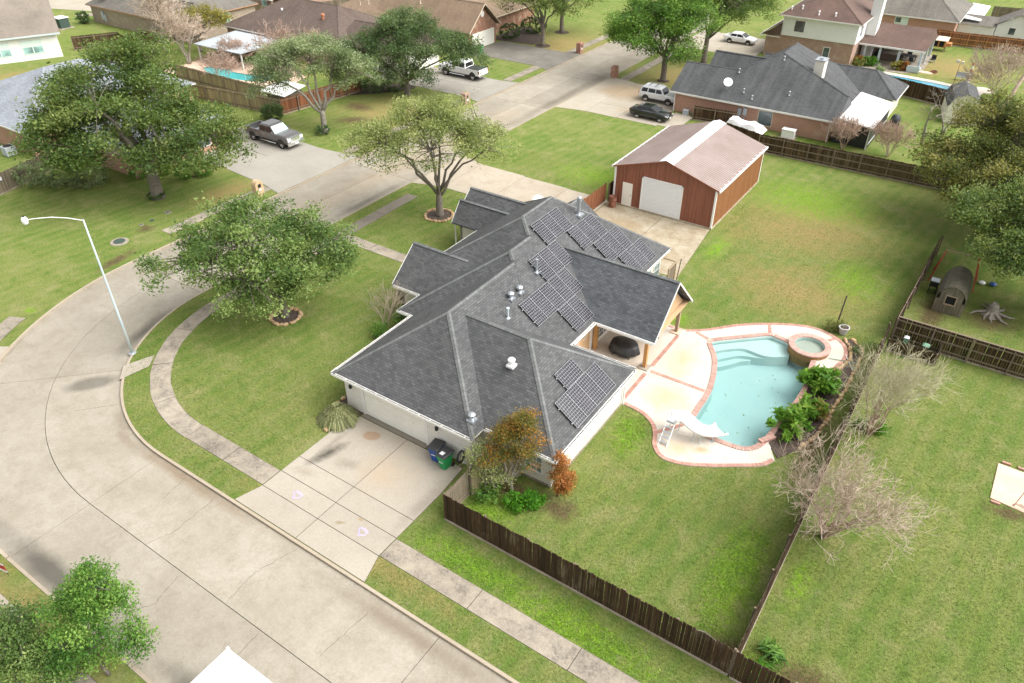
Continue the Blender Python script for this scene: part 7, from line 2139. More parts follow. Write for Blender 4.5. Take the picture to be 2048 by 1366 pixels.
# ------------------------------------------------------------------ mail boxes, street lamp, small street things
def mailbox(label, x, y, mat, h=1.35, w=.42, face=(1, 0), arch=False):
    t = thing('brick_mailbox', label, 'mailbox', (x, y, 0), 0, 'brick mailboxes')
    if arch:
        prof = [(w * math.cos(a), 1.05 + w * math.sin(a)) for a in [PI * k / 10 for k in range(11)]]
        pts = [(w, 0)] + prof + [(-w, 0)]
        m = MB(); n = len(pts)
        m.v = [(x - .28, y + a, b) for a, b in pts] + [(x + .28, y + a, b) for a, b in pts]
        m.f = [tuple(range(n)), tuple(reversed(range(n, 2 * n)))] + [(k, k + n, (k + 1) % n + n, (k + 1) % n) for k in range(n)]
        obj('pillar', m, mat, t)
    else:
        obj('pillar', MB().box((x - w * .8, y - w, 0), (x + w * .8, y + w, h)), mat, t)
        obj('cap', MB().loft([[(x - w * .86, y - w * 1.05, h), (x + w * .86, y - w * 1.05, h), (x + w * .86, y + w * 1.05, h), (x - w * .86, y + w * 1.05, h)], [(x - w * .6, y - w * .7, h + .12), (x + w * .6, y - w * .7, h + .12), (x + w * .6, y + w * .7, h + .12), (x - w * .6, y + w * .7, h + .12)]]), mat, t)
    fx = x + face[0] * (.30 if arch else w * .8)
    obj('box_door', MB().box((min(fx - .02, fx + .03 * face[0]), y - .14, .85), (max(fx + .02, fx + .03 * face[0]), y + .14, 1.15)), 'black_metal', t)
    obj('number_plate', MB().box((min(fx, fx + .022 * face[0]), y - .15, .55), (max(fx, fx + .022 * face[0]), y + .15, .72)), 'sticker', t)
flat('stucco_tan', (.50, .35, .20), .9, c2=(.56, .42, .27), scale=3)
mailbox('tan rounded mailbox pillar at the left kerb by the wide drive', -54.05, 39.2, 'stucco_tan', arch=True)
mailbox('brick mailbox at the left kerb before the white pickup', -53.55, 69.6, 'rose_brick')
mailbox('brick mailbox at the far left kerb under the trees', -53.5, 96.4, 'red_brick')
mailbox('red brick mailbox at the right kerb by the ranch drive', -44.05, 88.9, 'red_brick', face=(-1, 0))
sl_ = thing('street_lamp', 'tall pale blue street lamp leaning arm over the road bend', 'street lamp', (-42.05, 18.45, 0))
bx, by = -42.05, 18.45
HT = 9.55
obj('pole', MB().tube([(bx, by, 0), (bx, by, 3), (bx, by, 6.5), (bx, by, HT)], [.095, .08, .06, .045], 10), 'galv_paint', sl_, True)
obj('base_plate', MB().lathe([(.24, 0), (.24, .05), (.15, .10)], 10, (bx, by, 0)), 'galv', sl_)
ax, ay = -0.80, -0.60
obj('arm', MB().tube([(bx, by, HT - .05), (bx + ax * .8, by + ay * .8, HT + .12), (bx + ax * 1.7, by + ay * 1.7, HT + .20), (bx + ax * 2.6, by + ay * 2.6, HT + .14), (bx + ax * 3.05, by + ay * 3.05, HT + .08)], .026, 7), 'white_metal', sl_)
lx, ly = bx + ax * 3.25, by + ay * 3.25
hd = obj('lamp_head', MB().lathe([(.08, .14), (.14, .10), (.17, 0), (.20, -.08), (.18, -.10)], 14, (lx, ly, HT + .10)), 'white_metal', sl_, True)
obj('lens', MB().lathe([(.17, 0), (.16, -.12), (.09, -.22), (.01, -.25)], 14, (lx, ly, HT)), 'lamp_clear', hd, True)
obj('photocell', MB().lathe([(.04, 0), (.04, .09), (.01, .1)], 8, (lx, ly, HT + .24)), 'black_metal', hd)
mh = thing('manhole', 'round dark manhole cover in a concrete collar on the left lawn', 'manhole', (-56.5, 26.9, 0))
obj('collar', MB().lathe([(.72, 0), (.70, .05), (.45, .06)], 20, (-56.5, 26.9, 0)), 'walk_concrete', mh)
obj('cover', MB().lathe([(.46, .0), (.45, .09), (.02, .10)], 18, (-56.5, 26.9, 0)), 'ac_grey' if False else 'util_dark', mh)
for k, (x, y, m_) in enumerate(((-57.9, 32.4, 'walk_concrete'), (-57.7, 30.7, 'util_dark'), (-57.7, 29.7, 'walk_concrete'))):
    t = thing('water_meter', ('square concrete meter box beyond the manhole', 'dark round meter lid beyond the manhole', 'small pale meter lid next to the manhole')[k], 'meter lid', (x, y, 0), 0, 'meter lids on the left lawn')
    obj('frame', MB().box((x - .3, y - .22, 0), (x + .3, y + .22, .04)) if k == 0 else MB().lathe([(.2, 0), (.19, .04)], 12, (x, y, 0)), m_, t)
    obj('lid', MB().box((x - .12, y - .1, .03), (x + .12, y + .1, .055)) if k == 0 else MB().lathe([(.12, .03), (.11, .05)], 10, (x, y, 0)), 'util_dark', t)
ys = thing('yard_sign', 'red and white yard sign on the verge at the left edge', 'sign', (-31.55, 4.75, 0))
obj('board', MB().hexa([(-32.05, 4.83, .25), (-31.3, 4.98, .25), (-31.3, 5.0, .25), (-32.05, 4.85, .25), (-32.05, 4.83, .85), (-31.3, 4.98, .85), (-31.3, 5.0, .85), (-32.05, 4.85, .85)]), 'sign_red', ys)
for za, zb in ((.25, .40), (.76, .85)):
    obj('white_band', MB().hexa([(-32.05, 4.825, za), (-31.3, 4.975, za), (-31.3, 5.005, za), (-32.05, 4.855, za), (-32.05, 4.825, zb), (-31.3, 4.975, zb), (-31.3, 5.005, zb), (-32.05, 4.855, zb)]), 'gloss_white', ys)
for x in (-31.95, -31.4):
    obj('stake', MB().box((x, 4.84 + (x + 32.05) * .2, 0), (x + .02, 4.86 + (x + 32.05) * .2, .3)), 'black_metal', ys)
# hose and stake at the garage corner
hr = thing('hose_reel', 'coiled black hose on a stand at the garage corner', 'hose', (-18.3, 22.1, 0))
for k in range(4):
    obj('hose_loop', MB().tube([(-18.25 + .03 * k, 22.15 + .30 * math.cos(a), .85 + .36 * math.sin(a)) for a in [2 * PI * q / 18 for q in range(19)]], .028, 5), 'hose_black', hr)
obj('stand', MB().tube([(-18.2, 22.15, 0), (-18.2, 22.15, 1.2)], .03, 5), 'rust', hr)
# ------------------------------------------------------------------ vehicles
def wheel(parent, x, y, r, w, rimr=.62):
    t = MB(); n = 20
    prof = [(r * .70, -w / 2), (r * .94, -w / 2), (r, -w * .32), (r, w * .32), (r * .94, w / 2), (r * .70, w / 2)]
    rings = [[(x + rr * math.cos(2 * PI * k / n), y + d, r + rr * math.sin(2 * PI * k / n)) for k in range(n)] for rr, d in prof]
    t.loft(rings, False)
    wh = obj('wheel', t, 'tyre', parent, True, False)
    m = MB()
    for s in (-1, 1):
        m.loft([[(x + r * .70 * math.cos(2 * PI * k / n), y + s * w * .40, r + r * .70 * math.sin(2 * PI * k / n)) for k in range(n)], [(x + r * .08 * math.cos(2 * PI * k / n), y + s * w * .34, r + r * .08 * math.sin(2 * PI * k / n)) for k in range(n)]], True)
    obj('rim', m, 'rim', wh, False, False)
    sp = MB()
    for k in range(6):
        a = 2 * PI * k / 6
        for s in (-1, 1):
            a0, a1 = a + .20, a + .62
            sp.poly([(x + r * .60 * math.cos(a0), y + s * w * .43, r + r * .60 * math.sin(a0)), (x + r * .60 * math.cos(a1), y + s * w * .43, r + r * .60 * math.sin(a1)), (x + r * .25 * math.cos((a0 + a1) / 2), y + s * w * .43, r + r * .25 * math.sin((a0 + a1) / 2))])
    stuff(obj('rim_openings', sp, 'dark_void', wh, False, False))
    return wh
def body_loft(stations, hw):
    """stations: (x, z_bottom, z_belt, width factor, z_top, top width factor); a rounded closed section at each"""
    secs = []
    for (x, zb, zs, wf, zt, tf) in stations:
        w = hw * wf; tw = hw * tf
        secs.append([(x, -w * .92, zb), (x, -w, zb + .18), (x, -w, zs - .06), (x, -w * .97, zs), (x, -tw, zt), (x, tw, zt), (x, w * .97, zs), (x, w, zs - .06), (x, w, zb + .18), (x, w * .92, zb)])
    return MB().loft(secs)
def side_glass(parent, quads, hw, tw, zb, zt):
    """upright side windows on both sides, lying just proud of the cabin sides; quads in (x0b, x1b, x0t, x1t)"""
    for s in (-1, 1):
        for (a, b, c, d) in quads:
            e = .012
            P = [(a, s * (hw + e), zb), (b, s * (hw + e), zb), (d, s * (tw + e), zt), (c, s * (tw + e), zt)]
            if s < 0:
                P.reverse()
            obj('side_window', MB().poly(list(reversed(P))), 'car_glass', parent, False, False)
def slab_glass(parent, name, xb, zb, wb, xt, zt, wt, mat='car_glass', e=.014):
    d = Vector((xt - xb, 0, zt - zb)).normalized(); n = Vector((d.z, 0, -d.x))
    if (xb < xt):
        n = -n
    n = n * e * (1 if True else -1)
    P = [(xb + n.x, -wb, zb + n.z), (xb + n.x, wb, zb + n.z), (xt + n.x, wt, zt + n.z), (xt + n.x, -wt, zt + n.z)]
    return obj(name, MB().poly(P), mat, parent, False, False)
def mirrors(parent, x, y, z, mat):
    for s in (-1, 1):
        obj('mirror', MB().box((x - .06, min(s * y, s * (y + .2)), z), (x + .06, max(s * y, s * (y + .2)), z + .16)), mat, parent, False, False)
def pickup(label, loc, rz, paint, cover=False, shade=False):
    t = thing('pickup_truck', label, 'pickup', loc, rz, 'parked vehicles')
    t.scale = (1.02, 1.03, 1.13)
    hw = 1.0
    # front section: bonnet, wings; +x is forward
    obj('body', body_loft([(1.28, .55, 1.18, 1.0, 1.22, .90), (1.75, .55, 1.20, 1.0, 1.26, .88), (2.5, .50, 1.19, 1.0, 1.24, .86), (2.95, .52, 1.12, .985, 1.17, .82), (3.10, .55, 1.02, .95, 1.06, .78)], hw), paint, t, False, False)
    obj('cab', body_loft([(-1.10, .52, 1.20, 1.0, 1.22, .95), (1.30, .52, 1.20, 1.0, 1.22, .93)], hw).loft([[(-1.06, -.94, 1.2), (1.28, -.94, 1.2), (1.28, .94, 1.2), (-1.06, .94, 1.2)], [(-.98, -.84, 1.72), (.62, -.82, 1.76), (.62, .82, 1.76), (-.98, .84, 1.72)], [(-.86, -.76, 1.85), (.40, -.74, 1.88), (.40, .74, 1.88), (-.86, .76, 1.85)]]), paint, t, False, False)
    bd = MB()
    for s in (-1, 1):
        bd.box((-3.15, min(s * .86, s * 1.0), .58), (-1.16, max(s * .86, s * 1.0), 1.20))
    bd.box((-3.20, -1.0, .60), (-3.10, 1.0, 1.20)).box((-1.22, -.99, .6), (-1.14, .99, 1.2)).box((-3.1, -.9, .58), (-1.2, .9, .66))
    bed_ = obj('cargo_bed', bd, paint, t, False, False)
    obj('bed_liner', MB().box((-3.08, -.855, .665), (-1.23, .855, .69)), 'ac_grey' if not cover else 'black_metal', bed_, False, False)
    if cover:
        obj('bed_cover', MB().box((-3.1, -.92, 1.20), (-1.2, .92, 1.24)), 'cover_black', bed_, False, False)
    slab_glass(t, 'windscreen', 1.24, 1.22, .88, .66, 1.74, .76, 'sunshade' if shade else 'car_glass', .02)
    slab_glass(t, 'rear_window', -1.05, 1.26, .78, -.98, 1.68, .72, 'car_glass', .02)
    side_glass(t, [(-.95, -.12, -.90, -.12), (-.02, 1.06, -.02, .58)], .945, .85, 1.24, 1.68)
    for s in (-1, 1):
        for x in (2.05, -2.20):
            obj('wheel_arch', MB().loft([[(x + .50 * math.cos(a), s * d, .44 + .50 * math.sin(a)) for a in [PI * k / 10 for k in range(11)]] + [(x - .40, s * d, .44), (x + .40, s * d, .44)] for d in (.80, 1.012)]), 'black_metal', t, False, False)
            wheel(t, x, s * .86, .42, .28)
        obj('running_board', MB().tube([(-1.0, s * 1.02, .40), (1.35, s * 1.02, .40)], .05, 6), 'chrome', t, False, False)
        obj('headlight', MB().box((2.92, min(s * .58, s * .97), .80), (3.135, max(s * .58, s * .97), 1.07)), 'lamp_clear', t, False, False)
        obj('tail_light', MB().box((-3.22, min(s * .88, s * 1.01), .80), (-3.12, max(s * .88, s * 1.01), 1.14)), 'lamp_red', t, False, False)
        for x in (.55, -.45):
            obj('door_handle', MB().box((x - .1, min(s * .995, s * 1.03), 1.02), (x + .1, max(s * .995, s * 1.03), 1.06)), 'chrome', t, False, False)
    obj('grille', MB().box((3.09, -.60, .72), (3.13, .60, 1.06)).box((3.12, -.60, .80), (3.145, .6, .84)).box((3.12, -.60, .92), (3.145, .6, .96)), 'chrome', t, False, False)
    obj('bumper', MB().box((3.05, -.98, .42), (3.26, .98, .70)), 'chrome', t, False, False)
    obj('bumper', MB().box((-3.34, -.95, .48), (-3.18, .95, .68)), 'chrome', t, False, False)
    obj('number_plate', MB().box((3.26, -.2, .48), (3.275, .2, .62)), 'sticker', t, False, False)
    mirrors(t, 1.0, .98, 1.24, paint)
    obj('chassis', MB().box((-3.0, -.7, .32), (3.0, .7, .56)), 'black_metal', t, False, False)
    return t
pickup('dark grey crew-cab pickup with silver windscreen shade on the left drive', (-62.9, 49.0, .02), 0.0, 'paint_grey', shade=True)
pickup('white pickup with covered bed half under a tree on the left drive', (-60.6, 78.5, .02), PI, 'paint_white', cover=True)
def suv(label, loc, rz, paint):
    t = thing('suv', label, 'suv', loc, rz, 'parked vehicles')
    hw = .95
    obj('body', body_loft([(-2.36, .55, .98, .92, 1.02, .88), (-2.25, .42, 1.08, .98, 1.10, .94), (-1.0, .38, 1.08, 1.0, 1.10, .95), (.75, .38, 1.07, 1.0, 1.09, .94), (1.0, .38, 1.05, 1.0, 1.10, .88), (1.8, .40, 1.00, .99, 1.06, .82), (2.25, .44, .90, .95, .96, .76), (2.40, .50, .80, .90, .84, .72)], hw), paint, t, False, False)
    obj('cabin', MB().loft([[(-2.26, -.90, 1.08), (.98, -.90, 1.08), (.98, .90, 1.08), (-2.26, .90, 1.08)], [(-2.05, -.76, 1.62), (.38, -.76, 1.66), (.38, .76, 1.66), (-2.05, .76, 1.62)], [(-1.88, -.66, 1.73), (.15, -.66, 1.76), (.15, .66, 1.76), (-1.88, .66, 1.73)]]), paint, t, False, False)
    slab_glass(t, 'windscreen', .94, 1.12, .84, .42, 1.62, .70)
    slab_glass(t, 'rear_window', -2.23, 1.14, .80, -2.07, 1.58, .68, e=.02)
    side_glass(t, [(-2.05, -1.30, -1.92, -1.22), (-1.15, -.28, -1.12, -.28), (-.18, .72, -.18, .36)], .895, .79, 1.14, 1.56)
    for s in (-1, 1):
        for x in (1.45, -1.42):
            obj('wheel_arch', MB().loft([[(x + .45 * math.cos(a), s * d, .38 + .45 * math.sin(a)) for a in [PI * k / 10 for k in range(11)]] + [(x - .35, s * d, .38), (x + .35, s * d, .38)] for d in (.75, .962)]), 'black_metal', t, False, False)
            wheel(t, x, s * .82, .38, .25)
        obj('headlight', MB().box((2.18, min(s * .50, s * .84), .74), (2.40, max(s * .50, s * .84), .90)), 'lamp_clear', t, False, False)
        obj('tail_light', MB().box((-2.38, min(s * .70, s * .90), .80), (-2.26, max(s * .70, s * .90), 1.06)), 'lamp_red', t, False, False)
        obj('roof_rail', MB().tube([(-1.75, s * .62, 1.76), (-1.6, s * .62, 1.82), (.0, s * .62, 1.84), (.12, s * .62, 1.78)], .022, 5), 'galv', t, False, False)
        obj('sill', MB().box((-1.0, min(s * .93, s * .985), .34), (1.02, max(s * .93, s * .985), .44)), 'black_metal', t, False, False)
        obj('mirror', MB().box((.62, min(s * .92, s * 1.12), 1.12), (.74, max(s * .92, s * 1.12), 1.26)), paint, t, False, False)
    for x in (-1.35, -.55):
        obj('roof_bar', MB().box((x, -.62, 1.80), (x + .08, .62, 1.83)), 'black_metal', t, False, False)
    obj('grille', MB().box((2.37, -.48, .58), (2.42, .48, .80)), 'black_metal', t, False, False)
    obj('bumper', MB().box((2.30, -.86, .40), (2.47, .86, .56)), 'paint_silver', t, False, False)
    return t
suv('silver white suv with roof bars parked beside the ranch wall', (-35.15, 83.4, .02), 0, 'paint_silver')
def sedan(label, loc, rz, paint):
    t = thing('sedan', label, 'car', loc, rz, 'parked vehicles')
    hw = .92
    obj('body', body_loft([(-2.35, .45, .88, .86, .92, .80), (-2.2, .32, .96, .95, .99, .88), (-1.5, .28, .97, 1.0, 1.01, .88), (.6, .27, .93, 1.0, .96, .90), (1.3, .27, .87, 1.0, .93, .86), (1.9, .28, .78, .97, .85, .80), (2.3, .34, .66, .90, .70, .72)], hw), paint, t, True, False)
    obj('cabin', MB().loft([[(-1.95, -.80, .97), (1.05, -.84, .92), (1.05, .84, .92), (-1.95, .80, .97)], [(-1.25, -.66, 1.34), (.22, -.68, 1.37), (.22, .68, 1.37), (-1.25, .66, 1.34)], [(-.95, -.55, 1.42), (-.05, -.56, 1.445), (-.05, .56, 1.445), (-.95, .55, 1.42)]]), paint, t, False, False)
    slab_glass(t, 'windscreen', 1.00, .96, .78, .27, 1.35, .62)
    slab_glass(t, 'rear_window', -1.90, 1.0, .72, -1.28, 1.32, .58, e=.02)
    side_glass(t, [(-1.50, -.42, -1.12, -.42), (-.34, .78, -.34, .20)], .825, .70, .985, 1.30)
    for s in (-1, 1):
        for x in (1.42, -1.36):
            obj('wheel_arch', MB().loft([[(x + .40 * math.cos(a), s * d, .34 + .40 * math.sin(a)) for a in [PI * k / 10 for k in range(11)]] + [(x - .3, s * d, .34), (x + .3, s * d, .34)] for d in (.72, .932)]), 'black_metal', t, False, False)
            wheel(t, x, s * .80, .335, .22)
        obj('headlight', MB().box((2.05, min(s * .45, s * .80), .62), (2.30, max(s * .45, s * .80), .72)), 'lamp_clear', t, False, False)
        obj('tail_light', MB().box((-2.36, min(s * .45, s * .80), .78), (-2.22, max(s * .45, s * .80), .90)), 'lamp_red', t, False, False)
        obj('mirror', MB().box((.66, min(s * .86, s * 1.04), .96), (.78, max(s * .86, s * 1.04), 1.08)), paint, t, False, False)
        obj('window_trim', MB().tube([(-1.55, s * .83, .975), (.85, s * .85, .97)], .014, 4), 'chrome', t, False, False)
    obj('number_plate', MB().box((2.27, -.2, .42), (2.32, .2, .52)), 'sticker', t, False, False)
    return t
sedan('black sedan parked beside the workshop on the ranch drive', (-33.5, 77.6, .02), 0, 'paint_black')
sedan('white sedan half hidden by trees on the far drive', (-36.6, 114.4, .02), 0, 'paint_white')
# enclosed trailer at the bottom kerb
bt = thing('cargo_trailer', 'white flat-topped cargo trailer at the bottom kerb, cut by the frame', 'trailer', (-15.8, 6.5, RZ))
obj('box', MB().box((-18.35, 5.75, RZ + .35), (-12.4, 7.52, RZ + 2.42)), 'paint_white', bt)
obj('roof', MB().box((-18.40, 5.70, RZ + 2.42), (-12.35, 7.57, RZ + 2.50)), 'gloss_white', bt)
for k in range(9):
    obj('roof_seam', MB().box((-17.9 + .62 * k, 5.72, RZ + 2.50), (-17.87 + .62 * k, 7.55, RZ + 2.512)), 'white_metal', bt)
for (x, y) in ((-18.40, 7.57), (-18.40, 5.70)):
    obj('marker_lamp', MB().box((x - .04, y - .06, RZ + 2.38), (x + .06, y + .04, RZ + 2.54)), 'sticker', bt)
for x in (-15.9, -15.0):
    for y in (5.68, 7.55):
        obj('wheel', MB().tube([(x, y - .1, RZ + .34), (x, y + .1, RZ + .34)], .34, 16), 'tyre', bt)
obj('fender', MB().box((-16.4, 7.45, RZ + .70), (-14.5, 7.72, RZ + .76)), 'galv', bt)
obj('rear_door', MB().box((-18.38, 5.85, RZ + .42), (-18.35, 7.42, RZ + 2.35)), 'paint_white', bt)
# ------------------------------------------------------------------ trees and shrubs
tree('oak_tree', 'huge dense live oak before the blue grey roof', (-61.2, 33.8), 3.4, .50,
     [(-1.0, 0.5, 6.8, 6.8, 6.6, 3.6), (-5.4, -.2, 6.4, 3.4, 4.4, 3.0), (5.0, 0.5, 5.4, 4.4, 4.6, 2.6), (-1.0, 3.0, 10.4, 5.0, 4.6, 2.4), (3.5, -3.2, 5.2, 4.2, 3.0, 1.6), (-4.6, 1.5, 9.2, 3.4, 4.0, 2.2), (-3.6, -3.0, 5.2, 3.0, 2.6, 1.6)],
     300, 115, .30, 'leaf_oak', 'bark', 1, .72, 9, group='street trees', dead=2)
tree('oak_tree', 'rounded oak on our front lawn inside the road bend', (-37.0, 26.9), 1.9, .22,
     [(-1.6, 0.4, 5.2, 5.2, 4.6, 2.6), (-5.0, 0, 4.4, 2.9, 3.2, 1.9), (2.6, .3, 4.5, 2.9, 3.2, 2.0), (-1.2, 1.2, 7.0, 3.4, 3.0, 1.5), (0, -2.0, 3.6, 4.0, 2.2, 1.3)],
     230, 95, .22, 'leaf_oak_mid', 'bark', 2, .52, 8, group='street trees')
tree('oak_tree', 'spreading olive tree with bare forked limbs before the gables', (-37.9, 45.1), 2.2, .30,
     [(-1.0, 0.5, 7.2, 6.0, 5.2, 2.2), (-5.2, 0, 6.2, 3.0, 3.2, 1.6), (4.0, .5, 6.4, 3.0, 3.4, 1.7), (-.5, 1, 8.6, 4.0, 3.6, 1.2)],
     250, 80, .20, 'leaf_olive', 'bark', 3, .50, 8, group='street trees', tipr=.026, limb_r=.46, fork=.75)
tree('forked_tree', 'thin grey green tree with forked pale trunk left of the street', (-60.6, 53.9), 2.4, .30,
     [(-1.2, 0.5, 7.2, 5.2, 4.8, 2.4), (-4.8, 0, 5.8, 2.6, 3.2, 2.0), (3.2, .5, 6.0, 2.8, 3.2, 2.3), (-.5, 1, 8.8, 3.6, 3.4, 1.2)],
     240, 72, .21, 'leaf_grey', 'bark_pale', 4, .50, 5, group='street trees', tipr=.030, limb_r=.62, fork=.85, dead=5)
tree('oak_tree', 'dark dense oak hiding the white pickup', (-61.5, 68.5), 1.8, .33,
     [(.8, 0.5, 5.8, 7.0, 5.6, 2.8), (-4.8, 0, 5.0, 3.6, 3.6, 2.4), (6.0, 0, 4.4, 3.8, 3.8, 2.0), (.5, 1.5, 8.0, 4.6, 4.2, 1.6), (0, -2.2, 3.2, 5.2, 2.2, 1.4)],
     240, 90, .27, 'leaf_dark', 'bark', 5, .66, 8, group='street trees', dead=4)
tree('oak_tree', 'street oak with mulch ring right of the dark driveway', (-59.9, 96.7), 3.2, .30, [(-1, 0, 6.8, 5.0, 4.6, 2.6), (2.6, 0, 6.0, 3.4, 3.4, 2.2), (-3.5, 0, 6.2, 3.2, 3.2, 2.4), (0, 0, 9, 4, 4, 1.8)], 170, 75, .27, 'leaf_oak', 'bark', 6, .62, 7, group='street trees')
tree('oak_tree', 'street oak standing behind the mulch-ringed one', (-61.6, 105), 3.2, .30, [(1.5, 0, 6.8, 5.0, 4.6, 2.6), (4.5, 0, 5.8, 3.4, 3.4, 2.0), (-2, 0, 6.8, 3.6, 3.2, 2.6), (0, 0, 9, 4, 4, 1.8)], 150, 75, .28, 'leaf_oak', 'bark', 7, .62, 7, group='street trees')
tree('oak_tree', 'big bright green oak at the top centre by the ranch drive', (-38.2, 91.0), 3.0, .36, [(-1.2, .5, 7.4, 6.2, 5.4, 3.6), (-4.2, 0, 5.6, 3.8, 3.8, 2.4), (2.6, 0, 6.6, 3.6, 3.8, 3.0), (-.5, 1, 10.5, 4.6, 4.2, 2.4), (.8, -1.5, 4.4, 3.2, 2.4, 1.5)], 260, 100, .30, 'leaf_bright', 'bark', 8, .72, 8, group='street trees')
tree('oak_tree', 'grey green oak behind the bright oak at the top', (-37.0, 101.5), 3.6, .34, [(1.8, 0, 7.5, 5.0, 4.6, 3.0), (5.0, 0, 7.0, 4.0, 4.0, 2.6), (-.5, 0, 8.8, 4.0, 4.0, 2.4), (2, 0, 10.6, 4, 4, 1.6)], 190, 85, .29, 'leaf_oak_mid', 'bark', 9, .68, 7, group='street trees', dead=4)
tree('oak_tree', 'big spreading oak with yellowing leaves at the right edge', (-0.9, 70.0), 2.8, .34,
     [(1.5, 0, 6.2, 6.0, 5.4, 3.0), (-3.4, -.5, 5.0, 3.2, 3.8, 2.4), (2, 1, 8.3, 4.6, 4.4, 1.9), (4.5, -2, 4.4, 4.4, 3.6, 2.3), (-1.5, -3.2, 3.7, 3.4, 2.6, 1.5), (2.6, -4.6, 3.4, 3.6, 2.8, 1.8)], 330, 92, .25, 'leaf_yellowgreen', 'bark', 10, .58, 8, group='right hand oaks', dead=6)
tree('oak_tree', 'oak filling the right edge behind the spreading oak', (6.5, 75.5), 3.0, .34, [(0, 0, 6.6, 6.0, 5.2, 3.0), (3, 0, 7, 5, 5, 3.0), (-2, 1, 8, 4, 4, 2)], 200, 90, .26, 'leaf_yellowgreen', 'bark', 11, .60, 7, group='right hand oaks', dead=4)
tree('oak_tree', 'lower dark oak overhanging the playhouse at right edge', (6.0, 57.2), 2.0, .32, [(-.6, 1, 4.6, 3.8, 3.8, 2.4), (-3.6, .8, 4.2, 2.4, 2.6, 1.5), (2.0, -.5, 4.2, 3.4, 3.2, 2.4), (-1.4, -2.0, 2.9, 2.0, 1.8, 1.4), (.6, -2.6, 2.4, 2.0, 1.6, 1.4), (-1, 3.5, 6.0, 4.2, 3.6, 1.8), (-3.5, 4.5, 5.0, 2.6, 2.6, 1.7)], 330, 80, .23, 'leaf_oak', 'bark', 12, .52, 8, group='right hand oaks', dead=4)
tree('young_tree', 'young leafy tree on the near verge at bottom left', (-23.1, 4.75), .9, .075, [(0, .5, 2.8, 1.7, 1.5, 1.5), (.6, .8, 4.2, 1.0, 1.0, 1.2), (-1.0, .4, 3.3, 1.0, 1.0, .9), (1.3, .2, 2.3, 1.1, 1.0, .8), (.35, .9, 5.1, .5, .5, 1.0), (-.7, -.2, 1.9, 1.2, 1.0, .7)], 170, 62, .13, 'leaf_bright', 'bark', 13, .27, 6, group='verge trees', tipr=.010, flare=1.1)
tree('young_tree', 'leafy tree with dead twigs at the bottom left corner', (-25.3, 2.5), .8, .08, [(0, .4, 2.3, 1.9, 1.7, 1.2), (-1.6, .2, 2.2, 1.5, 1.4, 1.0), (1.5, .3, 1.9, 1.3, 1.2, .9), (-.2, .6, 3.2, 1.1, 1.1, .8), (2.4, .2, 1.4, 1.0, .9, .7)], 210, 62, .14, 'leaf_oak_mid', 'bark', 14, .28, 6, group='verge trees', tipr=.010, flare=1.1, dead=3)
tree('young_tree', 'small leafy branch tips at the left edge by the road', (-38.8, 6.6), 1.2, .06, [(0, 0, 2.5, .8, .8, .9)], 40, 40, .14, 'leaf_bright', 'bark', 15, .25, 4, tipr=.010, flare=1.1)
# orange tree and bush at the house corner
tree('autumn_tree', 'orange and green autumn tree at the garage corner inside the fence', (-15.0, 22.2), 1.0, .09, [(.3, .3, 3.2, 1.1, 1.1, 1.4), (.45, .4, 4.5, .65, .7, .8), (-.7, 0, 2.6, .7, .9, .7), (.8, .2, 2.4, .6, .7, .8), (-.35, .4, 3.9, .8, .7, .8)], 130, 50, .115, 'leaf_orange', 'bark_pale', 16, .27, 7, tipr=.010, flare=1.1)
tree('holly_tree', 'grey green thin tree leaning on the gate under the orange one', (-16.1, 21.5), .7, .055, [(0, 0, 1.9, .95, 1.0, .9), (-.35, .2, 2.9, .7, .8, .7), (.5, -.3, 1.5, .9, .7, .6)], 90, 20, .11, 'leaf_olive', 'bark_pale', 17, .24, 6, tipr=.011, flare=1.1, dead=4)
tree('autumn_bush', 'bright orange leafy bush at the right corner of the wing', (-12.9, 23.35), .4, .06, [(0, 0, 1.2, .65, .6, .9), (.1, .1, 2.1, .55, .5, .7), (.35, -.2, .9, .5, .4, .5)], 80, 48, .105, 'leaf_rust', 'bark_dark', 18, .20, 5, cat='shrub', tipr=.008, flare=1.1)
bush('lime_bush', 'bright lime green low bush under the orange tree', (-14.0, 21.8), [(0, 0, .38, .95, .6, .38), (.5, .1, .32, .5, .5, .3)], 2600, .12, 'leaf_lime', 19, cat='shrub', flatness=1.0)
bush('weed_clump', 'clump of mixed green weeds along the gate foot', (-15.9, 21.3), [(0, 0, .35, .9, .7, .4), (-.6, .5, .4, .5, .5, .4)], 1300, .12, 'leaf_bright', 20, cat='weeds')
bush('broadleaf_weed', 'dark broadleaf weed outside the fence corner', (-0.95, 20.6), [(0, 0, .2, .75, .55, .22)], 150, .5, 'leaf_bright', 21, cat='weeds', aspect=.16, flatness=1.6)
bush('broadleaf_weed', 'pale weeds at the foot of the fence corner', (-1.2, 19.5), [(0, 0, .15, .6, .5, .15)], 700, .12, 'leaf_lime', 22, cat='weeds', flatness=1.5)
bush('tropical_plant', 'big leafed bright green plant on the pool bed near the spa', (-4.15, 39.7), [(0, 0, .75, 1.15, 1.0, .65)], 900, .52, 'leaf_tropic', 23, group='pool bed plants', cat='plant', aspect=.30, flatness=.9, shell=.6)
bush('tropical_plant', 'wide yellow green leafy plant at the deep end of the bed', (-4.4, 35.4), [(0, 0, .7, 1.1, .9, .65), (.9, 1.0, .7, 1.0, .9, .6), (-.9, -.8, .6, .9, .7, .55)], 1500, .48, 'leaf_tropic', 24, group='pool bed plants', cat='plant', aspect=.26, flatness=.9, shell=.55)
bush('yellow_shrub', 'yellowish shrub behind the deep end plant', (-3.7, 36.8), [(0, 0, .6, .6, .6, .55)], 900, .17, 'leaf_yellow', 25, cat='shrub')
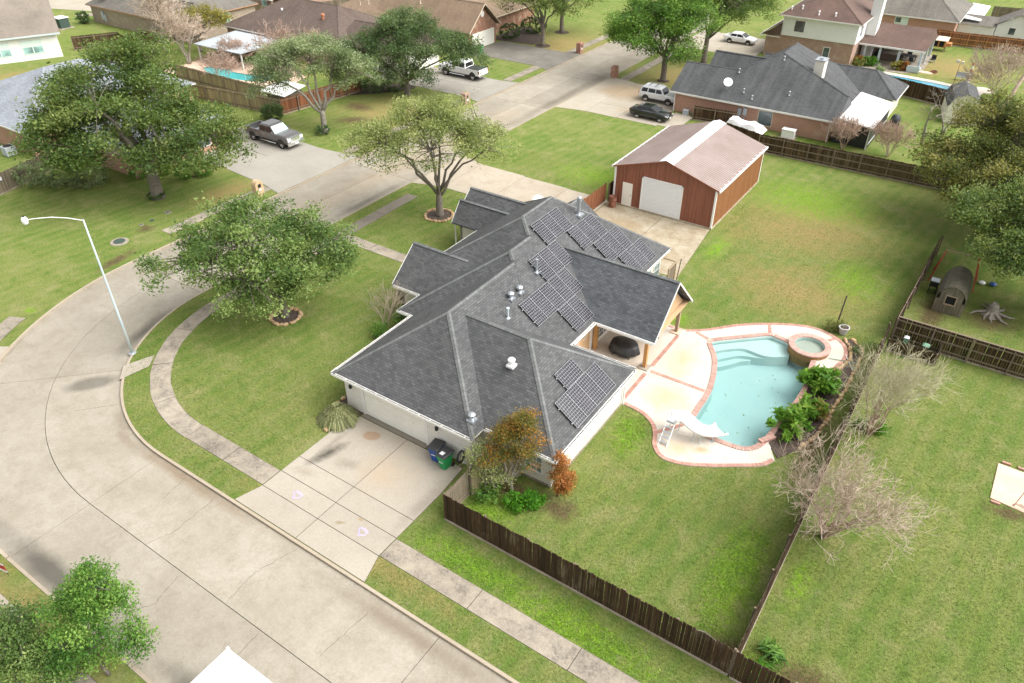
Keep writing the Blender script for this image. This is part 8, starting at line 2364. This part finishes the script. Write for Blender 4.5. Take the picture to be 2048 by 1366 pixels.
bush('low_shrub', 'small green shrub at the post behind the spa', (-5.2, 46.5), [(0, 0, .35, .75, .5, .35)], 1100, .10, 'leaf_yellowgreen', 26, cat='shrub')
bush('low_shrub', 'dark low shrub in the bed corner near the flower pot', (-3.3, 44.6), [(0, 0, .25, .35, .45, .25)], 450, .10, 'leaf_dark', 27, cat='shrub')
# ornamental grass mound by the garage
rng = np.random.default_rng(31)
og = thing('ornamental_grass', 'round mound of striped ornamental grass at the garage corner', 'grass clump', (-26.45, 21.3, 0))
nb = 3600
a = rng.uniform(0, 2 * PI, nb); el = rng.uniform(.12, 1.0, nb); Lb = rng.uniform(.85, 1.25, nb) * (1.05 - .25 * el)
v = []
tn = rng.uniform(0, 1, nb)
for i in range(nb):
    d = np.array([math.cos(a[i]), math.sin(a[i])]); w = .017
    pr3 = [(0.05, 0.0), (Lb[i] * .35, .35 + .6 * el[i]), (Lb[i] * .75, .45 + .75 * el[i] - .1), (Lb[i] * 1.02, .12 + .55 * el[i] - .1)]
    pr3 = [(r * (1.12 - .72 * el[i]), z) for r, z in pr3]
    n_ = np.array([-d[1], d[0]])
    for (r0, z0), (r1, z1) in zip(pr3[:-1], pr3[1:]):
        v.append([[d[0] * r0 + n_[0] * w, d[1] * r0 + n_[1] * w, z0], [d[0] * r0 - n_[0] * w, d[1] * r0 - n_[1] * w, z0], [d[0] * r1 - n_[0] * w, d[1] * r1 - n_[1] * w, z1], [d[0] * r1 + n_[0] * w, d[1] * r1 + n_[1] * w, z1]])
me = quads_mesh(np.array(v), np.repeat(np.repeat(tn, 3), 4)); me.materials.append(MATS['leaf_grassball'])
o = bpy.data.objects.new('blades', me); COL.objects.link(o); o.parent = og
obj('crown_base', MB().lathe([(.3, 0), (.25, .12), (.05, .2)], 10, (-26.45, 21.3, 0)), 'mulch', og)
struct('planting_bed', MB().prism([(-27.6, 20.6), (-26.2, 20.1), (-25.65, 21.0), (-25.6, 22.5), (-26.9, 22.5), (-26.9, 25.4), (-27.5, 25.2), (-27.55, 22.0)], -.05, .03), 'mulch')
stone_ring('few tan stones at the garage corner bed', [(-27.55, 25.0), (-27.55, 22.0), (-27.3, 20.9), (-26.2, 20.15)], .5)
# front shrubs in the recess
bush('evergreen_shrub', 'dark upright evergreen in front of the entry gable', (-31.1, 32.6), [(0, 0, 1.1, .55, .55, 1.1), (0, 0, 2.0, .4, .4, .5)], 2000, .12, 'leaf_dark', 32, group='front shrubs', cat='shrub')
bush('evergreen_shrub', 'green shrub behind the bare crape shrub', (-29.3, 30.4), [(0, 0, .9, .75, .75, .9)], 2000, .12, 'leaf_bright', 33, group='front shrubs', cat='shrub')
bush('evergreen_shrub', 'low green shrub at the foot of the bare crape shrub', (-29.9, 28.9), [(0, 0, .55, .5, .6, .55)], 1100, .12, 'leaf_bright', 34, group='front shrubs', cat='shrub')
bare_tree('crape_shrub', 'slim bare crape shrub on the front lawn edge', (-30.2, 29.6), 3.4, 1.7, 7, 35, 'bark_twig', 'bark_twig', 3, .028, .38, cat='shrub', twig=.005)
bush('evergreen_shrub', 'low green shrub at the front path gable', (-31.4, 38.8), [(0, 0, .35, .5, .9, .35)], 900, .12, 'leaf_lime', 36, group='front shrubs', cat='shrub')
bush('lantana', 'yellow green shrub beside the side drive behind the gables', (-31.6, 48.9), [(0, 0, .5, 1.7, .8, .5)], 1800, .14, 'leaf_yellow', 37, cat='shrub')
# bare crape myrtles on the right fence line
bare_tree('crape_myrtle', 'large bare crape myrtle over the right fence in the foreground', (-0.85, 28.3), 5.4, 5.4, 10, 40, 'bark_twig', 'bark_twig_pink', 5, .070, .40, group='bare crape myrtles', twig=.0082, split=(2, 4))
bare_tree('crape_myrtle', 'tall bare greenish crape myrtle beside the pool bed', (-0.75, 37.2), 5.2, 3.4, 11, 41, 'bark_green', 'bark_twig_pink', 5, .060, .25, group='bare crape myrtles', twig=.0082, split=(2, 4))
bush('sucker_clump', 'small green suckers at the foot of the tall bare myrtle', (-0.3, 37.5), [(0, 0, .35, .35, .35, .35)], 400, .13, 'leaf_lime', 42, cat='weeds')
bush('sucker_clump', 'green suckers between fence and tall bare myrtle', (-1.3, 37.6), [(0, 0, .3, .35, .3, .3)], 350, .13, 'leaf_lime', 43, cat='weeds')
# bare trees elsewhere
bare_tree('bare_tree', 'leafless pale tree behind the big oak at left', (-101.5, 63.2), 8.5, 7, 5, 44, 'bark_twig', 'bark_pale', 5, .13, .5, group='bare trees at top left', twig=.022, split=(2, 4), clear=1.2)
bare_tree('bare_tree', 'leafless pale tree nearest the kidney pool deck', (-94.5, 62.0), 7, 6.5, 5, 45, 'bark_twig', 'bark_pale', 5, .12, .5, group='bare trees at top left', twig=.022, split=(2, 4), clear=1.0)
bare_tree('bare_tree', 'tangled bare vine shrub on the white patio cover', (-89.5, 65.6), 3.6, 7.0, 9, 46, 'bark_twig_pink', 'bark_twig', 5, .06, .65, group='bare trees at top left', twig=.02, split=(2, 4))
bare_tree('bare_tree', 'pinkish bare shrub before the dark brown roof', (-80.8, 67.2), 5.8, 6, 7, 47, 'bark_twig_pink', 'bark_twig', 5, .07, .45, group='bare trees at top left', twig=.02, split=(2, 4))
bare_tree('bare_tree', 'thin bare tree inside the kidney pool fence', (-82.6, 58.4), 4.2, 3.5, 5, 48, 'bark_twig_pink', 'bark_twig', 4, .045, .5, group='bare trees at top left', twig=.016)
tree('yellow_tree', 'sparse yellowing tree among the bare trees at top left', (-98.5, 67.0), 2.0, .16, [(0, 0, 4.6, 3.6, 3.0, 1.8), (3, 0, 4.0, 2.4, 2.2, 1.4)], 110, 20, .30, 'leaf_yellow', 'bark_pale', 49, .5, 6, tipr=.03)
bare_tree('bare_bush', 'reddish bare bush at the ranch house corner', (-13.2, 80.2), 3.4, 3.4, 9, 50, 'bark_twig_pink', 'bark_twig_pink', 4, .035, .42, group='bare bushes at right', cat='shrub', twig=.015)
bare_tree('bare_bush', 'bare bush behind the workshop fence left of the oak', (-8.9, 80.6), 3.6, 3.6, 9, 51, 'bark_twig_pink', 'bark_twig', 4, .035, .42, group='bare bushes at right', cat='shrub', twig=.015)
bare_tree('bare_bush', 'feathery bare tree on the far lawn at right edge', (-2.4, 107.5), 5.6, 6.5, 9, 52, 'bark_twig', 'bark_twig', 5, .06, .40, group='bare bushes at right', twig=.02, split=(2, 4))
bare_tree('dead_tree', 'dead pale trunk with few snapped limbs before the barn shed', (-6.7, 86.0), 5.2, 3.4, 1, 53, 'bark_pale', 'bark_pale', 4, .16, .75, twig=.016, split=(2, 3), clear=1.6)
bare_tree('dead_tree', 'pale leafless tree leaning across the barn shed', (-5.4, 90.5), 5.6, 5.0, 2, 54, 'bark_pale', 'bark_pale', 4, .10, .6, twig=.022, split=(2, 3), clear=.8)
lt = thing('leaning_tree', 'long reddish bare trunk leaning at the right edge', 'trunk', (-1.2, 95.5, 0))
obj('trunk', MB().tube([(-1.2, 95.5, 0), (-0.9, 96.6, 2.2), (-0.2, 98.5, 5.0), (0.6, 100.5, 8.0), (1.5, 102.5, 11)], [.22, .20, .18, .15, .12], 8), 'bark_twig_pink', lt, True)
r_ = random.Random(2)
for k in range(6):
    z = 3 + k * 1.2
    obj('limb', MB().tube([(-.8 + k * .35, 96.6 + k * .9, z), (-.8 + k * .35 + r_.uniform(-1.5, 1.5), 96.6 + k * .9 + r_.uniform(-1, 1), z + 1.4)], [.05, .02], 5), 'bark_twig', lt)
# hedges and clipped bushes on the left
tree('oak_tree', 'middle oak between the playhouse and the spreading oak', (4.2, 65.5), 2.4, .3, [(-1, 0, 4.8, 4.0, 3.4, 2.2), (-4.2, -.5, 4.0, 2.4, 2.4, 1.6), (2, 0, 5.4, 4, 3.4, 2.2)], 170, 85, .24, 'leaf_yellowgreen', 'bark', 61, .54, 7, group='right hand oaks', dead=4)
bush('hedge', 'large clipped grey green hedge by the left fence', (-70.6, 30.6), [(-2.6, .2, 1.1, 2.0, 1.7, 1.1), (0, 0, 1.2, 2.0, 1.8, 1.15), (2.2, .2, 1.0, 1.8, 1.6, 1.0)], 9000, .17, 'leaf_grey', 55, cat='hedge', shell=.82, clump=.07)
bush('clipped_bush', 'dark bush under the big oak by the wall', (-66.2, 35.4), [(0, 0, .8, 1.1, 1.0, .8), (1.6, 1.4, .7, 1.0, .9, .7)], 2600, .16, 'leaf_bright', 56, cat='shrub', shell=.7)
bush('clipped_bush', 'bushy green shrub right of the big oak trunk', (-62.6, 37.8), [(0, 0, .7, 1.0, .9, .7), (1.4, .8, .6, .9, .8, .6)], 2400, .16, 'leaf_bright', 57, cat='shrub', shell=.7)
bush('clipped_bush', 'round green bush behind the grey pickup bed', (-68.2, 53.3), [(0, 0, .95, 1.35, 1.1, 1.0)], 3600, .16, 'leaf_dark', 58, cat='shrub', shell=.75, clump=.08)
bush('clipped_bush', 'tall dark hedge under the dark oak at the curved bed', (-64.8, 67.6), [(-1.2, 0, .9, 1.6, 1.2, .9), (1.4, .8, .8, 1.5, 1.2, .8)], 3600, .18, 'leaf_dark', 59, cat='hedge', shell=.7)
bush('clipped_ball', 'clipped dark green ball bush left of the two by the red brick house', (-66.2, 97.6), [(0, 0, 1.05, 1.6, 1.5, 1.05)], 5200, .17, 'leaf_dark', 80, group='clipped ball bushes', cat='shrub', shell=.93, clump=.03)
bush('clipped_ball', 'clipped green dome bush right of the two by the red brick house', (-65.2, 102.6), [(0, 0, 1.1, 2.0, 1.7, 1.1)], 5600, .18, 'leaf_dark', 81, group='clipped ball bushes', cat='shrub', shell=.93, clump=.03)
bush('clipped_bush', 'dark shrub at the tan brick house wall end', (-127.6, 67.0), [(0, 0, 1.0, .9, .9, 1.0)], 900, .3, 'leaf_dark', 82, cat='shrub')
# rings round trunks
def ring_bed(label, x, y, r, stones=True, leaf=None):
    struct('mulch_ring', MB().prism([(x + r * (1 + .08 * math.sin(3 * a)) * math.cos(a), y + r * (1 + .08 * math.cos(2 * a)) * math.sin(a)) for a in [2 * PI * k / 18 for k in range(18)]], -.05, .05), 'mulch')
    if stones:
        stone_ring(label, [(x + r * 1.05 * math.cos(a), y + r * 1.05 * math.sin(a)) for a in [2 * PI * k / 22 for k in range(22)]], .30, True)
ring_bed('ring of tan stones round the rounded front oak', -37.0, 26.9, .95)
ring_bed('ring of tan stones round the spreading olive tree', -37.95, 45.05, 1.15)
ring_bed('', -59.9, 96.7, 1.1, False); ring_bed('', -61.6, 105, 1.1, False); ring_bed('', -38.2, 91, .75, False)
bush('trunk_skirt', 'clipped dark collar of ivy round the big oak trunk', (-61.2, 33.7), [(0, 0, .3, .85, .8, .3)], 1500, .13, 'leaf_dark', 83, cat='shrub', shell=.8, clump=.06, stems=2)
bush('trunk_skirt', 'round dark bush at the foot of the forked pale trunk', (-60.4, 53.4), [(0, 0, .45, .85, .75, .45)], 1600, .14, 'leaf_dark', 84, cat='shrub', shell=.8, clump=.06, stems=2)
# fallen sticks at the fence corner
for k, P in enumerate(([(-4.3, 19.9, .05), (-3.6, 20.15, .10), (-3.0, 20.0, .06)], [(-3.1, 19.6, .1), (-2.4, 19.75, .12)])):
    tag(obj('fallen_branch', MB().tube(P, .035, 5), 'bark_pale'), ('crooked fallen branch inside the fence corner', 'short grey stick leaning at the fence corner')[k], 'branch')
# ------------------------------------------------------------------ blades of grass on the nearer lawns (nobody could count them)
rng = np.random.default_rng(77)
def in_poly(x, y, poly):
    c = np.zeros(len(x), bool)
    for i in range(len(poly)):
        (x1, y1), (x2, y2) = poly[i], poly[i - 1]
        if y1 == y2:
            continue
        c ^= ((y1 > y) != (y2 > y)) & (x < (x2 - x1) * (y - y1) / (y2 - y1) + x1)
    return c
def blades(n, u0, v0, u1, v1, mat, name, label, near=True, hgt=.050, wid=.018, mask=None, lo=0.0, hi=1.0):
    x = rng.uniform(u0, u1, n); y = rng.uniform(v0, v1, n)
    d = np.hypot(x, y)
    keep = rng.uniform(size=n) < np.clip(1.35 - d / 75.0, .25, 1)
    for (a, b, c, e) in ((-27.0, 22.3, -13.4, 32.1), (-30.7, 29.3, -17, 47.3), (-33, 41, -29, 45.6), (-26.5, 13.8, -17.6, 22.6), (-33, 15.3, 30, 16.65), (-17.8, 31.6, -13.4, 41.1), (-27.3, 46.7, -17, 67.4), (-17.7, 43.9, -15.1, 56), (-43.2, 25.8, -41.7, 47.1), (-43, 37.1, -30, 38.3), (-45, 49.8, -27, 56.4), (5.5, 35.1, 9.3, 38.7)):
        keep &= ~((x > a) & (x < c) & (y > b) & (y < e))
    r = np.hypot(x - CX0, y - CY0)
    bend = (x < CX0) & (y < CY0)
    keep &= ~(bend & ((r > 11.9) & (r < 20.45) | (r > 9.2) & (r < 10.5)))
    keep &= ~((x >= CX0) & (y > 5.4) & (y < 13.88)) & ~((y >= CY0) & (x > -52.92) & (x < -44.4))
    keep &= ~in_poly(x, y, deck_out) & ~in_poly(x, y, bed) & ~in_poly(x, y, POOL)
    if mask is not None:
        keep &= mask(x, y)
    x, y = x[keep], y[keep]; m = len(x)
    a = rng.uniform(0, 2 * PI, m); h = hgt * rng.uniform(.5, 1.3, m); w = wid * rng.uniform(.6, 1.3, m)
    lx, ly = rng.normal(size=m) * .055, rng.normal(size=m) * .055
    v = np.empty((m, 4, 3), np.float32)
    cx, cy = np.cos(a) * w, np.sin(a) * w
    z0 = np.full(m, -.005)
    v[:, 0] = np.stack([x - cx, y - cy, z0], 1); v[:, 1] = np.stack([x + cx, y + cy, z0], 1)
    v[:, 2] = np.stack([x + cx * .35 + lx, y + cy * .35 + ly, h], 1); v[:, 3] = np.stack([x - cx * .35 + lx, y - cy * .35 + ly, h], 1)
    pt = .5 + .5 * np.sin(x * 1.7 + 2 * np.sin(y * .9)) * np.sin(y * 1.3 + 1.5 * np.sin(x * .7))
    tone = np.clip(lo + (hi - lo) * (rng.uniform(0, 1, m) * .65 + pt * .35), 0, 1)
    me = quads_mesh(v, np.repeat(tone, 4)); me.materials.append(MATS[mat])
    o = bpy.data.objects.new(name, me); COL.objects.link(o)
    stuff(o, label)
blades(300000, -46, 13.9, 12, 62, 'blade', 'grass_blades', 'short mown grass of the lawns round the house')
blades(30000, -52, 13.9, -26, 40, 'blade', 'grass_blades', 'short mown grass on the front lawn')
CL = ((-14.2, 17.4, 3.2, .8), (-8.5, 17.2, 4.2, 1.0), (-3.6, 23.6, 1.2, 3.8), (-15.2, 20.6, 1.4, 1.0), (-1.2, 19.8, .8, .8), (-12.0, 29.4, .9, 1.9))
def clover_mask(x, y):
    k = np.zeros(len(x), bool)
    for (a, b, c, e) in CL:
        k |= (((x - a) / c) ** 2 + ((y - b) / e) ** 2 + rng.normal(size=len(x)) * .25) < .8
    pt = np.sin(x * 3.1 + 1.7 * np.sin(y * 2.3)) * np.sin(y * 2.9 + 1.3 * np.sin(x * 2.1))
    return k & (pt > -.35)
blades(90000, -18, 15, 0, 32, 'blade_clover', 'clover_patches', 'bright yellow green clover in the lawn', hgt=.035, wid=.034, mask=clover_mask)
